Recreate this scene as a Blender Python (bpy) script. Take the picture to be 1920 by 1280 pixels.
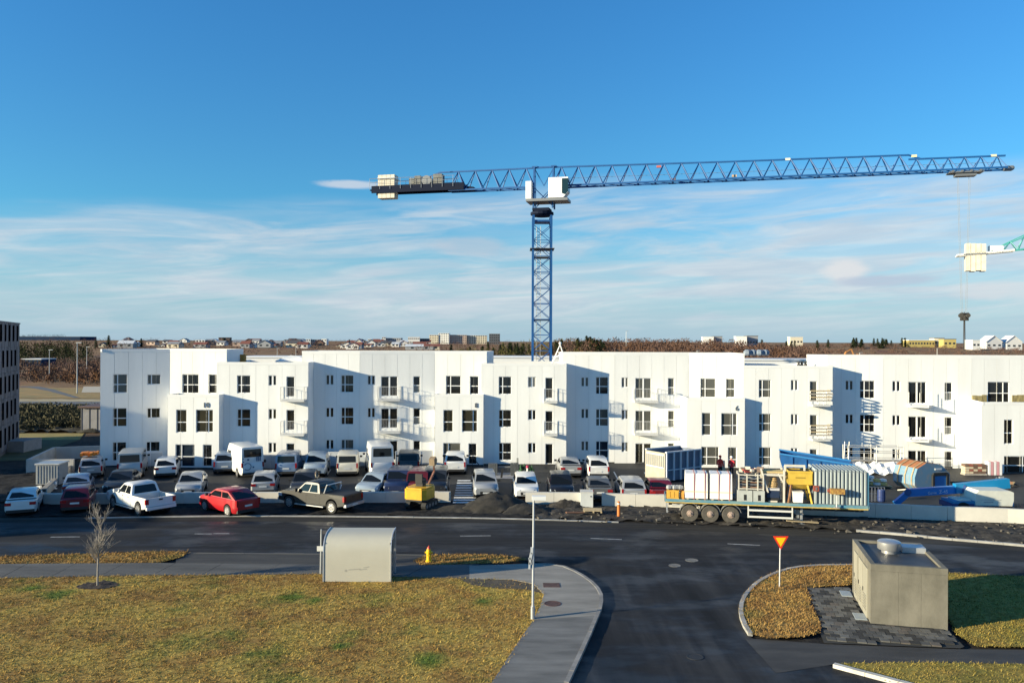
import bpy, bmesh, math, random
from mathutils import Vector, Matrix
R = math.radians
S = bpy.context.scene
COL = S.collection
for o in list(bpy.data.objects): bpy.data.objects.remove(o)

# ---------------------------------------------------------------- camera
H, F, ROLL = 11.1, 1493.0, R(0.2)
cam = bpy.data.cameras.new('camera'); cam.lens = 28.0; cam.sensor_width = 36.0
cam.clip_start = 0.5; cam.clip_end = 9000
camo = bpy.data.objects.new('camera', cam); COL.objects.link(camo)
camo.matrix_world = Matrix.Translation((0, 0, H)) @ Matrix.Rotation(R(90), 4, 'X') @ Matrix.Rotation(ROLL, 4, 'Z')
S.camera = camo

# ---------------------------------------------------------------- sun and sky
SUN_EL, SUN_AZ = R(12.5), R(71)          # azimuth: measured from behind the camera towards the left
to_sun = Vector((-math.sin(SUN_AZ) * math.cos(SUN_EL), -math.cos(SUN_AZ) * math.cos(SUN_EL), math.sin(SUN_EL)))
sl = bpy.data.lights.new('sun', 'SUN'); sl.energy = 5.0; sl.angle = R(0.53); sl.color = (1.0, 0.875, 0.60)
so = bpy.data.objects.new('sun', sl); COL.objects.link(so)
so.rotation_euler = (-to_sun).to_track_quat('-Z', 'Y').to_euler()
so.location = (-60, -40, 60)

W = bpy.data.worlds.new('World'); S.world = W; W.use_nodes = True
nt = W.node_tree; nt.nodes.clear()
def N(t, **k):
    n = nt.nodes.new(t)
    for a, b in k.items(): setattr(n, a, b)
    return n
def L(a, b): nt.links.new(a, b)
def MA(op, a, b=None, c=None, clamp=False):
    n = N('ShaderNodeMath', operation=op); n.use_clamp = clamp
    for i, v in enumerate((a, b, c)):
        if v is None: continue
        if isinstance(v, (int, float)): n.inputs[i].default_value = v
        else: L(v, n.inputs[i])
    return n.outputs[0]
def MIX(f, a, b):
    n = N('ShaderNodeMix', data_type='RGBA')
    for i, v in ((0, f), (6, a), (7, b)):
        if isinstance(v, tuple): n.inputs[i].default_value = v + (1,) if len(v) == 3 else v
        elif isinstance(v, (int, float)): n.inputs[i].default_value = v
        else: L(v, n.inputs[i])
    return n.outputs[2]
def SMOOTH(x, a, b):
    n = N('ShaderNodeMapRange', interpolation_type='SMOOTHSTEP')
    L(x, n.inputs[0]); n.inputs[1].default_value = a; n.inputs[2].default_value = b
    return n.outputs[0]
out = N('ShaderNodeOutputWorld'); bg = N('ShaderNodeBackground')
sky = N('ShaderNodeTexSky', sky_type='NISHITA'); sky.sun_disc = False
sky.sun_elevation = SUN_EL; sky.sun_rotation = math.atan2(to_sun.x, to_sun.y)
sky.altitude = 0; sky.air_density = 1.0; sky.dust_density = 0.3; sky.ozone_density = 2.0
tc = N('ShaderNodeTexCoord'); sx = N('ShaderNodeSeparateXYZ'); L(tc.outputs['Generated'], sx.inputs[0])
el = MA('ARCSINE', sx.outputs[2]); az = MA('ARCTAN2', sx.outputs[0], sx.outputs[1])
def NOISE(sxx, syy, off, detail=8, rough=0.55, dist=0.4):
    cb = N('ShaderNodeCombineXYZ'); L(MA('MULTIPLY', az, sxx), cb.inputs[0])
    L(MA('ADD', MA('MULTIPLY', el, syy), MA('MULTIPLY', az, -syy * 0.05)), cb.inputs[1]); cb.inputs[2].default_value = off
    n = N('ShaderNodeTexNoise'); n.inputs['Scale'].default_value = 1; n.inputs['Detail'].default_value = detail
    n.inputs['Roughness'].default_value = rough; n.inputs['Distortion'].default_value = dist
    L(cb.outputs[0], n.inputs['Vector']); return n.outputs[0]
SKY_K = (0.41, 1.04, 1.40)
mul = N('ShaderNodeMix', data_type='RGBA', blend_type='MULTIPLY'); mul.inputs[0].default_value = 1
L(sky.outputs[0], mul.inputs[6]); L(MIX(SMOOTH(el, R(6), R(26)), SKY_K, (0.37, 1.09, 1.66)), mul.inputs[7])
base = mul.outputs[2]
# pale haze low over the horizon
low = MA('SUBTRACT', 1.0, SMOOTH(el, R(-1), R(9)))
base = MIX(MA('MULTIPLY', low, 0.85), base, (3.0, 4.1, 5.25))
n_edge = NOISE(3.0, 0.0, 3.1, 3)
edge = MA('ADD', MA('ADD', R(8.9), MA('MULTIPLY', MA('MINIMUM', MA('MAXIMUM', az, -0.9), 0.08), 0.085)), MA('MULTIPLY', n_edge, R(3.4)))
band = MA('MULTIPLY', SMOOTH(MA('SUBTRACT', edge, el), R(-0.9), R(1.2)), SMOOTH(el, R(-1.0), R(2.8)))
n1 = NOISE(5.0, 42.0, 0.0, 9, 0.58, 0.8); n2 = NOISE(2.0, 17.0, 7.7, 6, 0.55, 0.5)
cl = MA('ADD', MA('MULTIPLY', n1, 0.55), MA('MULTIPLY', n2, 0.45))
cl = MA('MULTIPLY', MA('MAXIMUM', SMOOTH(cl, 0.33, 0.60), MA('MULTIPLY', SMOOTH(n2, 0.25, 0.6), 0.62)), band)
n3 = NOISE(9.0, 75.0, 2.2, 8, 0.6, 0.6)
shade = SMOOTH(n3, 0.35, 0.7)
ccol = MIX(shade, (4.2, 4.8, 5.45), (5.3, 5.65, 5.95))
cl2 = MA('MULTIPLY', MA('MULTIPLY', SMOOTH(NOISE(4, 30, 11.3, 8), 0.58, 0.75), SMOOTH(el, R(0.2), R(1.5))), MA('SUBTRACT', 1.0, SMOOTH(el, R(2.5), R(4.0))))
col = MIX(MA('MULTIPLY', cl, 0.85), base, ccol)
col = MIX(MA('MULTIPLY', cl2, 0.5), col, (4.4, 5.0, 5.5))
# small cumulus with grey bellies low on the right, a soft grey patch by the mast
def blob(a0, e0, wa, we):
    da = MA('MULTIPLY', MA('SUBTRACT', az, a0), 1 / wa); de = MA('MULTIPLY', MA('SUBTRACT', el, e0), 1 / we)
    return MA('POWER', 2.718, MA('MULTIPLY', MA('ADD', MA('MULTIPLY', da, da), MA('MULTIPLY', de, de)), -1.0))
nb = NOISE(26.0, 60.0, 5.5, 6, 0.6, 0.3)
def puff(c, a0, e0, wa, we, colr, k):
    return MIX(MA('MULTIPLY', SMOOTH(MA('MULTIPLY', blob(a0, e0, wa, we), MA('ADD', nb, 0.45)), 0.28, 0.75), k), c, colr)
col = puff(col, .395, .083, .030, .016, (5.6, 5.75, 5.9), .9)
col = puff(col, .440, .071, .065, .008, (3.6, 4.25, 5.2), .75)
col = puff(col, -.055, .118, .060, .014, (3.7, 4.35, 5.1), .6)
col = puff(col, .56, .055, .06, .012, (5.2, 5.5, 5.8), .7)
col = puff(col, -.20, .190, .05, .006, (5.2, 5.5, 5.9), .7)
L(col, bg.inputs[0]); bg.inputs[1].default_value = 0.065
L(bg.outputs[0], out.inputs[0])

S.view_settings.view_transform = 'Standard'; S.view_settings.look = 'None'
S.view_settings.exposure = 1.05; S.view_settings.gamma = 1; S.view_settings.use_curve_mapping = False

# ---------------------------------------------------------------- helpers
def ray(px, py):
    u, v = (px - 960) / F, (640 - py) / F
    c, s = math.cos(ROLL), math.sin(ROLL)
    return u * c - v * s, u * s + v * c
def at(px, py, d=None, z=0.0):
    """point of the place seen at (px, py): on the horizontal plane z, or at distance d"""
    u, v = ray(px, py)
    if d is None: d = (z - H) / v
    return Vector((u * d, d, H + v * d))
def gp(px, py, z=0.0):
    p = at(px, py, None, z); return (p.x, p.y)

MATS = {}
def mat(name, col, rough=0.6, metal=0.0, var=0.0, scale=2.0, bump=0.0, bscale=None, spec=0.5, col2=None, stretch=(1, 1, 1), world=False, coat=0.0, detail=6, thr=(0.35, 0.65)):
    if name in MATS: return MATS[name]
    m = bpy.data.materials.new(name); m.use_nodes = True; t = m.node_tree
    b = t.nodes['Principled BSDF']
    b.inputs['Base Color'].default_value = tuple(col) + (1,)
    b.inputs['Roughness'].default_value = rough; b.inputs['Metallic'].default_value = metal
    b.inputs['Specular IOR Level'].default_value = spec
    if coat: b.inputs['Coat Weight'].default_value = coat; b.inputs['Coat Roughness'].default_value = 0.05
    if var or col2 or bump:
        if world: c = t.nodes.new('ShaderNodeNewGeometry').outputs['Position']
        else: c = t.nodes.new('ShaderNodeTexCoord').outputs['Object']
        mp = t.nodes.new('ShaderNodeMapping'); mp.inputs['Scale'].default_value = stretch
        t.links.new(c, mp.inputs[0])
        n = t.nodes.new('ShaderNodeTexNoise'); n.inputs['Scale'].default_value = scale; n.inputs['Detail'].default_value = detail
        n.inputs['Roughness'].default_value = 0.62
        t.links.new(mp.outputs[0], n.inputs['Vector'])
        if var or col2:
            r = t.nodes.new('ShaderNodeMapRange'); r.inputs[1].default_value = thr[0]; r.inputs[2].default_value = thr[1]
            t.links.new(n.outputs[0], r.inputs[0])
            mx = t.nodes.new('ShaderNodeMix'); mx.data_type = 'RGBA'
            t.links.new(r.outputs[0], mx.inputs[0])
            c2 = col2 or tuple(min(1, x * (1 + var)) for x in col); c1 = col if col2 else tuple(x * (1 - var) for x in col)
            mx.inputs[6].default_value = tuple(c1) + (1,); mx.inputs[7].default_value = tuple(c2) + (1,)
            t.links.new(mx.outputs[2], b.inputs['Base Color'])
        if bump:
            n2 = t.nodes.new('ShaderNodeTexNoise'); n2.inputs['Scale'].default_value = bscale or scale * 4; n2.inputs['Detail'].default_value = 5
            t.links.new(mp.outputs[0], n2.inputs['Vector'])
            bp = t.nodes.new('ShaderNodeBump'); bp.inputs['Strength'].default_value = bump; bp.inputs['Distance'].default_value = 0.05
            t.links.new(n2.outputs[0], bp.inputs['Height']); t.links.new(bp.outputs[0], b.inputs['Normal'])
    MATS[name] = m; return m

class MB:
    def __init__(s): s.v = []; s.f = []; s.mi = []; s.cur = 0
    def add(s, vs, fs):
        o = len(s.v); s.v += [tuple(p) for p in vs]
        for f in fs: s.f.append([i + o for i in f]); s.mi.append(s.cur)
        return s
    def quad(s, *p): return s.add(p, [list(range(len(p)))])
    def bx(s, x0, x1, y0, y1, z0, z1, M=None):
        vs = [Vector((x, y, z)) for z in (z0, z1) for y in (y0, y1) for x in (x0, x1)]
        if M is not None: vs = [M @ p for p in vs]
        return s.add(vs, [(0, 2, 3, 1), (4, 5, 7, 6), (0, 1, 5, 4), (2, 6, 7, 3), (0, 4, 6, 2), (1, 3, 7, 5)])
    def box(s, c, d, M=None):
        return s.bx(c[0] - d[0] / 2, c[0] + d[0] / 2, c[1] - d[1] / 2, c[1] + d[1] / 2, c[2] - d[2] / 2, c[2] + d[2] / 2, M)
    def tube(s, a, b, r, r2=None, n=6, caps=True):
        a, b = Vector(a), Vector(b); r2 = r if r2 is None else r2
        z = (b - a).normalized(); x = z.orthogonal().normalized(); y = z.cross(x)
        vs = []
        for p, q in ((a, r), (b, r2)):
            for i in range(n):
                t = 2 * math.pi * (i + .5) / n; vs.append(p + x * (q * math.cos(t)) + y * (q * math.sin(t)))
        fs = [(i, (i + 1) % n, n + (i + 1) % n, n + i) for i in range(n)]
        if caps: fs += [tuple(range(n - 1, -1, -1)), tuple(range(n, 2 * n))]
        return s.add(vs, fs)
    def bar(s, a, b, w, h=None):
        """square bar from a to b, w across horizontally, h in the other direction"""
        a, b = Vector(a), Vector(b); h = h or w
        z = (b - a).normalized(); up = Vector((0, 0, 1))
        if abs(z.dot(up)) > .99: up = Vector((0, 1, 0))
        x = z.cross(up).normalized() * (w / 2); y = x.cross(z).normalized() * (h / 2)
        vs = [p + i * x + j * y for p in (a, b) for i, j in ((-1, -1), (1, -1), (1, 1), (-1, 1))]
        return s.add(vs, [(0, 1, 2, 3), (7, 6, 5, 4), (0, 4, 5, 1), (1, 5, 6, 2), (2, 6, 7, 3), (3, 7, 4, 0)])
    def prism(s, poly, z0, z1):
        n = len(poly)
        vs = [(p[0], p[1], z0) for p in poly] + [(p[0], p[1], z1) for p in poly]
        return s.add(vs, [tuple(range(n - 1, -1, -1)), tuple(range(n, 2 * n))] + [(i, (i + 1) % n, n + (i + 1) % n, n + i) for i in range(n)])
    def extr(s, poly, y0, y1):
        """(x, z) outline pushed through y0..y1"""
        n = len(poly)
        vs = [(p[0], y0, p[1]) for p in poly] + [(p[0], y1, p[1]) for p in poly]
        return s.add(vs, [tuple(range(n)), tuple(range(2 * n - 1, n - 1, -1))] + [(n + i, n + (i + 1) % n, (i + 1) % n, i) for i in range(n)])
    def lathe(s, prof, c=(0, 0, 0), n=12):
        vs = []
        for r, z in prof:
            for i in range(n):
                t = 2 * math.pi * i / n; vs.append((c[0] + r * math.cos(t), c[1] + r * math.sin(t), c[2] + z))
        fs = []
        for k in range(len(prof) - 1):
            for i in range(n): fs.append((k * n + i, k * n + (i + 1) % n, (k + 1) * n + (i + 1) % n, (k + 1) * n + i))
        fs.append(tuple(range(n - 1, -1, -1))); m = (len(prof) - 1) * n; fs.append(tuple(range(m, m + n)))
        return s.add(vs, fs)
    def mesh(s, name, mats, smooth=None):
        me = bpy.data.meshes.new(name); me.from_pydata(s.v, [], s.f)
        for m in (mats if isinstance(mats, (list, tuple)) else [mats]): me.materials.append(m)
        if any(s.mi): me.polygons.foreach_set('material_index', s.mi)
        if smooth is not None:
            me.polygons.foreach_set('use_smooth', [True] * len(s.f)); me.update()
            me.set_sharp_from_angle(angle=R(smooth))
        me.update(); return me
    def build(s, name, mats, parent=None, smooth=None, fix=False):
        me = s.mesh(name, mats, smooth)
        if fix:
            b = bmesh.new(); b.from_mesh(me); bmesh.ops.recalc_face_normals(b, faces=b.faces); b.to_mesh(me); b.free()
        return link(name, me, parent)
def link(name, me, parent=None, M=None):
    o = bpy.data.objects.new(name, me); COL.objects.link(o)
    if parent is not None: o.parent = parent
    if M is not None: o.matrix_local = M
    return o
def tag(o, label=None, cat=None, group=None, kind=None):
    if label: o['label'] = label
    if cat: o['category'] = cat
    if group: o['group'] = group
    if kind: o['kind'] = kind
    return o
def thing(name, label, cat, loc=(0, 0, 0), rz=0.0, group=None):
    o = bpy.data.objects.new(name, None); COL.objects.link(o); o.empty_display_size = .3
    o.location = loc; o.rotation_euler = (0, 0, rz)
    return tag(o, label, cat, group)
KIDS = {}
def copy_tree(o, parent=None):
    c = o.copy(); COL.objects.link(c)
    if parent is not None: c.parent = parent; c.matrix_parent_inverse = o.matrix_parent_inverse
    for ch in o.children: copy_tree(ch, c)
    return c
def set_mat(o, m):
    o.material_slots[0].link = 'OBJECT'; o.material_slots[0].material = m
def flat(name, poly, z, m, parent=None, kind='structure'):
    o = MB().quad(*[(p[0], p[1], z) for p in poly]).build(name, m, parent)
    if kind: o['kind'] = kind
    return o
def inside(p, poly):
    x, y = p; c = False; n = len(poly)
    for i in range(n):
        x1, y1 = poly[i]; x2, y2 = poly[i - 1]
        if (y1 > y) != (y2 > y) and x < (x2 - x1) * (y - y1) / (y2 - y1) + x1: c = not c
    return c
def curve(pts, n=6):
    """Catmull-Rom through points"""
    o = []
    P = [pts[0]] + list(pts) + [pts[-1]]
    for i in range(1, len(P) - 2):
        p0, p1, p2, p3 = P[i - 1:i + 3]
        for k in range(n):
            t = k / n
            o.append(tuple(.5 * (2 * p1[j] + (p2[j] - p0[j]) * t + (2 * p0[j] - 5 * p1[j] + 4 * p2[j] - p3[j]) * t * t + (3 * p1[j] - p0[j] - 3 * p2[j] + p3[j]) * t ** 3) for j in range(len(p1))))
    o.append(tuple(pts[-1])); return o
def text(name, body, size, m, parent, M, depth=0.0, align='CENTER'):
    cu = bpy.data.curves.new(name, 'FONT'); cu.body = body; cu.size = size; cu.align_x = align; cu.align_y = 'CENTER'; cu.extrude = depth
    o = bpy.data.objects.new(name, cu); COL.objects.link(o)
    bpy.context.view_layer.update()
    me = bpy.data.meshes.new_from_object(o.evaluated_get(bpy.context.evaluated_depsgraph_get()))
    bpy.data.objects.remove(o); bpy.data.curves.remove(cu)
    me.materials.clear(); me.materials.append(m)
    return link(name, me, parent, M)
# ================================================================ GROUND
rnd = random.Random(5)
def terr(x, y):
    z = -0.03
    if y > 165:
        t = y - 165; z += t * 0.0086 * min(1, t / 60)
    z += 6.3 * math.exp(-((x - 75) / 62) ** 2 - ((y - 345) / 70) ** 2) if y > 150 else 0
    z += 4.5 * math.exp(-((x - 285) / 120) ** 2 - ((y - 620) / 110) ** 2) if y > 150 else 0
    z += 4.0 * math.exp(-((x - 10) / 40) ** 2 - ((y - 380) / 80) ** 2) if y > 150 else 0
    return z
def ground_mat():
    m = bpy.data.materials.new('ground_soil'); m.use_nodes = True; t = m.node_tree; b = t.nodes['Principled BSDF']
    b.inputs['Roughness'].default_value = 0.95; b.inputs['Specular IOR Level'].default_value = .15
    g = t.nodes.new('ShaderNodeNewGeometry'); s = t.nodes.new('ShaderNodeSeparateXYZ'); t.links.new(g.outputs['Position'], s.inputs[0])
    def noise(sc, det=7, stretch=(1, 1, 1)):
        mp = t.nodes.new('ShaderNodeMapping'); mp.inputs['Scale'].default_value = stretch; t.links.new(g.outputs['Position'], mp.inputs[0])
        n = t.nodes.new('ShaderNodeTexNoise'); n.inputs['Scale'].default_value = sc; n.inputs['Detail'].default_value = det; n.inputs['Roughness'].default_value = .65
        t.links.new(mp.outputs[0], n.inputs[0]); return n.outputs[0]
    def ramp(f, pts):
        r = t.nodes.new('ShaderNodeValToRGB'); t.links.new(f, r.inputs[0])
        while len(r.color_ramp.elements) < len(pts): r.color_ramp.elements.new(.5)
        for e, (p, c) in zip(r.color_ramp.elements, pts): e.position = p; e.color = c + (1,)
        return r.outputs[0]
    def mix(f, a, c):
        n = t.nodes.new('ShaderNodeMix'); n.data_type = 'RGBA'; t.links.new(f, n.inputs[0]); t.links.new(a, n.inputs[6]); t.links.new(c, n.inputs[7]); return n.outputs[2]
    sand = ramp(noise(1.3), [(.3, (.013, .012, .012)), (.55, (.03, .028, .027)), (.75, (.07, .062, .055))])
    heath = ramp(noise(.05, 9, (1, .6, 1)), [(.28, (.12, .055, .040)), (.42, (.20, .10, .064)), (.5, (.27, .165, .08)), (.6, (.20, .12, .066)), (.75, (.12, .085, .045))])
    mr = t.nodes.new('ShaderNodeMapRange'); mr.inputs[1].default_value = 93; mr.inputs[2].default_value = 112
    ad = t.nodes.new('ShaderNodeMath'); ad.operation = 'MULTIPLY_ADD'; t.links.new(noise(.2, 3), ad.inputs[0]); ad.inputs[1].default_value = 12; t.links.new(s.outputs[1], ad.inputs[2])
    t.links.new(ad.outputs[0], mr.inputs[0])
    t.links.new(mix(mr.outputs[0], sand, heath), b.inputs['Base Color'])
    bp = t.nodes.new('ShaderNodeBump'); bp.inputs['Strength'].default_value = .5; bp.inputs['Distance'].default_value = .08
    t.links.new(noise(5.0), bp.inputs['Height']); t.links.new(bp.outputs[0], b.inputs['Normal'])
    return m
GM = ground_mat(); MATS['ground_soil'] = GM
mb = MB()
ys = [-40, 0, 20, 40, 60, 80, 100, 120, 140, 165] + [165 + 14 * i for i in range(1, 40)] + [740, 800, 900, 1000, 1150, 1350, 1600, 2000, 2600, 3600, 5500]
xs_n = 70
vs = []
for y in ys:
    w = max(160, y * 1.0 + 40)
    for i in range(xs_n + 1):
        x = -w + 2 * w * i / xs_n
        vs.append((x, y, min(terr(x, y), 10.3 if y > 1200 else 12.5) - (0.0 if y < 1600 else 0)))
fs = []
for j in range(len(ys) - 1):
    for i in range(xs_n):
        a = j * (xs_n + 1) + i; fs.append((a, a + 1, a + xs_n + 2, a + xs_n + 1))
mb.add(vs, fs); o = mb.build('ground', GM, smooth=60); tag(o, kind='structure')
# rough lumpy strip of black gravel between wall and road
def lumpy(name, poly, m, z0=0.0, amp=0.12, step=0.35, seed=1, zf=None, kind='structure', lift=.0):
    rr = random.Random(seed)
    x0, x1 = min(p[0] for p in poly), max(p[0] for p in poly); y0, y1 = min(p[1] for p in poly), max(p[1] for p in poly)
    nx, ny = int((x1 - x0) / step) + 2, int((y1 - y0) / step) + 2
    idx = {}; mb = MB(); V = []; Fc = []
    for j in range(ny):
        for i in range(nx):
            x, y = x0 + i * step + rr.uniform(-.3, .3) * step, y0 + j * step + rr.uniform(-.3, .3) * step
            if inside((x, y), poly):
                idx[i, j] = len(V); V.append((x, y, z0 + rr.random() ** 2 * amp + lift + (zf(x, y) if zf else 0)))
    for (i, j), a in idx.items():
        q = [idx.get((i + 1, j)), idx.get((i + 1, j + 1)), idx.get((i, j + 1))]
        if None not in q: Fc.append((a, q[0], q[1], q[2]))
    mb.add(V, Fc); o = mb.build(name, m, smooth=50)
    if kind: o['kind'] = kind
    return o

m_asph = mat('asphalt_road', (.0075, .008, .0095), .72, var=.0, col2=(.034, .034, .034), scale=.5, stretch=(.10, 1.9, 1), bump=.12, bscale=60, world=True, spec=.16, thr=(.36, .70))
m_asph2 = mat('asphalt_side', (.021, .023, .028), .6, col2=(.044, .046, .050), scale=.35, stretch=(1.9, .28, 1), bump=.12, bscale=60, world=True, spec=.3, thr=(.38, .72))
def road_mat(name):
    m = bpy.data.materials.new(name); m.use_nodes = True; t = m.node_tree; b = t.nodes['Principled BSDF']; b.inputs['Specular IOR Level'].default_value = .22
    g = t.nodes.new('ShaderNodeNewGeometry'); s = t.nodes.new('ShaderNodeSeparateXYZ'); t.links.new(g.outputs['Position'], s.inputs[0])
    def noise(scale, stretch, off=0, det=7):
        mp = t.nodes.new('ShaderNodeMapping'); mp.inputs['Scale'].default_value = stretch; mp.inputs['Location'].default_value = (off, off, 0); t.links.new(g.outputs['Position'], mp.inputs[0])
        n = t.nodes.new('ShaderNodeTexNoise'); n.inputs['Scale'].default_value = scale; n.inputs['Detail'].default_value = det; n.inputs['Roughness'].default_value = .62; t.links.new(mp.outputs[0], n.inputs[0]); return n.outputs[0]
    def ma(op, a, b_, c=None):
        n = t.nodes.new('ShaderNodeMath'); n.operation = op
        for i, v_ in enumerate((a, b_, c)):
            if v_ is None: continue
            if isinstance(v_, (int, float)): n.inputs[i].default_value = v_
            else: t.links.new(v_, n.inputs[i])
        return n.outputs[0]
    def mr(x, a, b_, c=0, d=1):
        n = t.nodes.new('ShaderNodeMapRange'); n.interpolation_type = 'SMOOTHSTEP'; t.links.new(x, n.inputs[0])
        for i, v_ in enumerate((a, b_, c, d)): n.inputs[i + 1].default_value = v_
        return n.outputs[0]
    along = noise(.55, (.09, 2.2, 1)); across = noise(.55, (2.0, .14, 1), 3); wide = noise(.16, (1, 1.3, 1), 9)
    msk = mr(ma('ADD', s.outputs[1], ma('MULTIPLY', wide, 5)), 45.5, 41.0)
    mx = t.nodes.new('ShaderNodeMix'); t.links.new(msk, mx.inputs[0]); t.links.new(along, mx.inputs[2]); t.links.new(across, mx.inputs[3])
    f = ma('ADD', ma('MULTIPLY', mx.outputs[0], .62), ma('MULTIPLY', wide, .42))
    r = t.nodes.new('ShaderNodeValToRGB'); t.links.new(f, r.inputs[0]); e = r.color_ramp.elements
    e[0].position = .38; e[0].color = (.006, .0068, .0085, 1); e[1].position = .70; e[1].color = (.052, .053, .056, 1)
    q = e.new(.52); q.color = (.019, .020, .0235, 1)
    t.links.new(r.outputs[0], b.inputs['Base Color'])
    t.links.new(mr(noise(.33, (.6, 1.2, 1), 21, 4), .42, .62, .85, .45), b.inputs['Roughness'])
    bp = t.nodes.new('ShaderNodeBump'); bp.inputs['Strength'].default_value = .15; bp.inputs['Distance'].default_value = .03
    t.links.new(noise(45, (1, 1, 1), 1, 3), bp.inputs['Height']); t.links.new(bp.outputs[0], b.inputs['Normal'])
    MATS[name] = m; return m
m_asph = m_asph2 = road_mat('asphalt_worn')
m_lot = mat('asphalt_lot', (.018, .019, .021), .65, col2=(.036, .037, .039), scale=.3, bump=.1, bscale=50, world=True, spec=.3)
m_conc = mat('concrete_pavement', (.185, .172, .152), .85, col2=(.29, .27, .24), scale=.7, stretch=(.5, 1.8, 1), bump=.12, bscale=40, world=True)
m_conc_d = mat('concrete_path_dark', (.062, .061, .059), .85, col2=(.118, .115, .110), scale=.5, stretch=(.4, 2, 1), bump=.12, bscale=40, world=True)
m_kerb = mat('kerb_concrete', (.33, .32, .30), .85, var=.25, scale=1.2, bump=.1, bscale=30, world=True)
m_paint = mat('road_paint', (.42, .42, .41), .7, col2=(.14, .14, .14), scale=3.0, world=True, thr=(.45, .7))
m_paint_lot = mat('road_paint_lot', (.72, .72, .70), .7, var=.15, scale=2.0, world=True)

# main road
far_px = [(-700, 979), (-300, 974), (0, 970), (480, 967), (900, 971), (1240, 982), (1450, 991), (1620, 1000), (1770, 1011), (1920, 1024), (2300, 1062)]
near_px = [(2300, 1130), (1920, 1081), (1780, 1075), (1600, 1061), (1480, 1064), (1127, 1066), (985, 1050), (780, 1040), (350, 1036), (0, 1044), (-300, 1052), (-700, 1070)]
FAR = [gp(*p) for p in far_px]; NEAR = [gp(*p) for p in near_px]
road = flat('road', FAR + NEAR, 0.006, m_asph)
DUST = [(x, y) for x, y in FAR] + [(x - .0, y - 1.5 - .25 * math.sin(x * .4)) for x, y in FAR[::-1]]
flat('road_shoulder', DUST, 0.0082, mat('dusty_asphalt', (.020, .0195, .019), .85, col2=(.062, .058, .053), scale=.6, stretch=(.12, 2.2, 1), bump=.1, bscale=40, world=True, spec=.15, thr=(.35, .7)))
# side road, running on towards and past the camera
side_px = [(1040, 1030), (1480, 1040), (1480, 1070), (1390, 1130), (1390, 1170), (1405, 1192), (1440, 1215), (1500, 1232), (1562, 1249), (1700, 1290)]
SIDE = [gp(*p) for p in side_px]
SIDE += [(SIDE[-1][0] + .3, 5), (SIDE[-1][0] - 8.0, 5)] + [gp(1055, 1300), gp(1095, 1205), gp(1128, 1140), gp(1125, 1108), gp(1095, 1080), gp(1050, 1060)]
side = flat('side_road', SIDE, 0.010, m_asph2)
# bus bay beside the shelter
bay = flat('bus_bay', [gp(330, 1036), gp(800, 1040), gp(985, 1052), gp(900, 1060), gp(720, 1064), gp(330, 1062)], 0.014, mat('asphalt_bay', (.030, .030, .031), .8, col2=(.055, .052, .048), scale=.8, stretch=(.4, 2.5, 1), bump=.15, bscale=30, world=True))
# driveway by the substation
drive = flat('driveway', [gp(1395, 1196), gp(1545, 1207), gp(1800, 1217), gp(1925, 1218), gp(2200, 1222), gp(2200, 1262), gp(1925, 1248), gp(1700, 1245), gp(1560, 1246), gp(1455, 1262)], 0.018, mat('asphalt_drive', (.026, .026, .027), .8, col2=(.060, .058, .056), scale=.6, stretch=(.5, 1.8, 1), bump=.2, bscale=40, world=True))
# lane dashes
for (x0, y0, x1, y1) in ((95, 1006.5, 150, 1006), (365, 1000.5, 398, 1000.5), (400, 1000, 430, 1000), (863, 1004.5, 920, 1004), (1107, 1009, 1166, 1011), (1364, 1019, 1425, 1022), (1660, 1033, 1712, 1037), (-190, 1010, -130, 1009)):
    a, b = at(x0, y0), at(x1, y1); mb = MB(); a.z = b.z = 0.0121; n = Vector((-(b - a).y, (b - a).x, 0)).normalized() * .06
    mb.quad(a - n, b - n, b + n, a + n).build('lane_dash', m_paint, road)
# light edge strip (gutter) along the far side of the road, kerb stones of 1.5 m
def kerb(name, pts, w, h, m, seg=1.0, z0=0.0, parent=None, taper=None):
    P = [Vector((p[0], p[1], 0)) for p in pts]
    root = parent or tag(thing(name, None, None), kind='structure')
    # resample
    out_ = [P[0]]; acc = 0
    cum = [0]
    for i in range(1, len(P)): cum.append(cum[-1] + (P[i] - P[i - 1]).length)
    n = max(1, round(cum[-1] / seg))
    def pos(s):
        for i in range(1, len(P)):
            if s <= cum[i] + 1e-6: return P[i - 1].lerp(P[i], (s - cum[i - 1]) / max(1e-6, cum[i] - cum[i - 1]))
        return P[-1]
    for k in range(n):
        a, b = pos(cum[-1] * k / n), pos(cum[-1] * (k + 1) / n); dd = (b - a)
        if dd.length < .05: continue
        a2, b2 = a + dd.normalized() * .008, b - dd.normalized() * .008
        hh = h + rnd.uniform(-.006, .006)
        MB().bar(a2 + Vector((0, 0, z0 + hh / 2)), b2 + Vector((0, 0, z0 + hh / 2)), w, hh).build('kerb_stone', m, root)
    return root
kerb('far_kerb', curve([gp(167, 971.5), gp(480, 967.5), gp(900, 971.5), gp(1160, 979)], 6), .24, .05, m_kerb, 1.8, 0.004)
kerb('far_kerb', curve([gp(1605, 996), gp(1700, 1004), gp(1770, 1011), gp(1920, 1024), gp(2200, 1052)], 6), .22, .12, m_kerb, 1.2, 0.004)
kerb('bay_kerb', [gp(345, 1036.5), gp(560, 1038), gp(800, 1040.5)], .12, .012, mat('gutter_grey', (.10, .10, .098), .85), 1.6, 0.015)
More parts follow.
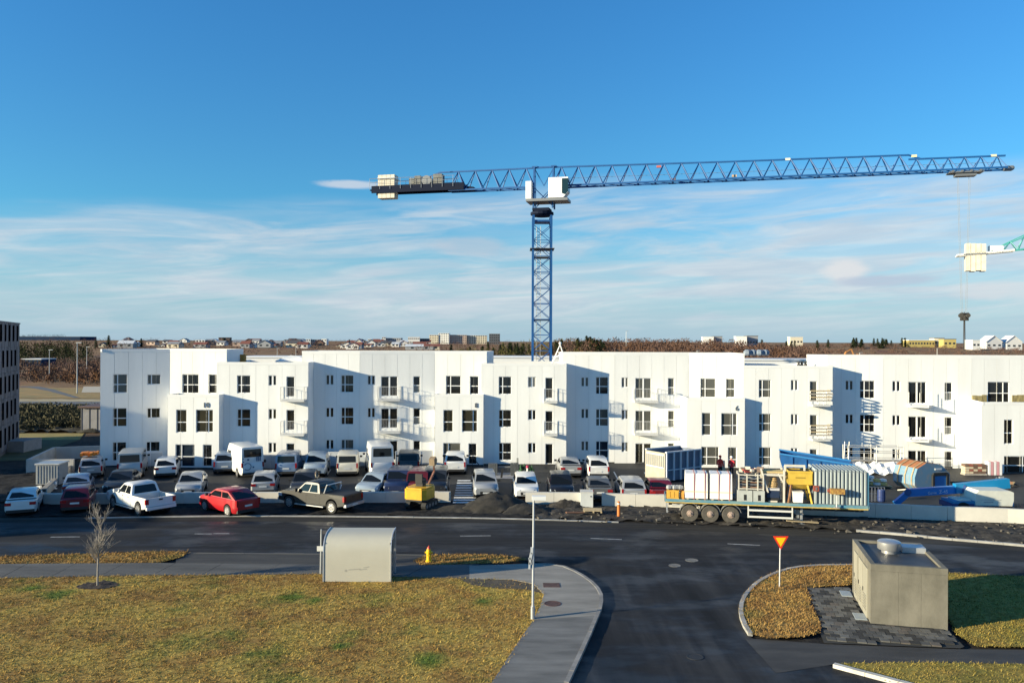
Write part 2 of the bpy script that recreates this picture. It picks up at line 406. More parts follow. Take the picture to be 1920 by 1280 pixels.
# corner pavement (left of the side road)
KL = curve([gp(985, 1062), gp(1045, 1062), gp(1092, 1082), gp(1122, 1108), gp(1127, 1135), gp(1112, 1175), gp(1096, 1212), gp(1062, 1285)], 6)
inner_px = [(905, 1310), (925, 1280), (962, 1222), (1000, 1166), (1012, 1142), (1020, 1118), (1000, 1098), (960, 1090)]
path_left = [(960, 1090), (880, 1088), (735, 1084), (600, 1079.5), (265, 1082), (0, 1087), (-300, 1094), (-800, 1108)]
path_far = [(-800, 1075), (-300, 1064), (0, 1060), (300, 1058), (560, 1061), (735, 1063), (900, 1061), (985, 1060)]
corner = tag(thing('pavement', None, None), kind='structure')
PVH = 0.115
cpoly = [gp(*p) for p in inner_px] + [gp(880, 1088), gp(880, 1064), gp(985, 1060.5)] + KL[1:] + [(KL[-1][0] - 1.2, 20), (gp(905, 1310)[0] - 2.0, 20)]
# cut the corner into bays by lines across
def clip(poly, a, b, keep):
    res = []; n = len(poly)
    def sd(p): return ((b[0] - a[0]) * (p[1] - a[1]) - (b[1] - a[1]) * (p[0] - a[0])) * keep
    for i in range(n):
        p, q = poly[i], poly[(i + 1) % n]; s1, s2 = sd(p), sd(q)
        if s1 >= 0: res.append(p)
        if s1 * s2 < 0:
            t = s1 / (s1 - s2); res.append((p[0] + (q[0] - p[0]) * t, p[1] + (q[1] - p[1]) * t))
    return res
def slabs(root, poly, lines, m, h, gap=.012):
    """split poly by successive lines; each piece a slab of its own"""
    rest = poly
    for a, b in lines:
        dx, dy = b[0] - a[0], b[1] - a[1]; l = math.hypot(dx, dy); nx, ny = -dy / l * gap, dx / l * gap
        p = clip(rest, (a[0] + nx, a[1] + ny), (b[0] + nx, b[1] + ny), 1)
        rest = clip(rest, (a[0] - nx, a[1] - ny), (b[0] - nx, b[1] - ny), -1)
        if len(p) > 2: MB().prism(p, .0, h + rnd.uniform(-.004, .004)).build('slab', m, root)
    if len(rest) > 2: MB().prism(rest, .0, h).build('slab', m, root)
_a, _b = gp(960, 1169), gp(1200, 1153)
MB().prism(clip(cpoly, _a, _b, 1), 0, PVH).build('slab', m_conc, corner)
MB().prism(clip(cpoly, _a, _b, -1), 0, PVH - .006).build('slab', mat('concrete_worn', (.11, .108, .104), .85, col2=(.20, .195, .185), scale=.7, stretch=(.5, 1.8, 1), bump=.15, bscale=40, world=True), corner)
lp = [gp(*p) for p in path_left[1:]] + [gp(*p) for p in path_far[:-1]] + [gp(880, 1064)]
lns = [(gp(x - 40, 1095), gp(x + 45, 1050)) for x in (780, 640, 500, 390, 300, 205, 115, 25, -70, -170, -270, -370)]
lns = [(b, a) for a, b in lns]
slabs(corner, lp, lns, m_conc_d, .10)
kerb('corner_kerb', KL[1:], .16, .135, mat('kerb_corner', (.22, .21, .20), .85, var=.3, scale=1.5, world=True), .9)
# right island kerb
KR = curve([gp(1700, 1061), gp(1600, 1062), gp(1520, 1064), gp(1470, 1072), gp(1425, 1092), gp(1397, 1120), gp(1389, 1145), gp(1394, 1170), gp(1407, 1192)], 6)
kerb('island_kerb', KR, .17, .14, m_kerb, .9)
kerb('verge_kerb', [gp(1563, 1250), gp(1690, 1284), gp(1900, 1340)], .2, .14, mat('kerb_pale', (.48, .46, .42), .8, var=.2, scale=1.5, world=True), 1.0)
# manhole covers
def cover(px, py, z, sx, sy, m, label, shape='round', group='manhole covers'):
    p = at(px, py); o = MB()
    if shape == 'round': o.lathe([(sx * .5, z), (sx * .5, z + .012), (sx * .42, z + .012), (sx * .42, z + .006), (0.01, z + .006)], (0, 0, 0), 18)
    else: o.bx(-sx / 2, sx / 2, -sy / 2, sy / 2, z, z + .012)
    ob = o.build('manhole_cover', m); ob.location = (p.x, p.y, 0); return tag(ob, label, 'manhole cover', group)
m_cast = mat('cast_iron_rust', (.085, .045, .038), .8, var=.3, scale=6); m_castg = mat('cast_iron_grey', (.15, .145, .135), .8, var=.25, scale=6)
cover(1034, 1101, PVH, .75, .62, m_cast, 'rusty square drain cover in the pavement corner, behind the round one', 'square')
cover(1036, 1136, PVH, .72, .72, m_cast, 'rusty round manhole cover in the corner pavement beside the lamp post')
cover(1265, 1060, .012, .6, .6, m_castg, 'grey round manhole cover at the junction, nearer the give way sign island')
cover(1297, 1050, .010, .66, .66, m_castg, 'grey round manhole cover at the junction, nearer the trailer')
cover(1303, 1231, .012, .6, .6, mat('cast_dark', (.02, .021, .024), .7), 'dark manhole cover sunk in the side road at the bottom')
# ---------------------------------------------------------------- grass
def grass_mat(name, tones, scale=.45, lush=()):
    m = bpy.data.materials.new(name); m.use_nodes = True; t = m.node_tree; b = t.nodes['Principled BSDF']
    b.inputs['Roughness'].default_value = .9; b.inputs['Specular IOR Level'].default_value = .15
    g = t.nodes.new('ShaderNodeNewGeometry')
    def noise(sc, det, off=0):
        mp = t.nodes.new('ShaderNodeMapping'); mp.inputs['Location'].default_value = (off, off, 0); mp.inputs['Scale'].default_value = (1, 1, 0)
        t.links.new(g.outputs['Position'], mp.inputs[0])
        n = t.nodes.new('ShaderNodeTexNoise'); n.inputs['Scale'].default_value = sc; n.inputs['Detail'].default_value = det; n.inputs['Roughness'].default_value = .7
        t.links.new(mp.outputs[0], n.inputs[0]); return n.outputs[0]
    def ramp(f, pts):
        r = t.nodes.new('ShaderNodeValToRGB'); t.links.new(f, r.inputs[0])
        while len(r.color_ramp.elements) < len(pts): r.color_ramp.elements.new(.5)
        for e, (p, c) in zip(r.color_ramp.elements, pts): e.position = p; e.color = c + (1,)
        return r.outputs[0]
    a = ramp(noise(scale, 8), [(.25, tones[0]), (.42, tones[1]), (.55, tones[2]), (.70, tones[3])])
    gr = t.nodes.new('ShaderNodeMapRange'); gr.inputs[1].default_value = .54; gr.inputs[2].default_value = .68; gr.inputs[4].default_value = .8
    t.links.new(noise(.24, 5, 31.7), gr.inputs[0])
    mx = t.nodes.new('ShaderNodeMix'); mx.data_type = 'RGBA'; t.links.new(gr.outputs[0], mx.inputs[0]); t.links.new(a, mx.inputs[6]); mx.inputs[7].default_value = tones[4] + (1,)
    for (lx, ly, lr) in lush:      # patches of fresher grass growing at their own places
        di = t.nodes.new('ShaderNodeVectorMath'); di.operation = 'DISTANCE'; sc_ = t.nodes.new('ShaderNodeMapping'); sc_.inputs['Scale'].default_value = (1, 1, 0); t.links.new(g.outputs['Position'], sc_.inputs[0])
        t.links.new(sc_.outputs[0], di.inputs[0]); di.inputs[1].default_value = (lx, ly, 0)
        ad = t.nodes.new('ShaderNodeMath'); ad.operation = 'MULTIPLY_ADD'; t.links.new(noise(1.3, 6, lx), ad.inputs[0]); ad.inputs[1].default_value = lr * 1.8; t.links.new(di.outputs['Value'], ad.inputs[2])
        lm_ = t.nodes.new('ShaderNodeMapRange'); lm_.interpolation_type = 'SMOOTHSTEP'; lm_.inputs[1].default_value = lr * 1.95; lm_.inputs[2].default_value = lr * .95; lm_.inputs[4].default_value = .85; t.links.new(ad.outputs[0], lm_.inputs[0])
        m3 = t.nodes.new('ShaderNodeMix'); m3.data_type = 'RGBA'; t.links.new(lm_.outputs[0], m3.inputs[0]); t.links.new(mx.outputs[2], m3.inputs[6]); m3.inputs[7].default_value = (.085, .16, .026, 1); mx = m3
    hs = t.nodes.new('ShaderNodeMapRange'); hs.inputs[1].default_value = .3; hs.inputs[2].default_value = .7; hs.inputs[3].default_value = .55; hs.inputs[4].default_value = 1.5; t.links.new(noise(4.5, 10, 5), hs.inputs[0])
    m2 = t.nodes.new('ShaderNodeMix'); m2.data_type = 'RGBA'; m2.blend_type = 'MULTIPLY'; m2.inputs[0].default_value = 1
    t.links.new(mx.outputs[2], m2.inputs[6]); t.links.new(hs.outputs[0], m2.inputs[7]); t.links.new(m2.outputs[2], b.inputs['Base Color'])
    MATS[name] = m; return m
m_grass = grass_mat('dry_grass', [(.20, .105, .038), (.32, .19, .056), (.42, .285, .074), (.35, .265, .062), (.13, .17, .035)], .45, [gp(805, 1240) + (1.0,), gp(545, 1124) + (1.1,), gp(105, 1118) + (1.1,), gp(60, 1106) + (.7,), gp(640, 1215) + (.6,), gp(905, 1130) + (.7,), gp(590, 1128) + (.7,)])
m_grass2 = grass_mat('dry_grass_island', [(.16, .09, .036), (.30, .17, .058), (.40, .245, .078), (.33, .21, .065), (.20, .18, .05)], .8)
m_grass3 = grass_mat('green_grass', [(.20, .13, .042), (.30, .21, .054), (.28, .22, .052), (.20, .175, .042), (.11, .115, .030)], .5)
G_MAIN = [gp(*p) for p in path_left[::-1]] + [gp(*p) for p in inner_px[::-1][1:]] + [(gp(905, 1310)[0] - 2.2, 20), (-60, 20)]
G_VERGE = [gp(*p) for p in ((-500, 1057), (0, 1044.5), (180, 1039), (300, 1035), (352, 1036), (340, 1045), (300, 1056), (180, 1057.5), (0, 1058.5), (-500, 1069))]
G_HYD = [gp(*p) for p in ((778, 1052), (800, 1042), (870, 1040.5), (950, 1043), (988, 1050), (950, 1055), (860, 1059), (790, 1060))]
G_ISL = [KR[i] for i in range(6, len(KR))] + [gp(1440, 1200), gp(1500, 1198), gp(1532, 1190), gp(1537, 1178), gp(1520, 1140), gp(1508, 1104), gp(1590, 1100), gp(1600, 1080)]
G_R = [gp(*p) for p in ((1600, 1064), (1780, 1077), (1925, 1083), (2200, 1110), (2200, 1222), (1925, 1216), (1830, 1214), (1795, 1190), (1772, 1150), (1600, 1105))]
G_BR = [gp(*p) for p in ((1575, 1248), (1700, 1246), (1925, 1249), (2200, 1263), (2200, 1420), (1900, 1345), (1690, 1286))]
def zmain(x, y): return .10 + .12 * math.sin(x * .35) * math.sin(y * .5) * .3
for nm, poly, m, z in (('grass_field', G_MAIN, m_grass, .09), ('grass_verge', G_VERGE, m_grass2, .05), ('grass_patch', G_HYD, m_grass2, .05), ('grass_island', G_ISL, m_grass2, .10), ('grass_bank', G_R, m_grass3, .08), ('grass_corner', G_BR, m_grass3, .09)):
    flat(nm, poly, z, m)
def tufts(name, polys, m, dens, seed, hmin=.04, hmax=.11, hole=None, z=.08):
    rr = random.Random(seed); V = []; Fc = []
    for poly in polys:
        x0, x1 = max(-42, min(p[0] for p in poly)), min(40, max(p[0] for p in poly)); y0, y1 = max(24.5, min(p[1] for p in poly)), max(p[1] for p in poly)
        n = int((x1 - x0) * (y1 - y0) * dens)
        for _ in range(n):
            x, y = rr.uniform(x0, x1), rr.uniform(y0, y1)
            if abs(x) > y * .68 + 1 or not inside((x, y), poly): continue
            if hole and hole(x, y): continue
            for k in range(4):
                t = rr.uniform(0, 6.283); h = rr.uniform(hmin, hmax) * (1 + 1.2 * (rr.random() < .03)); w = rr.uniform(.010, .024); ln = rr.uniform(.03, .12)
                cx, cy = x + rr.uniform(-.11, .11), y + rr.uniform(-.11, .11)
                a = len(V); V += [(cx - w * math.cos(t), cy - w * math.sin(t), z), (cx + w * math.cos(t), cy + w * math.sin(t), z), (cx - ln * math.sin(t), cy + ln * math.cos(t), z + h)]
                Fc.append((a, a + 1, a + 2))
    for poly in polys:        # longer blades hanging over the edges
        for i in range(len(poly)):
            p, q = Vector(poly[i - 1]), Vector(poly[i])
            if p.y < 24 and q.y < 24: continue
            for _ in range(int(min(60, (q - p).length) * 34)):
                c = p.lerp(q, rr.random()); cx, cy = c.x + rr.gauss(0, .055), c.y + rr.gauss(0, .055)
                if abs(cx) > cy * .68 + 1: continue
                t = rr.uniform(0, 6.283); h = rr.uniform(.03, .10); w = rr.uniform(.010, .022); ln = rr.uniform(.04, .14)
                a = len(V); V += [(cx - w * math.cos(t), cy - w * math.sin(t), z), (cx + w * math.cos(t), cy + w * math.sin(t), z), (cx - ln * math.sin(t), cy + ln * math.cos(t), z + h)]; Fc.append((a, a + 1, a + 2))
    mb = MB(); mb.v = V; mb.f = Fc; mb.mi = [0] * len(Fc); o = mb.build(name, m); tag(o, kind='stuff'); return o
TREE = at(183, 1101)
mul_c = (TREE.x, TREE.y)
hole = lambda x, y: math.hypot((x - mul_c[0]) / .95, (y - mul_c[1]) / .75) < 1
def bare(x, y):   # trodden soil by the corner
    return inside((x, y), SOIL)
SOIL = [gp(*p) for p in ((862, 1089), (905, 1086), (960, 1089), (1000, 1098), (1018, 1116), (985, 1108), (930, 1106), (885, 1100))]
tg = tufts('grass_tufts', [G_MAIN], m_grass, 110, 3, .022, .062, hole=lambda x, y: hole(x, y) or (bare(x, y) and random.random() < .85), z=.08)
tag(tg, 'dry olive and straw coloured grass covering the near field', 'grass')
tg = tufts('grass_tufts', [G_VERGE, G_HYD], m_grass2, 105, 4, .03, .085, z=.05); tag(tg, 'tawny dry grass on the two verge strips beside the road', 'grass')
tg = tufts('grass_tufts', [G_ISL], m_grass2, 120, 41, .03, .085, z=.095); tag(tg, 'tawny dry grass on the island with the give way sign', 'grass')
tg = tufts('grass_tufts', [G_R, G_BR], m_grass3, 100, 6, .025, .07, z=.07); tag(tg, 'greener grass around the concrete substation', 'grass')
flat('bare_soil', SOIL, .096, mat('bare_soil', (.05, .042, .034), .95, col2=(.10, .08, .055), scale=3, world=True, bump=.4))
# ---------------------------------------------------------------- paving by the substation
pv = tag(thing('paving', None, None), kind='structure')
PAV = [gp(*p) for p in ((1508, 1103), (1590, 1101), (1603, 1112), (1632, 1168), (1777, 1181), (1808, 1214), (1800, 1217), (1545, 1207), (1533, 1178))]
flat('paving_bed', PAV, .05, mat('paving_joint', (.03, .03, .028), .95), pv, None)
SF = at(1632, 1172); SG = at(1777, 1184); SB = at(1590, 1111)
su = (SG - SF); su.z = 0; su.normalize(); sv = Vector((-su.y, su.x, 0))
pm = [mat('paver_%s' % w, c, .9, var=.2, scale=3, world=True, bump=.2) for w, c in (('light', (.115, .112, .104)), ('mid', (.070, .069, .066)), ('dark', (.026, .026, .026)), ('warm', (.10, .086, .074)))]
pmesh = {}
for i, m_ in enumerate(pm):
    pmesh[i] = MB().bx(-.163, .163, -.163, .163, 0, .045).mesh('paver', m_)
cnt = 0
restm = MB()
for j in range(-12, 24):
    for i in range(-24, 24):
        p = SF + su * (i * .345 + (.17 if j % 2 else 0)) + sv * (j * .345)
        cs = [p + su * a * .17 + sv * b * .17 for a in (-1, 1) for b in (-1, 1)]
        if all(inside((c.x, c.y), PAV) for c in cs) and cnt < 298:
            cnt += 1
            k = rnd.choices(range(4), (.34, .3, .26, .10))[0]
            link('paver', pmesh[k], pv, Matrix.Translation((p.x, p.y, .05 + rnd.uniform(-.006, .006))) @ Matrix.Rotation(math.atan2(su.y, su.x) + rnd.uniform(-.02, .02), 4, 'Z'))
# ---------------------------------------------------------------- parking lot
LOT = [gp(60, 946), gp(845, 941), gp(900, 942), gp(1250, 949), gp(1500, 962), gp(1925, 985), gp(2300, 1000)]
LOT = [(p[0], p[1] + .35) for p in LOT] + [(62, 69.5), (40, 71), (0, 76), (-36, 74), (-38, 62)]
lot = flat('parking_lot', LOT, .008, m_lot)
for (x0, y0, x1, y1) in ((1151, 884, 1160, 901), (1208, 885, 1220, 901), (620, 880, 611, 893), (336, 876, 318, 888), (560, 908, 552, 925), (640, 908, 634, 925), (1030, 905, 1034, 925), (1095, 905, 1102, 925)):
    a, b = at(x0, y0), at(x1, y1); a.z = b.z = .0121; n = Vector(((b - a).y, -(b - a).x, 0)).normalized() * .06
    MB().quad(a - n, b - n, b + n, a + n).build('bay_line', m_paint_lot, lot)
for k in range(10):           # zebra crossing through the gap in the wall
    y = 899.5 + k * 4.55; y2 = y + 2.1 + k * .03
    xl0, xr0 = 858 - k * .95, 892.5
    q = [at(xl0, y), at(xr0, y), at(xr0, y2), at(xl0 - .5, y2)]
    for p in q: p.z = .0125
    MB().quad(*q).build('zebra_bar', m_paint_lot, lot)
# gravel verge in front of the wall
m_gravel = mat('black_gravel', (.010, .010, .011), .95, col2=(.045, .042, .040), scale=2.2, bump=.6, bscale=14, world=True, spec=.2, thr=(.4, .75))
m_rubble = mat('soil_rubble', (.035, .031, .027), .95, col2=(.120, .104, .086), scale=1.6, bump=.5, bscale=10, world=True, spec=.2, thr=(.42, .75))
lumpy('gravel_verge', [gp(-300, 972), gp(160, 969), gp(480, 965.5), gp(900, 969), gp(1000, 972), gp(1000, 945), gp(60, 944), gp(-300, 944)], m_gravel, amp=.09, step=.3, seed=2)
lumpy('rubble_verge', [gp(985, 945), gp(1250, 950), gp(1500, 966), gp(1925, 982), gp(2200, 995), gp(2200, 1050), gp(1925, 1022), gp(1770, 1009), gp(1620, 997), gp(1450, 989), gp(1240, 980), gp(985, 972)], m_rubble, amp=.12, step=.3, seed=3)
lumpy('gravel_corner', [gp(-300, 944), gp(60, 944), gp(110, 905), gp(150, 880), gp(40, 880), gp(-300, 890)], m_gravel, amp=.15, step=.5, seed=4)
from mathutils import noise as mnoise
# dark sand heaps
def heap(px, py, w, d, h, label, m, seed):
    p = at(px, py); rr = random.Random(seed); mb = MB(); n = 26; V = []; 
    for j in range(n + 1):
        for i in range(n + 1):
            u, v = i / n * 2 - 1, j / n * 2 - 1; r = math.hypot(u, v)
            nz = mnoise.noise(Vector((u * 3.1, v * 3.1, seed * 7.3))) + .5 * mnoise.noise(Vector((u * 8, v * 8, seed * 3.1)))
            z = h * max(0, 1 - r * (1 + .25 * nz)) ** .8 * (1 + .35 * nz) + rr.uniform(0, .05) - .02
            V.append((u * w, v * d, max(-.02, z)))
    mb.add(V, [(j * (n + 1) + i, j * (n + 1) + i + 1, (j + 1) * (n + 1) + i + 1, (j + 1) * (n + 1) + i) for j in range(n) for i in range(n)])
    o = mb.build('sand_heap', m, smooth=60); o.location = (p.x, p.y, 0); o.rotation_euler.z = rr.uniform(-.2, .2)
    return tag(o, label, 'sand heap', 'heaps of dark sand')
m_sand = mat('dark_sand', (.013, .012, .011), .95, col2=(.040, .035, .029), scale=2.5, bump=.5, bscale=16)
heap(931, 953, 2.6, 1.5, 1.15, 'tall cone of black sand in front of the wall beside the zebra crossing', m_sand, 1)
heap(985, 958, 1.9, 1.1, .55, 'low heap of black sand right of the tall cone', m_sand, 2)
heap(860, 955, 2.2, 1.0, .35, 'flat spill of black sand before the zebra crossing', m_sand, 5)
heap(1062, 949, 1.6, .8, .5, 'brown heap of dug soil against the concrete wall left of the concrete block', m_rubble, 3)
# scattered stones and rubble
rr = random.Random(9); mb = MB()
for _ in range(170):
    px = rr.uniform(1000, 1925); f = (px - 1000) / 925
    y0, y1 = 948 + f * 36, 974 + f * 46
    p = at(px, rr.uniform(y0, y1)); s = rr.uniform(.04, .12) * (1.8 if rr.random() < .06 else 1)
    M = Matrix.Translation((p.x, p.y, s * .3 + .05)) @ Matrix.Rotation(rr.uniform(0, 6), 4, 'Z') @ Matrix.Rotation(rr.uniform(-.5, .5), 4, 'X')
    k0 = len(mb.v); mb.box((0, 0, 0), (s * rr.uniform(.8, 1.8), s, s * rr.uniform(.5, .9)), M)
    for q in range(k0, len(mb.v)): mb.v[q] = tuple(c + rr.uniform(-.3, .3) * s for c in mb.v[q])
tag(mb.build('rubble_stones', mat('rubble_stone', (.05, .045, .04), .9, col2=(.14, .125, .105), scale=.9, world=True)), 'small grey stones and chunks strewn over the dug verge', 'rubble', kind='stuff')
# ================================================================ WHITE APARTMENT BUILDING
m_white = mat('white_cladding', (.77, .77, .755), .55, var=.06, scale=.35, spec=.3, stretch=(1.6, 1.6, .22))
m_base_shade = mat('base_gap_shade', (.05, .05, .05), .9)
m_back = mat('white_joint', (.60, .60, .59), .8)
m_wplain = mat('white_render', (.77, .77, .76), .7, var=.02, scale=.4)
m_frame = mat('window_frame', (.80, .80, .80), .4)
m_glass = [mat('window_glass_%s' % n, c, .04, spec=s) for n, c, s in (('black', (.013, .0135, .013), .5), ('olive', (.034, .032, .022), .5), ('grey', (.085, .086, .076), .45), ('film', (.22, .22, .205), .3), ('blue', (.014, .022, .034), .6))]  # grey glass holds lit rooms and reflections in its tone
m_roof = mat('roof_felt', (.05, .05, .052), .9, var=.3, scale=.5)
m_galv = mat('galvanised', (.50, .51, .52), .45, .6, var=.1, scale=3)
m_galv_dark = mat('galvanised_dark', (.22, .225, .23), .5, .5)
BLD = thing('apartment_building', 'long white three storey apartment building with stepped fronts and dark windows behind the car park', 'building')
rb = random.Random(21)
CR = {2: (170, 640, .21875), 3: (560, 640, .21875), 4: (900, 640, .21875), 5: (1240, 640, .21875), 6: (1540, 640, 380 / 1871)}
def P3(px, d, z=0): u, v = ray(px, 760); return Vector((u * d, d, z))
PANELS = 0
MESHC = {}
class Face:
    def __init__(s, xl, dl, xr, dr, z1, z0=.13, a=None, b=None):
        s.a = a or P3(xl, dl); s.b = b or P3(xr, dr); s.z0, s.z1 = z0, z1
        d = s.b - s.a; s.L = d.length; s.t = d.normalized(); s.n = Vector((s.t.y, -s.t.x, 0))   # outwards, to the camera
        s.M = Matrix((s.t, -s.n, Vector((0, 0, 1)))).transposed().to_4x4(); s.M.translation = s.a   # local x along, y inwards, z up
        s.w = []
    def uv(s, px, py):
        u, v = ray(px, py); dr = Vector((u, 1, v)); o = Vector((0, 0, H))
        k = (s.a - o).dot(s.n) / dr.dot(s.n); p = o + dr * k
        return (p - s.a).dot(s.t), p.z
    def win(s, kind, c, X0, X1, Y0, Y1, g=None):
        ox, oy, k = CR[c]; u0, za = s.uv(ox + k * X0, oy + k * Y0); u1, zb = s.uv(ox + k * X1, oy + k * Y1)
        s.w.append([kind, u0, u1, zb, za, g])
    def clampw(s):
        for w in s.w:
            w[1] = max(.06, w[1]); w[2] = min(s.L - .06, w[2]); w[3] = max(.02, w[3])
    def make(s, label=None, panels=True, pw=1.12):
        global PANELS
        s.clampw()
        wall = MB(); dpt = .025
        def cells(xs, zs, fn):
            for i in range(len(xs) - 1):
                for j in range(len(zs) - 1):
                    cx, cz = (xs[i] + xs[i + 1]) / 2, (zs[j] + zs[j + 1]) / 2
                    if not any(w[1] < cx < w[2] and w[3] < cz < w[4] for w in s.w): fn(xs[i], xs[i + 1], zs[j], zs[j + 1])
        zs = sorted({s.z0, s.z1} | {w[3] for w in s.w} | {w[4] for w in s.w})
        xs = sorted({0, s.L} | {w[1] for w in s.w} | {w[2] for w in s.w})
        cells(xs, zs, lambda a, b, c, d: wall.quad((a, dpt, c), (b, dpt, c), (b, dpt, d), (a, dpt, d)))
        for w in s.w:      # reveals
            a, b, c, d = w[1:5]; y0, y1 = -.001, .15
            wall.quad((a, y0, c), (a, y1, c), (a, y1, d), (a, y0, d)); wall.quad((b, y1, c), (b, y0, c), (b, y0, d), (b, y1, d))
            wall.quad((a, y0, d), (a, y1, d), (b, y1, d), (b, y0, d)); wall.quad((a, y1, c), (a, y0, c), (b, y0, c), (b, y1, c))
        MB().quad((0, .03, -.06), (s.L, .03, -.06), (s.L, .03, s.z0 + .01), (0, .03, s.z0 + .01)).build('base_part', m_base_shade, BLD).matrix_local = s.M  # dark strip: shade of the gap under the cladding, put into its colour
        wo = wall.build('wall', m_back, BLD); wo.matrix_local = s.M
        if label: wo['label'] = label
        n = max(1, round(s.L / pw)); e = .009
        for i in range(n):
            x0, x1 = s.L * i / n, s.L * (i + 1) / n; pb = MB()
            gx = sorted({x0 + e, x1 - e} | {v for w in s.w for v in (w[1], w[2]) if x0 + e < v < x1 - e})
            y = rb.uniform(-.002, .002)
            cells(gx, zs, lambda a, b, c, d: pb.quad((a, y, c), (b, y, c), (b, y, d), (a, y, d)))
            for xx, sg in ((x0 + e, 1), (x1 - e, -1)):
                q = [(xx, dpt, s.z0), (xx, y, s.z0), (xx, y, s.z1), (xx, dpt, s.z1)]
                pb.quad(*(q if sg > 0 else q[::-1]))
            pb.build('panel', m_white, wo); PANELS += 1
        for w in s.w: s.window(*w)
        return wo
    def window(s, kind, a, b, c, d, g):
        W_, H_ = b - a, d - c; f = .055; fr = MB(); y0, y1 = .07, .14
        door = kind[0] == 'd'
        o = MB()
        cols = {'n': (0, .31, 1), 'w': (0, .72, 1), 'c': (0, 1), 'p': (0, .5, 1), 'd': (0, 1)}[kind[0]]
        if kind == 'dd': cols = (0, .5, 1)
        rows = (0, 1)
        if kind in ('n2', 'w2', 'c2'): rows = (0, .45, 1)
        if kind == 'd2': rows = (0, .4, 1)
        mw = .14 if kind[0] == 'p' or kind == 'dd' else .075
        bars = [(0, f, 0, H_), (W_ - f, W_, 0, H_), (f, W_ - f, 0, f), (f, W_ - f, H_ - f, H_)]
        for cc in cols[1:-1]: bars.append((W_ * cc - mw / 2, W_ * cc + mw / 2, f, H_ - f))
        xe = [f] + [v for cc in cols[1:-1] for v in (W_ * cc - mw / 2, W_ * cc + mw / 2)] + [W_ - f]
        for rr_ in rows[1:-1]:
            for k in range(0, len(xe), 2): bars.append((xe[k], xe[k + 1], H_ * rr_ - .035, H_ * rr_ + .035))
        for q in bars: fr.bx(q[0], q[1], y0 + rb.uniform(0, .002), y1, q[2], q[3])
        wo = fr.build('door' if door else 'window', m_frame, BLD)
        wo.matrix_local = s.M @ Matrix.Translation((a, 0, c))
        ye = [f] + [v for rr_ in rows[1:-1] for v in (H_ * rr_ - .035, H_ * rr_ + .035)] + [H_ - f]
        gi = g if g is not None else rb.choices((0, 1, 2), (.5, .35, .15))[0]
        for k in range(0, len(xe), 2):
            for r_ in range(0, len(ye), 2):
                gg = gi
                if isinstance(gi, tuple): gg = gi[min(r_ // 2, len(gi) - 1)]
                MB().quad((xe[k] - .01, .11, ye[r_] - .01), (xe[k + 1] + .01, .11, ye[r_] - .01), (xe[k + 1] + .01, .11, ye[r_ + 1] + .01), (xe[k] - .01, .11, ye[r_ + 1] + .01)).build('pane', m_glass[gg], wo)
        if not door:
            pass

ZA, ZB, ZC, ZD = 10.3, 10.17, 10.1, 9.95
WA, WB, WC = 9.2, 9.12, 9.05
def fl(face, kind, c, rows, g=None):
    for r in rows: face.win(kind, c, *r, g=g)
# ---- block A
A1 = Face(188, 69.5, 318.6, 70.95, ZA); A2 = Face(318.6, 70.95, 425, 70.5, ZA)
fl(A1, 'n2', 2, [(192, 315, 280, 440)], 2); fl(A1, 'n2', 2, [(190, 310, 570, 728)], 1); fl(A1, 'n2', 2, [(187, 306, 862, 1020)], 0)
fl(A1, 'n1', 2, [(485, 600, 282, 368)], 2); fl(A1, 'n1', 2, [(483, 596, 570, 655)], 1); fl(A1, 'n1', 2, [(475, 593, 858, 940)], 0)
fl(A2, 'n2', 2, [(785, 925, 280, 445)], 0); fl(A2, 'c2', 2, [(1010, 1080, 280, 445)], 0)
EA = Face(314.5, 68.85, 411, 68.75, 6.4)
fl(EA, 'c2', 2, [(733, 823, 583, 780)], 1); fl(EA, 'w2', 2, [(903, 1050, 583, 778)], 1); fl(EA, 'n2', 2, [(727, 892, 880, 1072)], 4); fl(EA, 'd2', 2, [(962, 1040, 882, 1070)], 0)
A3 = Face(406, 69.8, 578, 69.75, WA)
for Y in ((290, 443), (578, 731), (864, 1015)): A3.win('n2', 2, 1255, 1370, *Y, g=0)
for Y in ((290, 378), (578, 665), (866, 952)): A3.win('p1', 2, 1524, 1592, *Y)
for Y in ((300, 475), (585, 760), (872, 1055)): A3.win('d1', 2, 1678, 1748, *Y, g=0)
# ---- block B
B1 = Face(566, 71.6, 674.5, 71.5, ZB); B2 = Face(674.5, 71.5, 815, 72.1, ZB); B3 = Face(815, 72.1, 912.5, 71.8, ZB)
for Y in ((285, 373), (565, 650), (840, 923)): B1.win('p1', 3, 233, 300, *Y, g=0)
for Y in ((287, 437), (563, 713), (838, 987)): B1.win('n2', 3, 363, 471, *Y)
for Y in ((290, 372), (567, 652), (845, 927)): B2.win('p1', 3, 590, 655, *Y, g=0)
for Y in ((298, 468), (572, 742), (850, 1015)): B2.win('dd', 3, 706, 848, *Y, g=0)
for i, Y in enumerate(((298, 440), (570, 712), (848, 1000))): B2.win('c2', 3, 982, 1042, *Y, g=(3, 0))
B3.win('n2', 3, 1262, 1390, 293, 452, g=0); B3.win('c2', 3, 1467, 1543, 297, 452, g=0)
EB = Face(815.5, 71.0, 906.5, 70.95, 6.35)
EB.win('c2', 3, 1240, 1323, 585, 775, g=1); EB.win('w2', 3, 1400, 1532, 585, 775, g=1); EB.win('n2', 3, 1238, 1388, 868, 1045, g=2); EB.win('d2', 3, 1455, 1527, 872, 1052, g=0)
B4 = Face(902, 71.5, 1062, 71.4, WB)
for Y in ((300, 453), (585, 735), (867, 1018)): B4.win('n2', 4, 160, 270, *Y, g=0)
for i, Y in enumerate(((303, 393), (585, 672), (868, 955))): B4.win('p1', 4, 411, 480, *Y, g=3 if i == 0 else 0)
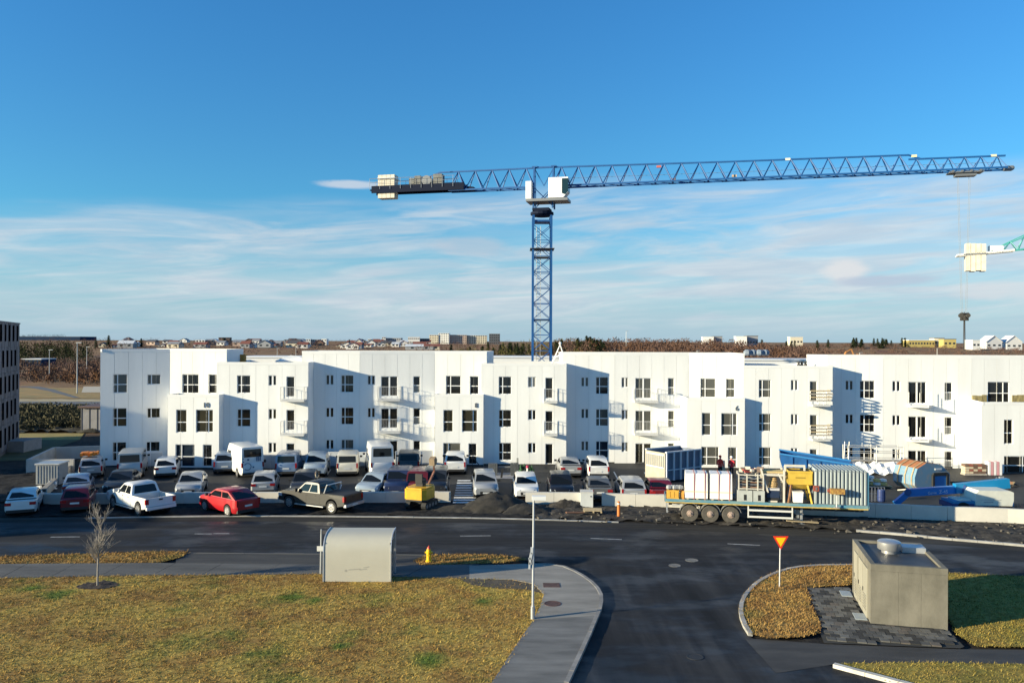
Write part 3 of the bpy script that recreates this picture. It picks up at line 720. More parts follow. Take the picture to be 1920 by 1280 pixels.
for Y in ((310, 487), (595, 767), (875, 1050)): B4.win('d1', 4, 560, 625, *Y, g=0)
# ---- block C
C1 = Face(1055, 72.95, 1152.6, 72.75, ZC); C2 = Face(1152.6, 72.75, 1291, 72.7, ZC); C3 = Face(1291, 72.7, 1395.5, 71.8, ZC)
for Y in ((305, 388), (575, 660), (852, 937)): C1.win('p1', 4, 866, 931, *Y, g=2)
for i, Y in enumerate(((303, 452), (577, 726), (852, 998))): C1.win('n2', 4, 992, 1099, *Y, g=(0, 2, 4)[i])
for Y in ((308, 393), (585, 669), (862, 946)): C2.win('p1', 4, 1213, 1271, *Y, g=2)
for i, Y in enumerate(((313, 487), (592, 766), (872, 1043))): C2.win('dd', 4, 1331, 1468, *Y, g=(2, 2, 1)[i])
for Y in ((313, 460), (592, 736), (870, 1005)): C2.win('c2', 4, 1610, 1666, *Y, g=(3, 2))
C3.win('n2', 5, 335, 465, 315, 480, g=2); C3.win('c2', 5, 553, 630, 318, 480, g=2)
EC = Face(1288, 70.0, 1396.5, 69.7, 6.2)
EC.win('c2', 5, 347, 425, 610, 803, g=2); EC.win('w2', 5, 513, 650, 613, 805, g=2); EC.win('n2', 5, 343, 495, 900, 1062, g=2); EC.win('d2', 5, 571, 647, 905, 1082, g=2)
C4 = Face(1393, 70.35, 1561, 70.0, WC)
for Y in ((328, 480), (617, 770), (905, 1060)): C4.win('n2', 5, 835, 940, *Y, g=2)
for Y in ((330, 418), (622, 712), (912, 1000)): C4.win('p1', 5, 1110, 1172, *Y, g=2)
for Y in ((340, 512), (628, 802), (922, 1092)): C4.win('d1', 5, 1272, 1337, *Y, g=2)
# ---- block D
D1 = Face(1551, 71.35, 1656, 70.85, ZD); D2 = Face(1656, 70.85, 1821.5, 70.5, ZD); D3 = Face(1821.5, 70.5, 2010, 70.35, ZD)
for Y in ((333, 418), (622, 705), (905, 990)): D1.win('p1', 5, 1577, 1645, *Y, g=0)
for Y in ((335, 488), (625, 777), (912, 1065)): D1.win('n2', 5, 1700, 1830, *Y, g=0)
for Y in ((365, 460), (680, 773), (992, 1086)): D2.win('p1', 6, 655, 731, *Y, g=0)
for Y in ((372, 572), (690, 886), (1005, 1195)): D2.win('dd', 6, 798, 970, *Y, g=0)
for Y in ((378, 545), (697, 860), (1013, 1182)): D2.win('c2', 6, 1137, 1211, *Y, g=(3, 0))
D3.win('w2', 6, 1535, 1737, 372, 563, g=0)
ED0 = Face(0, 0, 0, 0, 6.06, a=P3(1824, 70.3), b=P3(1840, 68.0)); ED = Face(1840, 68.0, 2010, 67.85, 6.06)
ED.win('c2', 6, 1685, 1770, 720, 946, g=0); ED.win('w2', 6, 1685, 1930, 1056, 1237, g=0); ED.win('w2', 6, 1900, 2120, 720, 950, g=0)
for f_, lb in ((A1, 'angled left end wall in shade'), (A2, None), (EA, 'projecting two storey entrance bay with the number 10'), (A3, None), (B1, None), (B2, None), (B3, None), (EB, 'projecting two storey entrance bay with the number 8'), (B4, None), (C1, None), (C2, None), (C3, None), (EC, 'projecting two storey entrance bay with the number 6'), (C4, None), (D1, None), (D2, None), (D3, None), (ED0, None), (ED, 'projecting entrance bay at the right edge')): f_.make(lb)
# returns, backs and roofs
def plain(pts, z0, z1, name='wall', m=m_wplain):
    mb = MB()
    for a, b in zip(pts, pts[1:]): mb.quad((a.x, a.y, z0), (b.x, b.y, z0), (b.x, b.y, z1), (a.x, a.y, z1))
    return mb.build(name, m, BLD)
def roof(pts, z):
    mb = MB(); mb.quad(*[(p.x, p.y, z - .22) for p in pts]); r = mb.build('roof', m_roof, BLD)
    n = len(pts); cp = MB(); c = sum(pts, Vector()) / n
    for i in range(n):
        a, b = pts[i], pts[(i + 1) % n]; d = (b - a); 
        if d.length < .1: continue
        nn = Vector((-d.y, d.x, 0)).normalized() * .16
        if nn.dot(c - a) < 0: nn = -nn
        o_ = -nn * .07
        cp.prism([(a + o_).to_2d(), (b + o_).to_2d(), (b + nn).to_2d(), (a + nn).to_2d()] if nn.cross(d).z < 0 else [(b + o_).to_2d(), (a + o_).to_2d(), (a + nn).to_2d(), (b + nn).to_2d()], z - .24 if False else z - .23, z + .012 + rb.uniform(0, .004))
    cp.build('coping', m_wplain, r)
def v(p, d): return Vector((p.x, d, 0))
def block(faces, z, depth, left_back=None, right_back=None):
    pts = [faces[0].a] + [f.b for f in faces]
    l, r = pts[0], pts[-1]; L_, R_ = left_back or Vector((l.x, l.y + depth, 0)), right_back or Vector((r.x, r.y + depth, 0))
    plain([R_, L_], -.05, z); plain([L_, l], -.05, z); plain([r, R_], -.05, z)
    roof(pts + [R_, L_], z)
block([A1, A2], ZA, 4, Vector((-34.5, 77, 0)), P3(456, 75)); block([B1, B2, B3], ZB, 5, None, P3(925, 77)); block([C1, C2, C3], ZC, 5); block([D1, D2, D3], ZD, 5)
block([A3], WA, 8.5); block([B4], WB, 8.5); block([C4], WC, 8.5)
block([EA], 6.4, 2.1); block([EB], 6.35, 1.6); block([EC], 6.2, 3.0); block([ED0, ED], 6.06, 2.4)
# rear wings across the courtyard
for x0, x1, d, z in ((440, 590, 98, 8.97), (900, 1090, 99, 9.05), (1380, 1560, 98, 8.85)):
    a, b = P3(x0, d), P3(x1, d); wm = MB(); wm.bx(a.x, b.x, d, d + 8, 0, z); wm.build('wall', m_wplain, BLD)['label'] = 'rear wing across the courtyard'
    rm = MB(); rm.bx(a.x - .15, b.x + .15, d - .12, d + 8.1, z + .004, z + .16); rm.build('roof', m_wplain, BLD)
# house numbers
m_num = mat('number_metal', (.16, .16, .155), .5, .4)
for f_, px, py, s_, tx in ((EA, 386.5, 759.5, .62, '10'), (EB, 892.8, 760, .60, '8'), (EC, 1381.5, 765.5, .62, '6')):
    u, z = f_.uv(px, py); text('house_number', tx, s_, m_num, BLD, f_.M @ Matrix.Translation((u, -.03, z)) @ Matrix.Rotation(R(90), 4, 'X'), .02)
# yellow-brown insulation boards still showing on block D
m_ins = mat('insulation_board', (.42, .34, .15), .9, col2=(.16, .13, .06), scale=3, stretch=(2.5, 1, .4))
for X0, X1 in ((1388, 1525), (1757, 1990)):
    u0, z1 = D3.uv(1540 + X0 * 380 / 1871, 640 + 490 * 380 / 1871); u1, z0 = D3.uv(1540 + X1 * 380 / 1871, 640 + 557 * 380 / 1871)
    n = round((u1 - u0) / .45)
    for i in range(n):
        a, b = u0 + (u1 - u0) * i / n, u0 + (u1 - u0) * (i + 1) / n
        o = MB().bx(a + .02, b - .02, -.05 - rb.uniform(0, .02), -.004, z0, z1 - rb.uniform(0, .1)).build('insulation_board', m_ins, BLD); o.matrix_local = D3.M
# balconies
m_rail = mat('white_rail', (.70, .70, .69), .5); m_slab = mat('balcony_slab', (.55, .55, .54), .7, var=.08, scale=1)
def balcony(face, c, X0, X1, Ys, depth=1.35, rail=True, drop=0, posts=True, tri=False):
    ox, oy, k = CR[c]
    u0, z = face.uv(ox + k * X0, oy + k * Ys); u1, _ = face.uv(ox + k * X1, oy + k * Ys)
    z += drop; W_ = u1 - u0
    if tri: s_ = MB().prism([(0, -.005), (0, -depth * .55), (W_ * .62, -depth), (W_, -.005)][::-1], -.16, 0)
    else: s_ = MB().bx(0, W_, -depth, -.005, -.16, 0)
    b = s_.build('balcony', m_slab, BLD, fix=True); b.matrix_local = face.M @ Matrix.Translation((u0, 0, z))
    if rail:
        rl = MB(); h = 1.12; path = [(0, -.04), (0, -depth + .03), (W_, -depth + .03), (W_, -.04)]
        if tri: path = [(.03, -.04), (.03, -depth * .53), (W_ * .61, -depth + .05), (W_ - .05, -.04)]
        for (xa, ya), (xb, yb) in zip(path, path[1:]):
            A, B = Vector((xa, ya, 0)), Vector((xb, yb, 0)); ln = (B - A).length
            rl.bar(A + Vector((0, 0, h)), B + Vector((0, 0, h)), .04, .03); rl.bar(A + Vector((0, 0, .09)), B + Vector((0, 0, .09)), .035, .03)
            n = max(2, int(ln / .125))
            for i in range(n + 1):
                q = A.lerp(B, i / n); w_ = .04 if i in (0, n) else .012
                rl.bx(q.x - w_ / 2, q.x + w_ / 2, q.y - w_ / 2, q.y + w_ / 2, .0, h)
        rl.build('railing', m_rail, b)
    else:
        pl = MB()
        for q in ((.05, -.1), (W_ * .3, -depth * .8), (W_ * .9, -.3), (W_ * .62, -depth + .06)): pl.tube((q[0], q[1], 0), (q[0], q[1], 1.15), .022)
        pl.build('post', m_galv, b)
    return b
for Y in (503, 792): balcony(A3, 2, 1650, 1850, Y - 8, .85)
for Y in (497, 773): balcony(B2, 3, 684, 872, Y - 8, .95)
for Y in (517, 795): balcony(B4, 4, 547, 660, Y - 8, .8)
for Y in (513, 790): balcony(C2, 4, 1315, 1512, Y - 8, .85)
for Y in (590, 905): balcony(D2, 6, 797, 1020, Y - 4, 1.15, rail=False, tri=True)
# temporary timber guard rails on block C's right wing
m_timber = mat('raw_timber', (.42, .33, .20), .85, var=.2, scale=4, stretch=(6, 6, 1)); m_timber_g = mat('grey_timber', (.34, .31, .27), .9, var=.2, scale=4)
for Y in (535, 828):
    b = balcony(C4, 5, 1270, 1420, Y - 0, .85, rail=False); bw = b.bound_box[6][0]
    for k in range(4):
        z = .32 + k * .28
        MB().bx(-.3 + .1 * (k % 2), bw + .1 * (k % 3), -.92, -.88, z, z + .10).build('guard_rail', m_timber if k % 2 else m_timber_g, b)
        MB().bx(bw - .03, bw + .01, -.86, -.1, z + .03, z + .15).build('guard_rail', m_timber_g, b)
# terrace screens at ground level
m_screen = mat('screen_glass', (.50, .54, .58), .15, spec=.5); 
def screen(x0, d0, x1, d1, label, h=1.25, seg=1.1, gap=None, shade=None):
    a, b = P3(x0, d0), P3(x1, d1); t = thing('terrace_screen', label, 'screen', a, math.atan2(b.y - a.y, b.x - a.x), 'terrace screens along the white building')
    Lg = (b - a).length; n = max(1, round(Lg / seg)); MB().bx(0, Lg, -.03, .03, h, h + .05).build('top_rail', m_rail, t); MB().bx(0, Lg, -.04, .04, .04, .12).build('bottom_rail', m_galv_dark, t)
    for i in range(n + 1): x = Lg * i / n; MB().bx(x - .03, x + .03, -.028, .028, 0, h).build('post', m_rail, t)
    for i in range(n):
        if gap and i in gap: continue
        MB().bx(Lg * i / n + .04, Lg * (i + 1) / n - .04, -.012, .012, .14, h - .02).build('panel', shade or m_screen, t)
screen(236, 69.0, 305, 69.9, 'bluish glass terrace screen between the silver minibus and the white hatchback')
screen(484, 68.6, 577, 68.3, 'pale glass terrace screen with posts behind the grey-blue van', shade=mat('screen_white', (.66, .67, .67), .3))
screen(596, 70.0, 690, 70.0, 'bluish glass terrace screen between the small cream van and the light blue estate car', 1.3)
screen(742, 70.7, 812, 71.3, 'white terrace screen with narrow slots behind the dark off-roader', 1.3, shade=mat('screen_white', (.66, .67, .67), .3))
# things on the roofs
def rooft(px, d, z): p = P3(px, d); p.z = z; return p
# white lattice A-frame hoist on the roof edge beside the mast
t = thing('roof_hoist', 'white lattice A-frame standing on the roof edge beside the crane mast', 'hoist', rooft(1050, 75.2, WB - .05))
mb = MB()
for s_ in (-.35, .35):
    mb.tube((-.75, s_, 0), (0, s_ * .2, 1.75), .045); mb.tube((.55, s_, 0), (0, s_ * .2, 1.75), .045); mb.tube((-.5, s_ * .7, .7), (.35, s_ * .7, .7), .035)
    mb.tube((-.62, s_ * .85, .35), (.2, s_ * .6, 1.1), .03); mb.tube((.45, s_ * .85, .35), (-.25, s_ * .6, 1.1), .03)
mb.build('frame', m_wplain, t); MB().lathe([(.05, 0), (.13, .06), (.13, .2), (.04, .26)], (0, 0, 1.75), 10).build('sheave', m_wplain, t)
# clutter on the left wing roof
t = thing('roof_tent', 'white sheeted heap on the left wing roof', 'sheet', rooft(551, 74.5, WA - .2))
MB().prism([(-1.5, -.8), (1.5, -.8), (1.7, .8), (-1.3, .8)], 0, .25).add([(-1.5, -.8, .25), (1.5, -.8, .25), (1.7, .8, .25), (-1.3, .8, .25), (-.3, 0, .75), (.5, 0, .62)], [(0, 1, 5, 4), (1, 2, 5), (2, 3, 4, 5), (3, 0, 4)]).build('sheet', m_wplain, t)
o = MB().box((0, 0, .35), (.7, .5, .7)).box((0, 0, .75), (.8, .6, .1)).build('roof_crate', mat('ochre_crate', (.40, .22, .05), .8)); o.location = rooft(453, 74.3, WA - .2); tag(o, 'ochre crate on the wing roof against the tall left block', 'crate')
for i, (px, d) in enumerate(((1497, 73), (1503, 73.2), (1510, 73.1))):
    o = MB().lathe([(.16, 0), (.16, .22), (.10, .30), (.10, .42), (.2, .44), (.2, .5)], n=10).build('roof_vent', mat('dark_vent', (.05, .05, .05), .7)); o.location = rooft(px, d, WC - .2); tag(o, 'small dark vent on the low roof of the right wing', 'roof vent', 'vents on the right wing roof')
t = thing('waste_bags', 'grey-blue bundle of sacks on the far roof of the right courtyard', 'sacks', rooft(1418, 98.5, 9.46))
for i in range(4): MB().lathe([(.3, 0), (.55, .2), (.5, .55), (.25, .75)], (i * .75 - 1.1, .2 * (i % 2), 0), 8).build('sack', mat('blue_sack', (.18, .22, .28), .7), t)

# ================================================================ DARK BUILDING AT THE LEFT
m_dark = mat('dark_cladding', (.125, .118, .132), .7, var=.2, scale=.6, stretch=(1.5, 1.5, .1), spec=.5); m_dark2 = mat('dark_cladding_brown', (.085, .08, .086), .7, var=.2, scale=.6)
DB = thing('dark_apartment_building', 'dark clad five storey block cut by the left edge of the photo', 'building')
c0 = P3(36, 84.5); cx, cy = c0.x, c0.y
fa = Vector((cx + 4.3, cy - 10, 0)); fb = Vector((cx, cy, 0)); dz = 12.85
t_ = (fb - fa).normalized(); n_ = Vector((t_.y, -t_.x, 0)); LL = (fb - fa).length
MB().prism([fa.to_2d() - n_.to_2d() * .05, fb.to_2d() - n_.to_2d() * .05, (fb - n_ * 3).to_2d(), (fa - n_ * 3).to_2d()], -.1, dz - .1).build('wall', m_dark2, DB, fix=True)
MM = Matrix((t_, -n_, Vector((0, 0, 1)))).transposed().to_4x4(); MM.translation = fa
npan = 10
for i in range(npan):
    x0, x1 = LL * i / npan, LL * (i + 1) / npan
    for fz in range(5):
        w_ = MB().bx(x0 + .015, x1 - .015, -.02 - .02 * (i % 3), .03, .4 + fz * 2.5 + .015, .4 + (fz + 1) * 2.5 - .015 - (.06 if fz == 4 else 0)).build('panel', m_dark if (i * 7 + fz * 3) % 5 else m_dark2, DB); w_.matrix_local = MM
        if (i + fz) % 2 == 0 and i < npan - 1:
            q = MB().bx(x0 + .18, x1 - .18, -.09, -.03, .4 + fz * 2.5 + .55, .4 + fz * 2.5 + 2.15).build('window', mat('dark_window', (.003, .003, .004), .9, spec=.0), DB); q.matrix_local = MM
MB().prism([(fa + n_ * .1).to_2d(), (fb + n_ * .1).to_2d(), (fb - n_ * 3).to_2d(), (fa - n_ * 3).to_2d()], dz - .1, dz + .02).build('roof', m_dark, DB, fix=True)
# its porch plinth
o = MB().bx(-.3, 1.8, -2.5, .5, 0, 1.1).build('base_part', mat('dark_concrete', (.20, .205, .21), .8, var=.15, scale=1), DB); o.location = P3(40, 81.0)
# unseen blocks added left of the picture, sized to shade the lower left
OCC = thing('unseen_shade_block', 'dark unseen block added beyond the left edge to cast shade', 'building')
MB().bx(-96, -72, 54.8, 76, 0, 13.6).bx(-86, -63, 33, 43, 0, 9.4).build('wall', m_dark2, OCC); MB().bx(-96.2, -71.8, 54.6, 76.2, 13.6, 13.8).bx(-86.2, -62.8, 32.8, 43.2, 9.4, 9.6).build('roof', m_dark, OCC)
# ================================================================ LEFT BACKGROUND: ramp walls, bank, shed, roads
m_cw = mat('concrete_wall', (.42, .41, .39), .85, var=.12, scale=.8, bump=.08, bscale=15)
m_cw2 = mat('concrete_wall_pale', (.58, .555, .50), .85, var=.07, scale=.8, bump=.06, bscale=15)
t = thing('ramp_wall', 'grey concrete garage ramp walls in shade left of the white building', 'wall')
pA, pB, pC, pD = at(52, 887), at(102, 861), at(187, 858), at(139, 886)
def wallseg(a, b, h0, h1, th=.25, m=m_cw, parent=None, name='wall_segment'):
    d = (b - a); d.z = 0; n = Vector((-d.y, d.x, 0)).normalized() * th / 2
    vs = [a - n, b - n, b + n, a + n]; vs = [Vector((p.x, p.y, 0)) for p in vs]
    mb = MB().add([p for p in vs] + [vs[0] + Vector((0, 0, h0)), vs[1] + Vector((0, 0, h1)), vs[2] + Vector((0, 0, h1)), vs[3] + Vector((0, 0, h0))], [(3, 2, 1, 0), (4, 5, 6, 7), (0, 1, 5, 4), (1, 2, 6, 5), (2, 3, 7, 6), (3, 0, 4, 7)])
    return mb.build(name, m, parent)
wallseg(pA, pB, 1.15, 1.15, .25, m_cw, t); wallseg(pB, pC, 1.15, 1.15, .25, m_cw, t); wallseg(pA, pD, 1.15, 1.15, .25, m_cw, t)
flat('lawn_strip', [gp(-200, 813), gp(158, 812), gp(150, 824), gp(-200, 826)], .02, mat('lit_lawn', (.30, .22, .06), .95, col2=(.22, .18, .05), scale=.5, world=True))  # sunlight on this strip is painted into its bright colour
flat('lawn_shade', [gp(-200, 826), gp(150, 824), gp(110, 838), gp(60, 862), gp(-200, 872)], .016, mat('lawn_green_shade', (.045, .055, .018), .95, var=.3, scale=.6, world=True))  # shade over this lawn is painted in as dark green
lumpy('earth_bank', [gp(-200, 812), gp(188, 812), gp(200, 772), gp(-200, 772)], mat('bank_soil', (.020, .018, .014), .95, col2=(.085, .075, .045), scale=.9, bump=.8, bscale=4, world=True, thr=(.4, .7)), amp=.45, step=.55, seed=8, zf=lambda x, y: 1.0 * max(0, min(1, (y - 96) / 14)))
import random as _r
def shrub_mass(name, label, m, n, px0, px1, d0, d1, r, h, seed, tri):
    q = _r.Random(seed); o = MB()
    for _ in range(n):
        d = q.uniform(d0, d1); x = (q.uniform(px0, px1) - 960) / F * d; V = []; Fc = []
        for _k in range(tri):
            a, b = q.uniform(0, 6.283), q.random(); rr_ = r * math.sqrt(q.random()); k = len(V); s_ = q.uniform(.06, .2); t_ = q.uniform(0, 6.283)
            cx_, cy_, cz_ = x + rr_ * math.cos(a), d + rr_ * math.sin(a), max(0, min(1, (d - 96) / 14)) * 1.0 + h * b * q.uniform(.6, 1)
            V += [(cx_ - s_ * math.cos(t_), cy_ - s_ * math.sin(t_), cz_), (cx_ + s_ * math.cos(t_), cy_ + s_ * math.sin(t_), cz_ + .05), (cx_ + q.uniform(-.1, .1), cy_, cz_ + s_ * q.uniform(1, 2))]; Fc.append((k, k + 1, k + 2))
        o.add(V, Fc)
    o = o.build(name, m); tag(o, label, 'bushes', kind='stuff')
shrub_mass('dark_bushes', 'dark olive bushes covering the bank at far left before the road', mat('bush_dark_olive', (.018, .02, .009), .95, col2=(.085, .075, .035), scale=.8, world=True), 330, -60, 172, 97, 116, 1.1, 1.0, 5, 46)
t = thing('shed', 'small grey panelled shed half hidden behind the white building corner', 'shed', P3(172, 96.5))
MB().bx(-1.3, 3.5, 0, 4, 0, 2.9).build('wall', mat('shed_grey', (.22, .22, .24), .7, var=.15, scale=1), t); MB().bx(-1.5, 3.7, -.3, 4.2, 2.904, 3.1).build('roof', mat('shed_roof', (.10, .06, .06), .7), t)
for i in range(5): MB().bx(-1.28 + i * .95, -1.2 + i * .95, -.05, 0, 0, 2.85).build('batten', mat('shed_batten', (.14, .14, .15), .7), t)
mr_ = mat('far_road', (.11, .11, .115), .8); mk_ = mat('far_verge', (.42, .36, .24), .9, col2=(.30, .22, .10), scale=.3, world=True)
flat('far_road', [gp(-400, 759), gp(420, 760), gp(420, 753.5), gp(-400, 752)], .05, mr_)
flat('far_verge', [gp(-400, 752), gp(420, 753.5), gp(420, 749.5), gp(-400, 746)], .05, mk_)
flat('far_path', [gp(-100, 716), gp(60, 722), gp(100, 730), gp(150, 746), gp(138, 746), gp(90, 733), gp(50, 726), gp(-100, 721)], .06, mr_)
flat('far_field', [gp(-300, 745), gp(420, 748), gp(420, 716), gp(30, 712), gp(-300, 710)], .03, mat('far_field', (.34, .19, .055), .95, col2=(.17, .14, .045), scale=.22, world=True))
flat('far_yard', [gp(153, 736), gp(420, 736), gp(420, 716), gp(160, 716)], .06, mat('far_yard', (.46, .40, .31), .9))
# ================================================================ FAR WOODS, TREES, HOUSES
rf = random.Random(77)
def tz(x, y): return min(terr(x, y), 10.3 if y > 1200 else 12.5)
def leafmat(name, c, c2): return mat(name, c, .95, col2=c2, scale=.35, world=True, spec=.1, detail=4)
m_scrub = leafmat('bare_scrub', (.058, .037, .031), (.15, .090, .070)); m_scrub2 = leafmat('rust_scrub', (.085, .042, .024), (.145, .078, .042))
m_con = leafmat('conifer_needles', (.007, .012, .007), (.034, .042, .016)); m_olive = leafmat('olive_leaves', (.04, .04, .014), (.12, .105, .035)); m_trunk = mat('bark_far', (.05, .04, .033), .9)
def shrub_into(mb, x, y, z, r, h, n, rr):
    V, Fc = [], []
    for _ in range(n):
        a, b = rr.uniform(0, 6.283), rr.random(); q = r * math.sqrt(rr.random()) * (1.05 - .55 * b)
        px, py, pz = x + q * math.cos(a), y + q * math.sin(a), z + h * b
        s = rr.uniform(.16, .42) * (.5 + r * .28)
        k = len(V); t = rr.uniform(0, 6.283)
        V += [(px - s * .5 * math.cos(t), py - s * .5 * math.sin(t), pz - .1), (px + s * .5 * math.cos(t), py + s * .5 * math.sin(t), pz), (px + rr.uniform(-.4, .4) * s, py + rr.uniform(-.4, .4) * s, pz + s * rr.uniform(.7, 1.5))]
        Fc.append((k, k + 1, k + 2))
    mb.add(V, Fc)
def wood(name, label, m, n, fx, fy, r, h, seed, tri=46):
    rr = random.Random(seed); mb = MB()
    for _ in range(n):
        y = fy(rr); x = fx(rr, y); k = rr.uniform(.6, 1.25)
        shrub_into(mb, x, y, tz(x, y) - .2, r * k, h * k, tri, rr)
    o = mb.build(name, m); return tag(o, label, 'woodland', kind='stuff')
def xr(p0, p1): return lambda rr, y: (rr.uniform(p0, p1) - 960) / F * y
wood('birch_scrub', 'reddish brown leafless scrub covering the low hill behind the building', m_scrub, 1150, xr(1040, 1560), lambda rr: rr.uniform(250, 400), 2.6, 4.2, 1)
wood('birch_scrub', 'rust coloured leafless bushes scattered over the hill', m_scrub2, 260, xr(1080, 1480), lambda rr: rr.uniform(260, 380), 2.2, 3.6, 2)
wood('birch_scrub', 'low brown scrub at the far left between road and dark wood', m_scrub, 420, xr(-40, 330), lambda rr: rr.uniform(205, 330), 2.2, 2.6, 3)
wood('birch_scrub', 'rust brown bushes in the left background field', m_scrub2, 60, xr(60, 190), lambda rr: rr.uniform(195, 240), 1.6, 2.0, 4)
wood('birch_scrub', 'hazy brown garden trees among the distant houses', m_scrub, 700, xr(60, 960), lambda rr: rr.uniform(430, 1250), 4.0, 5.0, 5, 26)
wood('dark_wood', 'dark evergreen wood in the far left background', m_con, 330, xr(-60, 170), lambda rr: rr.uniform(335, 440), 3.0, 7.0, 6)
wood('birch_scrub', 'olive green bushes among the wood behind the crane', m_olive, 160, xr(860, 1120), lambda rr: rr.uniform(270, 380), 2.4, 4.0, 7)
wood('birch_scrub', 'brown heather and low scrub on the right horizon', m_scrub, 650, xr(1480, 1990), lambda rr: rr.uniform(240, 720), 2.6, 1.9, 8)
o_ = MB(); rq = random.Random(91)
for k in range(130):
    px_ = rq.uniform(36, 122); d_ = rq.uniform(1570, 1620); shrub_into(o_, (px_ - 960) / F * d_, d_, 12, 4.5, rq.uniform(6, 10.5), 26, rq)
tag(o_.build('hill_wood', mat('far_hazed_wood', (.015, .035, .06), .95)), 'bluish wood standing over the long dark rise on the left horizon', 'woodland', kind='stuff')  # distance haze painted into the bluish wood colour
# conifers, each its own tree, in a few shapes
def conifer_meshes(seed):
    rr = random.Random(seed); mb = MB(); V, Fc = [], []
    for lv in range(9):
        b = lv / 9; r = .30 * (1 - b) ** .8 + .02
        for k in range(9):
            a = rr.uniform(0, 6.283); i = len(V); s = rr.uniform(.7, 1.25)
            c = (r * s * math.cos(a), r * s * math.sin(a), .12 + b * .86 - .05 * s)
            V += [(0, 0, .18 + b * .84), (c[0] - .10 * math.sin(a), c[1] + .10 * math.cos(a), c[2]), (c[0] + .10 * math.sin(a), c[1] - .10 * math.cos(a), c[2] - .02)]
            Fc.append((i, i + 1, i + 2))
    mb.add(V, Fc); return mb.mesh('crown', m_con)
CONM = [conifer_meshes(s) for s in range(4)]; TRK = MB().tube((0, 0, 0), (0, 0, .5), .03, .02, 5).mesh('trunk', m_trunk)
def conifer(px, d, h, label):
    x = (px - 960) / F * d; z = tz(x, d) - .2
    t = thing('conifer_tree', label, 'tree', (x, d, z), rf.uniform(0, 6), 'distant evergreen trees')
    for nm, me in (('crown', rf.choice(CONM)), ('trunk', TRK)):
        o = link(nm, me, t); w = h * rf.uniform(.8, 1.15); o.scale = (w, w, h)
for k in range(46):
    px = rf.uniform(1034, 1132) if k % 3 else rf.uniform(870, 998)
    conifer(px, rf.uniform(300, 350), rf.uniform(3.8, 7.0), 'pointed dark evergreen in the row right of the crane mast' if px > 1020 else 'pointed dark evergreen in the wood left of the crane mast')
for k in range(34):
    px = rf.choice((rf.uniform(1505, 1562), rf.uniform(1590, 1650), rf.uniform(1420, 1500), rf.uniform(1650, 1705)))
    conifer(px, rf.uniform(560, 640), rf.uniform(5, 8), 'low dark evergreen on the right skyline above the brown heath')
for px, d, h in ((204, 700, 12), (265, 720, 9), (180, 650, 8), (238, 690, 7), (420, 900, 9), (655, 800, 8), (915, 420, 7), (846, 430, 7), (1353, 400, 7), (1240, 395, 6)):
    conifer(px, d, h, 'lone dark evergreen rising over the town skyline')
# houses of the town
hw = {n: mat('house_' + n, c, .9, spec=.15) for n, c in (('white', (.74, .73, .70)), ('cream', (.62, .56, .44)), ('pink', (.58, .44, .36)), ('grey', (.30, .31, .33)), ('dark', (.10, .11, .13)), ('yellow', (.42, .34, .13)), ('blue', (.012, .034, .080)), ('brown', (.16, .11, .09)))}
hr = {n: mat('roofing_' + n, c, .8) for n, c in (('red', (.20, .07, .05)), ('dark', (.07, .07, .08)), ('grey', (.22, .23, .25)), ('pale', (.55, .57, .60)), ('white', (.75, .75, .75)))}
m_fw = mat('far_window', (.03, .035, .04), .2)
def house(px0, px1, ytop, d, wall, roof_, label, gable=False, flatr=False, zbase=None, wins=0, rows=1, cat='house', depth=9, group='distant houses'):
    a, b = (px0 - 960) / F * d, (px1 - 960) / F * d; _, v_ = ray((px0 + px1) / 2, ytop); zt = H + v_ * d
    zb = tz((a + b) / 2, d) - .3 if zbase is None else zbase
    w_ = b - a; t = thing('house', label, cat, ((a + b) / 2, d, zb), rf.uniform(-.12, .12) if w_ < 25 else 0, group)
    h = max(2.2, zt - zb); hx = w_ / 2
    if flatr:
        MB().bx(-hx, hx, 0, depth, 0, h).build('wall', hw[wall], t); MB().bx(-hx - .2, hx + .2, -.2, depth + .2, h + .003, h + .35).build('roof', hr[roof_], t); he = h
    elif gable:      # gable end towards us
        he = h * .58
        MB().extr([(-hx, 0), (hx, 0), (hx, he), (0, h), (-hx, he)], 0, depth).build('wall', hw[wall], t)
        r_ = MB()
        for s_ in (-1, 1): r_.add([(s_ * (hx + .5), -.5, he - .35), (s_ * (hx + .5), depth + .5, he - .35), (0, depth + .5, h + .2), (0, -.5, h + .2), (s_ * (hx + .5), -.5, he - .05), (s_ * (hx + .5), depth + .5, he - .05), (0, depth + .5, h + .5), (0, -.5, h + .5)], [(0, 1, 2, 3), (4, 5, 6, 7), (0, 3, 7, 4), (0, 1, 5, 4), (1, 2, 6, 5)])
        r_.build('roof', hr[roof_], t)
    else:            # eaves towards us
        he = h * .6; q = [(0, -.4, he - .2), (0, depth + .4, he - .2)]
        MB().bx(-hx, hx, 0, depth, 0, he).build('wall', hw[wall], t)
        MB().add([(-hx - .3, -.5, he + .01), (hx + .3, -.5, he + .01), (hx + .3, depth + .5, he + .01), (-hx - .3, depth + .5, he + .01), (-hx - .3, depth / 2, h), (hx + .3, depth / 2, h)], [(0, 1, 5, 4), (2, 3, 4, 5), (1, 2, 5), (3, 0, 4), (3, 2, 1, 0)]).build('roof', hr[roof_], t)
    for r_ in range(rows):
        for i in range(wins):
            x = -hx + w_ * (i + .5) / wins; ww = min(1.1, w_ / wins * .28); z = he * (r_ + .45) / rows
            MB().bx(x - ww, x + ww, -.06, -.004, z, z + min(1.4, he / rows * .5)).build('window', m_fw, t)
    return t
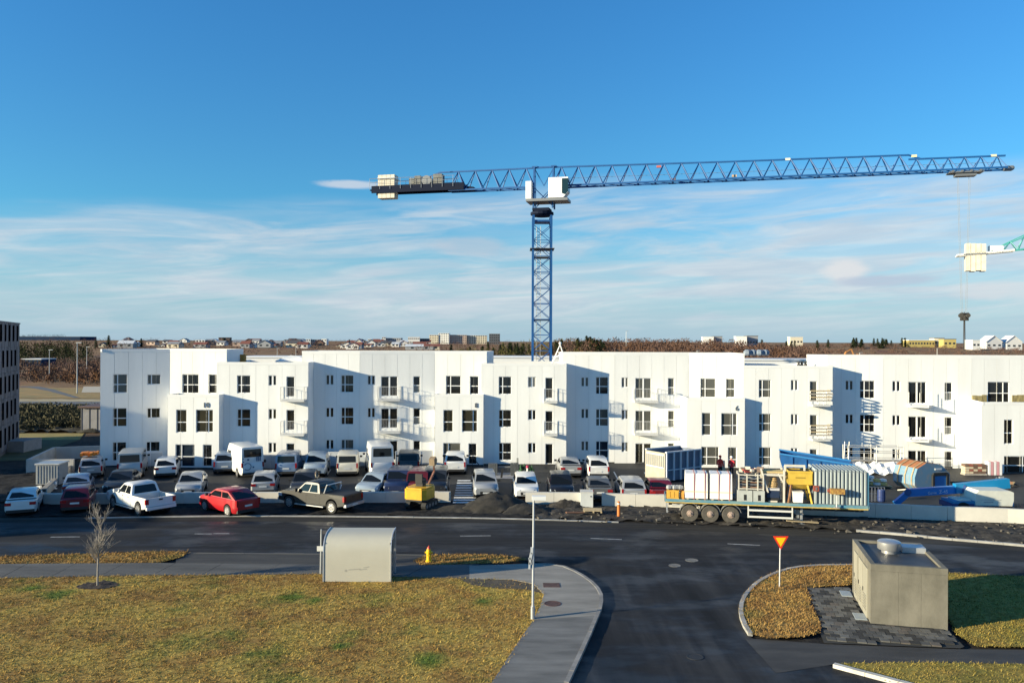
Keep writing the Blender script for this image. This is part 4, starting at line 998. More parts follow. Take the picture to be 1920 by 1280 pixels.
# named ones, left to right
house(32, 150, 631, 1500, 'blue', 'grey', 'long wooded rise on the left horizon, coloured blue for haze', flatr=True, zbase=0, cat='hill', depth=60, group=None)  # box standing in for a distant wooded hill, haze painted in as blue
house(40, 78, 674, 300, 'blue', 'pale', 'low blue building with a pale roof before the dark wood at far left', zbase=1.0, flatr=True, wins=5, cat='building', group=None)
for a, b, y, d, w_, r_, g, lab in (
    (185, 198, 643, 720, 'cream', 'dark', 1, 'small cream gabled house above the left end of the white building'),
    (208, 220, 645, 700, 'white', 'red', 0, 'little white house with red roof above the white building near its left end'),
    (237, 250, 645, 720, 'white', 'dark', 1, 'white gabled house beside a dark tree on the left skyline'),
    (297, 309, 647, 760, 'white', 'grey', 1, 'tiny white gabled house with grey roof, left of the pale blocks'),
    (483, 503, 646, 730, 'white', 'grey', 0, 'pale house with grey roof over the left wing roof'),
    (505, 516, 645, 740, 'cream', 'red', 0, 'cream house with red roof over the left wing roof'),
    (536, 552, 646, 760, 'white', 'red', 1, 'white gabled house with red roof over the white sheeted heap'),
    (560, 578, 645, 780, 'white', 'pale', 0, 'white house with pale roof at the left corner of the second block'),
    (630, 642, 645, 800, 'cream', 'red', 1, 'cream gabled house with red roof above the second block'),
    (655, 670, 641, 860, 'cream', 'grey', 0, 'cream house with grey roof before the town skyline'),
    (680, 696, 644, 780, 'white', 'red', 0, 'white house with a red roof left of the white tower'),
    (708, 722, 642, 800, 'white', 'grey', 1, 'white gabled house with grey roof in the middle of the town'),
    (734, 748, 641, 780, 'white', 'pale', 0, 'white house with pale roof left of the long grey hall'),
    (760, 812, 645, 640, 'grey', 'pale', 0, 'long grey hall with pale roof before the woodland')):
    house(a, b, y, d, w_, r_, lab, gable=bool(g), wins=2)
for a, b, y, d, w_, r_, wn, rw, lab in (
    (322, 336, 640, 900, 'grey', 'grey', 3, 2, 'small grey flat block left of the white and black block'),
    (367, 384, 638, 850, 'white', 'white', 3, 2, 'white flat block on the left skyline'),
    (384, 401, 639, 852, 'dark', 'dark', 3, 2, 'black flat block joined to the white one on the left skyline'),
    (410, 430, 633, 900, 'brown', 'dark', 4, 3, 'brown flat block taller than its neighbours on the left skyline'),
    (533, 548, 637, 950, 'grey', 'grey', 3, 2, 'grey block among the skyline left of the second block'),
    (574, 582, 636, 900, 'white', 'white', 2, 2, 'narrow white block joined to a low grey one'),
    (582, 603, 637, 905, 'grey', 'dark', 5, 2, 'low grey block between two white ones'),
    (603, 612, 636, 900, 'white', 'white', 2, 2, 'narrow white block right of the low grey one'),
    (690, 697, 636, 900, 'white', 'white', 2, 3, 'slim white tower in the middle of the town'),
    (716, 723, 632, 1000, 'white', 'white', 2, 3, 'white end of the grey terrace on the skyline'),
    (723, 752, 634, 1005, 'grey', 'grey', 7, 2, 'long grey terrace on the skyline'),
    (765, 787, 632, 980, 'white', 'white', 6, 2, 'white block with wide windows on the skyline'),
    (787, 804, 635, 990, 'dark', 'dark', 4, 2, 'dark block beside the pale apartment towers'),
    (805, 822, 628, 1050, 'cream', 'pale', 5, 4, 'cream apartment tower left of the tallest one'),
    (822, 842, 625, 1050, 'white', 'white', 6, 5, 'tallest pale apartment tower on the skyline'),
    (842, 875, 628, 1055, 'pink', 'pale', 9, 4, 'pinkish apartment slab on the skyline'),
    (875, 913, 629, 1060, 'cream', 'pale', 9, 4, 'long cream apartment slab at the edge of the wood'),
    (917, 937, 626, 1000, 'dark', 'grey', 5, 4, 'dark slate block rising over the wood'),
    (1318, 1338, 632, 620, 'white', 'white', 4, 1, 'white block half sunk in the brown hill left of its twin'),
    (1338, 1354, 631, 622, 'grey', 'dark', 3, 1, 'grey block joined to a white one on the hill'),
    (1380, 1400, 631, 620, 'white', 'white', 4, 1, 'white block on the right shoulder of the hill'),
    (1400, 1421, 630, 624, 'grey', 'dark', 4, 1, 'grey block on the right shoulder of the hill'),
    (1482, 1505, 632, 650, 'cream', 'pale', 4, 1, 'cream block left of the dark evergreens on the right skyline'),
    (1704, 1752, 638, 600, 'yellow', 'white', 9, 1, 'long low yellow building on the right skyline'),
    (1752, 1770, 634, 602, 'cream', 'dark', 3, 1, 'cream middle part beside the yellow buildings'),
    (1770, 1792, 636, 590, 'yellow', 'dark', 3, 1, 'taller yellow building at the right skyline'),
    (1823, 1838, 638, 560, 'white', 'white', 2, 1, 'little white box house left of the gabled white houses')):
    house(a, b, y, d, w_, r_, lab, flatr=True, wins=wn, rows=rw, cat='building', group='buildings on the skyline')
house(1848, 1880, 630, 640, 'white', 'pale', 'left one of two white gabled houses at the right edge of the skyline', gable=True, wins=3, depth=10)
house(1886, 1917, 630, 642, 'white', 'pale', 'right one of two white gabled houses at the right edge of the skyline', gable=True, wins=3, depth=10)
# many small town houses in between, alike and tiny
for k in range(64):
    px = rf.uniform(440, 800) if k % 4 else rf.uniform(200, 450); d = rf.uniform(640, 1150); w_ = rf.uniform(8, 13) / d * F
    y = 640 + (px - 960) * .0035 + F * (H - tz(0, d) - rf.uniform(4.5, 6.5)) / d
    wl = rf.choices(('white', 'cream', 'grey', 'brown', 'pink'), (.45, .2, .15, .1, .1))[0]; rfn = rf.choice(('red', 'dark', 'grey', 'pale', 'red'))
    house(px, px + w_, y, d, wl, rfn, 'tiny %s house with %s roof in the crowded distant town' % (wl, rfn), gable=rf.random() < .4, wins=2, group='tiny houses of the distant town %s %s' % (wl, rfn))
m_pole = mat('pole_grey', (.45, .46, .47), .5, .3)
for px, yb, d, h in ((145, 737, 0, 10.5), (93, 0, 215, 8), (163, 0, 260, 8), (520, 0, 300, 7), (555, 0, 320, 7), (1090, 0, 240, 6), (1307, 0, 260, 6), (1174, 0, 330, 8), (1757, 0, 330, 7), (1612, 0, 260, 6), (1620, 0, 262, 4)):
    d = d or at(px, yb).y; x = (px - 960) / F * d; t = thing('street_lamp', 'thin grey street lamp far off on the left field' if px < 200 else 'thin grey lamp post far off behind the building roofs', 'street lamp', (x, d, tz(x, d)), 0, 'distant lamp posts')
    MB().tube((0, 0, 0), (0, 0, h), .13, .07).build('pole', m_pole, t); MB().bx(-.2, .9, -.14, .14, h, h + .14).build('lamp_head', m_pole, t)
# tanker lorry and digger on the far heath
d = 330; x = (1655 - 960) / F * d; t = thing('tanker_lorry', 'white cabbed tanker lorry far off on the brown heath', 'lorry', (x, d, tz(x, d) - .1))
MB().bx(4.2, 6.8, -1.2, 1.2, .6, 3.4).build('cab', hw['white'], t); MB().bx(5.2, 6.82, -1.22, 1.22, 1.9, 2.9).build('window', m_fw, t); MB().bx(-6, 4.2, -1.1, 1.1, .8, 1.2).build('chassis', hw['dark'], t)
MB().tube((-3.2, 0, 2.1), (3.8, 0, 2.1), 1.05, n=14).build('tank', hw['cream'], t); MB().bx(-7.2, -5.2, -1.2, 1.2, .6, 2.6).build('rear_box', hw['white'], t)
for wx in (-5.4, -4.1, -2.8, 2.6, 5.6): MB().tube((wx, -1.25, .5), (wx, 1.25, .5), .5, n=12).build('wheel', hw['dark'], t)
d = 360; x = (1607 - 960) / F * d; t = thing('far_digger', 'orange excavator with raised arm far off on the heath', 'excavator', (x, d, tz(x, d)))
MB().bx(-1.4, 1.4, -1.2, 1.2, .9, 2.2).bx(-.2, 1.0, -1.0, .4, 2.2, 3.2).build('body', mat('digger_orange', (.50, .22, .06), .6), t); MB().bx(-1.8, 1.8, -1.3, 1.3, 0, .85).build('track', hw['dark'], t)
MB().bar((-1.2, 0, 2), (-2.6, 0, 5.4), .4).bar((-2.6, 0, 5.4), (-5.0, 0, 4.2), .35).bar((-5, 0, 4.2), (-5.6, 0, 3.0), .8, .5).build('arm', MATS['digger_orange'], t)
# ================================================================ CRANES
m_cb = mat('crane_blue', (.004, .080, .26), .6, var=.12, scale=1.2); m_cbd = mat('crane_dark_blue', (.003, .008, .026), .8, spec=.2)
m_grt = mat('crane_grating', (.10, .105, .11), .7, .3); m_ccw = mat('counterweight_concrete', (.62, .56, .46), .85, var=.1, scale=1.5); m_cabw = mat('cab_white', (.78, .78, .76), .4)
m_cglass = mat('cab_glass', (.012, .03, .035), .06); m_rope = mat('steel_rope', (.20, .21, .22), .6)
MX = 3.2; MD = 86.0
CR1 = thing('tower_crane', 'tall blue tower crane with long lattice jib and white cab above the white building', 'crane', (MX, MD, 0))
def lattice_mast(root, z0, z1, w, seg, m, r=.09, rb_=.035):
    n = round((z1 - z0) / seg); hw_ = w / 2
    for k in range(n):
        a, b = z0 + (z1 - z0) * k / n, z0 + (z1 - z0) * (k + 1) / n; mb = MB()
        for sx in (-1, 1):
            for sy in (-1, 1): mb.bx(sx * hw_ - r, sx * hw_ + r, sy * hw_ - r, sy * hw_ + r, a, b)
        half = (a + b) / 2
        for s_ in (-1, 1):
            for (lo, hi) in ((a, half), (half, b)):
                for d_ in (-1, 1):
                    mb.bar((-hw_ * d_, s_ * hw_, lo), (hw_ * d_, s_ * hw_, hi), rb_ * 2); mb.bar((s_ * hw_, -hw_ * d_, lo), (s_ * hw_, hw_ * d_, hi), rb_ * 2)
                mb.bar((-hw_, s_ * hw_, lo), (hw_, s_ * hw_, lo), rb_ * 2.4); mb.bar((s_ * hw_, -hw_, lo), (s_ * hw_, hw_, lo), rb_ * 2.4)
        sec = mb.build('mast_section', m, root)
        ld = MB()
        for s_ in (-.22, .22): ld.tube((s_ - .35, .5, a), (s_ - .35, .5, b), .025, n=4)
        z = a
        while z < b: ld.tube((-.57, .5, z), (-.13, .5, z), .018, n=4); z += .35
        ld.build('ladder', m_galv_dark, sec)
        if k % 2 == 1: MB().bx(-hw_ + .05, hw_ - .05, -hw_ + .05, hw_ - .05, b - .12, b - .06).build('rest_platform', m_grt, sec)
lattice_mast(CR1, 0, 23.6, 1.95, 3.37, m_cb, .10, .03)
MB().lathe([(1.0, 0), (1.25, .15), (1.25, .4), (1.05, .5)], (0, 0, 24.6), 16).build('slewing_ring', m_cbd, CR1)
mb = MB()
for sx in (-1, 1):
    for sy in (-1, 1): mb.bx(sx * .95 - .13, sx * .95 + .13, sy * .95 - .13, sy * .95 + .13, 23.6, 24.6)
mb.bx(-.98, .98, -.98, .98, 23.9, 24.1); mb.build('mast_head', m_cb, CR1)
MB().bx(-1.3, 1.3, -1.3, 1.3, 21.0, 21.05).build('work_platform', m_grt, CR1)
ang = math.atan2(-10.3, 44.5)
SLEW = MB().bx(-.9, .9, -.9, .9, 25.1, 25.4).build('turntable', m_cbd, CR1); SLEW.rotation_euler.z = ang
def slewed(o): o.rotation_euler.z = ang; return o
# jib: triangular truss, two lower chords and one upper
def truss(x0, x1, n, zb, zt0, zt1, hw_, name, lace=.045, first=True):
    """x0..x1 along the jib, n bays"""
    mb = MB(); st = (x1 - x0) / n
    for s_ in (-1, 1): mb.bar((x0, s_ * hw_, zb), (x1, s_ * hw_, zb), .15, .17)
    mb.bar((x0 + (st / 2 if first else 0), 0, zt0), (x1 + (0 if first else 0), 0, zt1), .15, .15)
    for k in range(n):
        xa, xb = x0 + st * k, x0 + st * (k + 1); xm = (xa + xb) / 2; zt = zt0 + (zt1 - zt0) * (k + .5) / n
        for s_ in (-1, 1): mb.bar((xa, s_ * hw_, zb), (xm, 0, zt), lace * 2); mb.bar((xm, 0, zt), (xb, s_ * hw_, zb), lace * 2)
        mb.bar((xa, -hw_, zb), (xa, hw_, zb), .06)
        mb.bar((xa, -hw_, zb), (xb, hw_, zb), .05)
    return slewed(mb.build(name, m_cb, CR1))
ZBT = 27.72
for a, b, n, za, zb_ in ((1.2, 10.2, 5, 29.85, 29.72), (10.2, 19.2, 5, 29.72, 29.58), (19.2, 28.2, 5, 29.58, 29.5), (28.2, 36.4, 5, 29.5, 29.42)):
    truss(a, b, n, ZBT, za, zb_, .62, 'jib_section', first=False)
truss(36.4, 44.9, 6, ZBT, 29.0, 28.95, .62, 'jib_section', .035, first=False)
mb = MB().bar((36.4, 0, 29.42), (37.5, 0, 29.0), .14); slewed(mb.build('jib_link', m_cb, CR1))
truss(-10.4, -.8, 5, ZBT, 29.85, 29.85, .6, 'counter_jib_truss', first=False)
# head frame over the mast
mb = MB()
for x in (-.85, 1.25):
    for s_ in (-.6, .6): mb.bar((x, s_, 25.4), (x, s_ * .3, 29.9), .16)
for s_ in (-.55, .55): mb.bar((-.85, s_, 25.6), (1.25, s_ * .6, 27.7), .08); mb.bar((1.25, s_, 25.6), (-.85, s_ * .6, 27.7), .08)
mb.bar((-1.1, 0, 29.88), (1.5, 0, 29.88), .18); mb.bar((-.85, 0, 29.8), (.2, 0, 27.9), .09); mb.bar((1.25, 0, 29.8), (.2, 0, 27.9), .09)
mb.bx(-1.1, -.5, -.2, .2, 29.9, 30.02); mb.bx(1.0, 1.55, -.2, .2, 29.9, 30.02)
slewed(mb.build('tower_head', m_cb, CR1))
slewed(MB().bx(-1.5, 3.0, -1.45, .9, 26.02, 26.3).build('cab_platform', m_galv_dark, CR1))
cab = slewed(MB().extr([(.95, 26.32), (2.55, 26.32), (3.05, 26.9), (3.05, 28.45), (.95, 28.45)], -1.5, -.25).build('cab', m_cabw, CR1, fix=True))
cw_ = MB().extr([(2.4, 26.75), (2.75, 26.6), (3.07, 26.95), (3.07, 28.3), (2.4, 28.3)], -1.512, -.24).build('cab_window', m_cglass, cab, fix=True)
slewed(MB().bx(-1.55, -.95, -1.35, -.4, 26.32, 28.2).build('switch_cabinet', m_cabw, CR1))
# counter jib deck, winch, counterweights
XE = -19.6
deck = slewed(MB().bx(XE, -9.6, -.75, .75, 28.0, 28.12).bx(XE + .2, -8.6, -.78, -.62, 27.72, 28.5).bx(XE + .2, -8.6, .62, .78, 27.72, 28.5).build('counter_jib_deck', m_cbd, CR1))
slewed(MB().bar((-9.6, 0, 28.1), (-7.6, 0, 27.85), .9, .35).build('deck_joint', m_cbd, CR1))
hr_ = MB()
for s_ in (-.85, .85):
    hr_.tube((XE, s_, 29.3), (-9.6, s_, 29.3), .025, n=4); hr_.tube((XE, s_, 28.85), (-9.6, s_, 28.85), .02, n=4)
    for i in range(9): x = XE + i * (9.8 / 8); hr_.tube((x, s_, 28.1), (x, s_, 29.3), .022, n=4)
slewed(hr_.build('handrail', m_galv, CR1))
for i in range(4):
    x = -18.7 + i * .50
    slewed(MB().bx(x, x + .46, -.58, .58, 27.15, 29.75).build('counterweight', m_ccw, CR1))
slewed(MB().bx(-18.75, -16.65, -.7, .7, 29.3, 29.42).build('weight_bracket', m_galv, CR1))
wn = slewed(MB().tube((-13.0, -.5, 28.95), (-13.0, .5, 28.95), .55, n=14).bx(-13.7, -12.3, -.6, .6, 28.12, 28.4).build('hoist_winch', m_galv_dark, CR1))
slewed(MB().bx(-14.4, -13.7, -.5, .5, 28.3, 29.5).bx(-12.2, -11.2, -.5, .5, 28.2, 29.6).bx(-15.1, -14.5, -.35, .35, 28.2, 29.3).build('motor_box', mat('winch_grey', (.15, .15, .14), .7, var=.3, scale=3), CR1))
slewed(MB().bar((-16.0, 0, 28.3), (-11.6, 0, 29.85), .14).bar((-11.6, 0, 29.85), (-10.0, 0, 29.85), .15).bar((-11.6, 0, 29.85), (-11.8, 0, 28.2), .1).build('tie_bar', m_cb, CR1))
# trolley, ropes, hook
XT = 41.4
tr = slewed(MB().bx(XT - 1.5, XT + 1.5, -.6, .6, ZBT - .32, ZBT - .2).bx(XT - .9, XT + .9, -.4, .4, ZBT - .62, ZBT - .32).build('trolley', m_galv_dark, CR1))
tw = MB()
for x in (-1.2, 1.2, -.4, .4):
    for s_ in (-.62, .62): tw.tube((XT + x, s_ - .06, ZBT - .16), (XT + x, s_ + .06, ZBT - .16), .12, n=10)
slewed(tw.build('trolley_wheel', m_galv_dark, CR1))
HZ = 13.6
rp = MB()
for x, y in ((-.62, -.2), (.42, -.2), (-.62, .2), (.42, .2)): rp.tube((XT + x, y, ZBT - .5), (XT + x * .35, y, HZ + .4), .013, n=4, caps=False)
slewed(rp.build('hoist_rope', m_rope, CR1))
slewed(MB().tube((1.2, .0, 28.6), (44.6, .0, 28.35), .016, n=4).build('jib_rope', m_rope, CR1))
hk = slewed(MB().bx(XT - .35, XT + .35, -.14, .14, HZ - .35, HZ + .4).tube((XT - .3, -.2, HZ + .15), (XT - .3, .2, HZ + .15), .2, n=12).tube((XT + .3, -.2, HZ + .15), (XT + .3, .2, HZ + .15), .2, n=12).build('hook_block', mat('chain_dark', (.05, .045, .04), .8), CR1))
ch = MB(); rr = random.Random(4)
for i in range(34):
    a, b = rr.uniform(0, 6.28), rr.uniform(.2, .48); ch.tube((XT + .1 * math.cos(a), .1 * math.sin(a), HZ + .2), (XT + b * math.cos(a), b * math.sin(a), HZ + rr.uniform(-.35, .55)), .05, .02, 4)
for i in range(4):
    a = i * 1.57; ch.tube((XT + .06 * math.cos(a), .06 * math.sin(a), HZ - .3), (XT + .10 * math.cos(a), .10 * math.sin(a), HZ - 3.2), .022, n=5)
ch.build('sling_chain', mat('chain_dark', (.05, .045, .04), .8), hk)
# flags and plates on the jib
for x, z, c in ((12.4, 29.4, (.45, .12, .10)), (13.9, 28.0, (.18, .12, .12)), (20.0, 28.1, (.5, .35, .22)), (25.2, 29.55, (.75, .70, .55)), (36.9, 29.3, (.8, .72, .4)), (43.9, 29.0, (.6, .58, .42))):
    slewed(MB().bx(x - .24, x + .24, -.08, .08, z - .11, z + .11).build('jib_plate', mat('jib_plate_%d' % int(x * 10), c, .7), CR1))
mb = MB().bx(44.8, 45.5, -.3, .3, ZBT - .2, ZBT + .2); mb.tube((45.4, -.25, ZBT), (45.4, .25, ZBT), .22, n=10); slewed(mb.build('jib_tip', m_galv_dark, CR1))
# ---- second crane, teal, mostly beyond the right edge
m_teal = mat('crane_teal', (.05, .28, .27), .5, var=.15, scale=1)
d2 = 104; a_ = at(1797, 480, d2); a2 = math.atan2(-9, 22)
CR2 = thing('tower_crane', 'teal tower crane of which only the counterweighted end enters at the right edge', 'crane', (a_.x, a_.y, 0), a2)
zc = a_.z
MB().bar((-.3, 0, zc - .05), (6.2, 0, zc + .40), 1.5, .16).bar((-.3, -.7, zc), (6.2, -.7, zc + .44), .1, .3).build('counter_jib_deck', m_cabw, CR2)
for i in range(4):
    x = .75 + i * .58; MB().bx(x, x + .53, -.75, .75, zc - 2.0 - .1 * (i % 2), zc + 1.55 - .05 * i).build('counterweight', m_ccw, CR2)
MB().bx(.5, 3.2, -.8, .8, zc + .02, zc + .18).build('weight_bracket', m_galv_dark, CR2)
MB().bx(3.4, 5.0, -.3, .6, zc + .45, zc + 1.15).build('motor_box', m_cabw, CR2)
mb = MB()
for k in range(9):
    xa, xb = 3.4 + k * 1.6, 3.4 + (k + 1) * 1.6; ba, bb = zc + .3 + .07 * (xa - 3.4), zc + .3 + .07 * (xb - 3.4); ta, tb = ba + min(2.4, .15 + (xa - 3.4) * .42), bb + min(2.4, .15 + (xb - 3.4) * .42)
    for s_ in (-.6, .6): mb.bar((xa, s_, ba), (xb, s_, bb), .14); mb.bar((xa, s_, ba), ((xa + xb) / 2, 0, (ta + tb) / 2), .08); mb.bar(((xa + xb) / 2, 0, (ta + tb) / 2), (xb, s_, bb), .08)
    mb.bar((xa, 0, ta), (xb, 0, tb), .14)
mb.bar((3.3, 0, zc + .4), (9.4, 0, zc + 3.0), .14)
mb.build('counter_jib_truss', m_teal, CR2)
mb = MB(); X2 = 19.2
for sx in (-.9, .9):
    for sy in (-.9, .9): mb.bx(X2 + sx - .1, X2 + sx + .1, sy - .1, sy + .1, 0, zc + 4)
for k in range(12):
    z = k * (zc + 3) / 12; z2 = z + (zc + 3) / 12
    for s_ in (-.9, .9): mb.bar((X2 - .9, s_, z), (X2 + .9, s_, z2), .08); mb.bar((X2 + s_, .9, z), (X2 + s_, -.9, z2), .08)
mb.build('mast', m_teal, CR2)
# ================================================================ VEHICLES
def paint(name, c, metal=.0, rough=.32): return mat('car_paint_' + name, c, rough, metal, coat=.4, spec=.5)
PT = dict(white=paint('white', (.68, .68, .67)), cream=paint('cream', (.66, .62, .52)), silver=paint('silver', (.40, .41, .42), .3), grey=paint('grey', (.15, .155, .16), .35), bluegrey=paint('bluegrey', (.20, .27, .38), .2),
          dark=paint('dark', (.022, .024, .028)), black=paint('black', (.010, .010, .012)), navy=paint('navy', (.018, .028, .075)), lightblue=paint('lightblue', (.31, .38, .45), .15), red=paint('red', (.36, .009, .015)), darkred=paint('darkred', (.15, .009, .015)), taupe=paint('taupe', (.024, .0235, .022), .0, .45), maroon=paint('maroon', (.12, .012, .014)))
m_cg = mat('car_glass', (.008, .010, .012), .008, spec=.35); m_tyre = mat('tyre', (.016, .016, .017), .85); m_rim = mat('alloy_rim', (.46, .46, .47), .35, .7); m_trim = mat('black_trim', (.018, .018, .019), .6)
m_red = mat('tail_lamp', (.30, .012, .015), .2); m_lamp = mat('head_lamp', (.62, .64, .66), .12, .3); m_plate = mat('number_plate', (.66, .66, .64), .5); m_under = mat('underbody', (.012, .012, .012), .9)
SPEC = {  # L, W, zb, belt, hood z, roof z, wheelbase, r, cabin (xA,xB,xC,xD) from the front of the body = +
    'sedan': dict(L=4.65, W=1.80, hood=.88, belt=.95, roof=1.45, tr=1.05, wb=2.7, r=.33, c=(1.05, .35, -1.05, -1.75), ss=2),
    'hatch': dict(L=4.15, W=1.76, hood=.90, belt=.98, roof=1.50, tr=None, wb=2.55, r=.32, c=(1.10, .45, -1.45, -2.0), ss=2),
    'wagon': dict(L=4.65, W=1.80, hood=.90, belt=.98, roof=1.50, tr=None, wb=2.7, r=.33, c=(1.15, .50, -1.85, -2.25), ss=3),
    'suv': dict(L=4.5, W=1.86, hood=1.02, belt=1.10, roof=1.70, tr=None, wb=2.65, r=.37, c=(1.15, .55, -1.70, -2.16), ss=3),
    'offroad': dict(L=4.4, W=1.86, hood=1.12, belt=1.18, roof=1.86, tr=None, wb=2.6, r=.40, c=(.95, .60, -2.0, -2.16), ss=3),
    'smallvan': dict(L=4.4, W=1.82, hood=1.05, belt=1.12, roof=1.84, tr=None, wb=2.7, r=.33, c=(1.45, .85, -2.08, -2.17), ss=1),
    'van': dict(L=5.0, W=1.95, hood=1.20, belt=1.25, roof=1.98, tr=None, wb=3.1, r=.35, c=(1.85, 1.10, -2.38, -2.47), ss=1),
    'minibus': dict(L=5.0, W=1.95, hood=1.20, belt=1.22, roof=2.05, tr=None, wb=3.1, r=.35, c=(1.85, 1.10, -2.36, -2.47), ss=3),
    'highvan': dict(L=5.9, W=2.05, hood=1.25, belt=1.35, roof=2.72, tr=None, wb=3.6, r=.37, c=(2.25, 1.30, -2.82, -2.92), ss=1),
}
SPEC['crossover'] = dict(L=4.4, W=1.84, hood=1.0, belt=1.08, roof=1.58, tr=None, wb=2.6, r=.36, c=(1.15, .40, -1.15, -2.08), ss=2)
CATS0 = 1
CACHE = {}
def arch_top(x, axles, r, zb):
    for a in axles:
        q = r * 1.17; d = abs(x - a)
        if d <= q: return max(zb, r + math.sqrt(max(0, q * q - d * d)))
    return zb
def car_meshes(kind):
    if kind in CACHE: return CACHE[kind]
    s = SPEC[kind]; L_, Wd, wb, r = s['L'], s['W'], s['wb'], s['r']; hx, hw_ = L_ / 2, Wd / 2; zb = .24 if kind not in ('offroad', 'suv', 'highvan') else .30
    ax = (wb / 2 + .02, -wb / 2 + .02); xA, xB, xC, xD = s['c']; tr = s['tr'] or s['belt']
    def ztop(x):
        if x > xA: t = (x - xA) / (hx - xA); return s['belt'] + (s['hood'] - .16 - s['belt']) * t * t if t < 1 else s['hood'] - .16
        if x < xD: t = (xD - x) / max(.01, hx + xD); return s['belt'] + (tr - .04 - s['belt']) * min(1, t * 1.2)
        return s['belt']
    st = {-hx, -hx + .06, -hx + .18, -hx + .4, hx, hx - .07, hx - .22, hx - .45, xA, xB, xC, xD, 0}
    for a in ax:
        for k in range(-4, 5): st.add(a + r * 1.17 * math.sin(k * math.pi / 8))
    st = sorted(x for x in st if -hx <= x <= hx)
    st = [x for i, x in enumerate(st) if i == 0 or x - st[i - 1] > .012]
    B = MB(); rows = []
    for x in st:
        e = min(x + hx, hx - x); tp = 1 - .16 * max(0, 1 - e / .5) ** 2.2; dz = .10 * max(0, 1 - e / .2) ** 2
        b = arch_top(x, ax, r, zb) + dz * .8; t = ztop(x) - dz * (.6 if x > 0 else .4); w = hw_ * tp
        zm = max(b + .03, min(t - .12, .62))
        half = [(w * .93, b), (w, max(b + .015, min(zm, b + .16))), (w, zm + .01 if zm > b + .16 else b + .02), (w * .965, t - .05), (w * .90, t)]
        row = [(x, -y, z) for y, z in half] + [(x, 0, t + .012)] + [(x, y, z) for y, z in half[::-1]]
        rows.append(row)
    n = len(rows[0]); vs = [p for rw in rows for p in rw]; fs = []
    for i in range(len(rows) - 1):
        for j in range(n - 1): a = i * n + j; fs.append((a, a + 1, a + n + 1, a + n))
        fs.append((i * n + n - 1, i * n, i * n + n, i * n + 2 * n - 1))
    fs.append(tuple(range(n - 1, -1, -1))); fs.append(tuple((len(rows) - 1) * n + j for j in range(n)))
    B.add(vs, fs)
    # greenhouse
    zl = s['belt'] - .03; zr = s['roof']; wl, wr = hw_ * .93, hw_ * (.80 if kind in ('crossover', 'sedan', 'hatch', 'wagon', 'suv') else .88)
    zA = zl; zD = (tr - .02 if s['tr'] else zl)
    low = [(xA, zA), (xB, zl), (xC, zl), (xD, zD)]
    bev = .06
    def gring(x, z, w, up): return [(x, -w, z), (x, w, z)]
    q = []
    tops = [(xB, zr - .045), (xB - .22, zr), ((xB + xC) / 2, zr + .015), (xC + .18, zr - .005), (xC, zr - .05)]
    # side profile outline; sides lean in, roof crowned
    nT = len(tops); V = []
    V += [(xA, -wl, zA), (xA, wl, zA), (xD, -wl, zD), (xD, wl, zD)]
    for x, z in tops: V += [(x, -wr, z - .05), (x, -wr * .82, z), (x, wr * .82, z), (x, wr, z - .05)]
    base_ = 4; Fs = []
    for k in range(nT - 1):
        a, b = base_ + 4 * k, base_ + 4 * (k + 1)
        for j in range(3): Fs.append((a + j, a + j + 1, b + j + 1, b + j))
    a, b = base_, base_ + 4 * (nT - 1)
    Fs += [(0, 1, a + 3, a + 2, a + 1, a), (3, 2, b, b + 1, b + 2, b + 3)]
    Fs.append(tuple([0] + [base_ + 4 * k for k in range(nT)] + [2])[::-1]); Fs.append(tuple([1] + [base_ + 4 * k + 3 for k in range(nT)] + [3]))
    B.add(V, Fs)
    me = B.mesh('body', PT['white'], None); bm_ = bmesh.new(); bm_.from_mesh(me); bmesh.ops.recalc_face_normals(bm_, faces=bm_.faces); bm_.to_mesh(me); bm_.free()
    me.polygons.foreach_set('use_smooth', [True] * len(me.polygons)); me.set_sharp_from_angle(angle=R(38)); me.update()
    parts = [('body', me, Matrix(), True, None)]
    U = MB().bx(-hx + .25, hx - .25, -hw_ * .78, hw_ * .78, zb - .02, zb + .35).mesh('underbody', m_under); parts.append(('underbody', U, Matrix(), False, None))
    # glass
    def bil(P, u, v): return (P[0].lerp(P[1], u)).lerp(P[3].lerp(P[2], u), v)
    def pane(P, u0, u1, v0, v1, off, nm, th=.012):
        P = [Vector(p) for p in P]; nrm = (P[1] - P[0]).cross(P[3] - P[0]).normalized() * off
        a = [bil(P, u0, v0), bil(P, u1, v0), bil(P, u1, v1), bil(P, u0, v1)]
        return MB().add([p - nrm * .2 for p in a] + [p + nrm for p in a], [(4, 5, 6, 7), (0, 1, 5, 4), (1, 2, 6, 5), (2, 3, 7, 6), (3, 0, 4, 7)]).mesh(nm, m_cg)
    zt_ = zr - .095
    parts.append(('windscreen', pane([(xA, -wl, zA), (xA, wl, zA), (xB, wr, zt_), (xB, -wr, zt_)], .06, .94, .10, .93, .012, 'windscreen'), Matrix(), False, None))
    parts.append(('rear_window', pane([(xD, wl, zD), (xD, -wl, zD), (xC, -wr, zt_), (xC, wr, zt_)], .09, .91, .14 if kind != 'highvan' else .38, .90, .012, 'rear_window'), Matrix(), False, None))
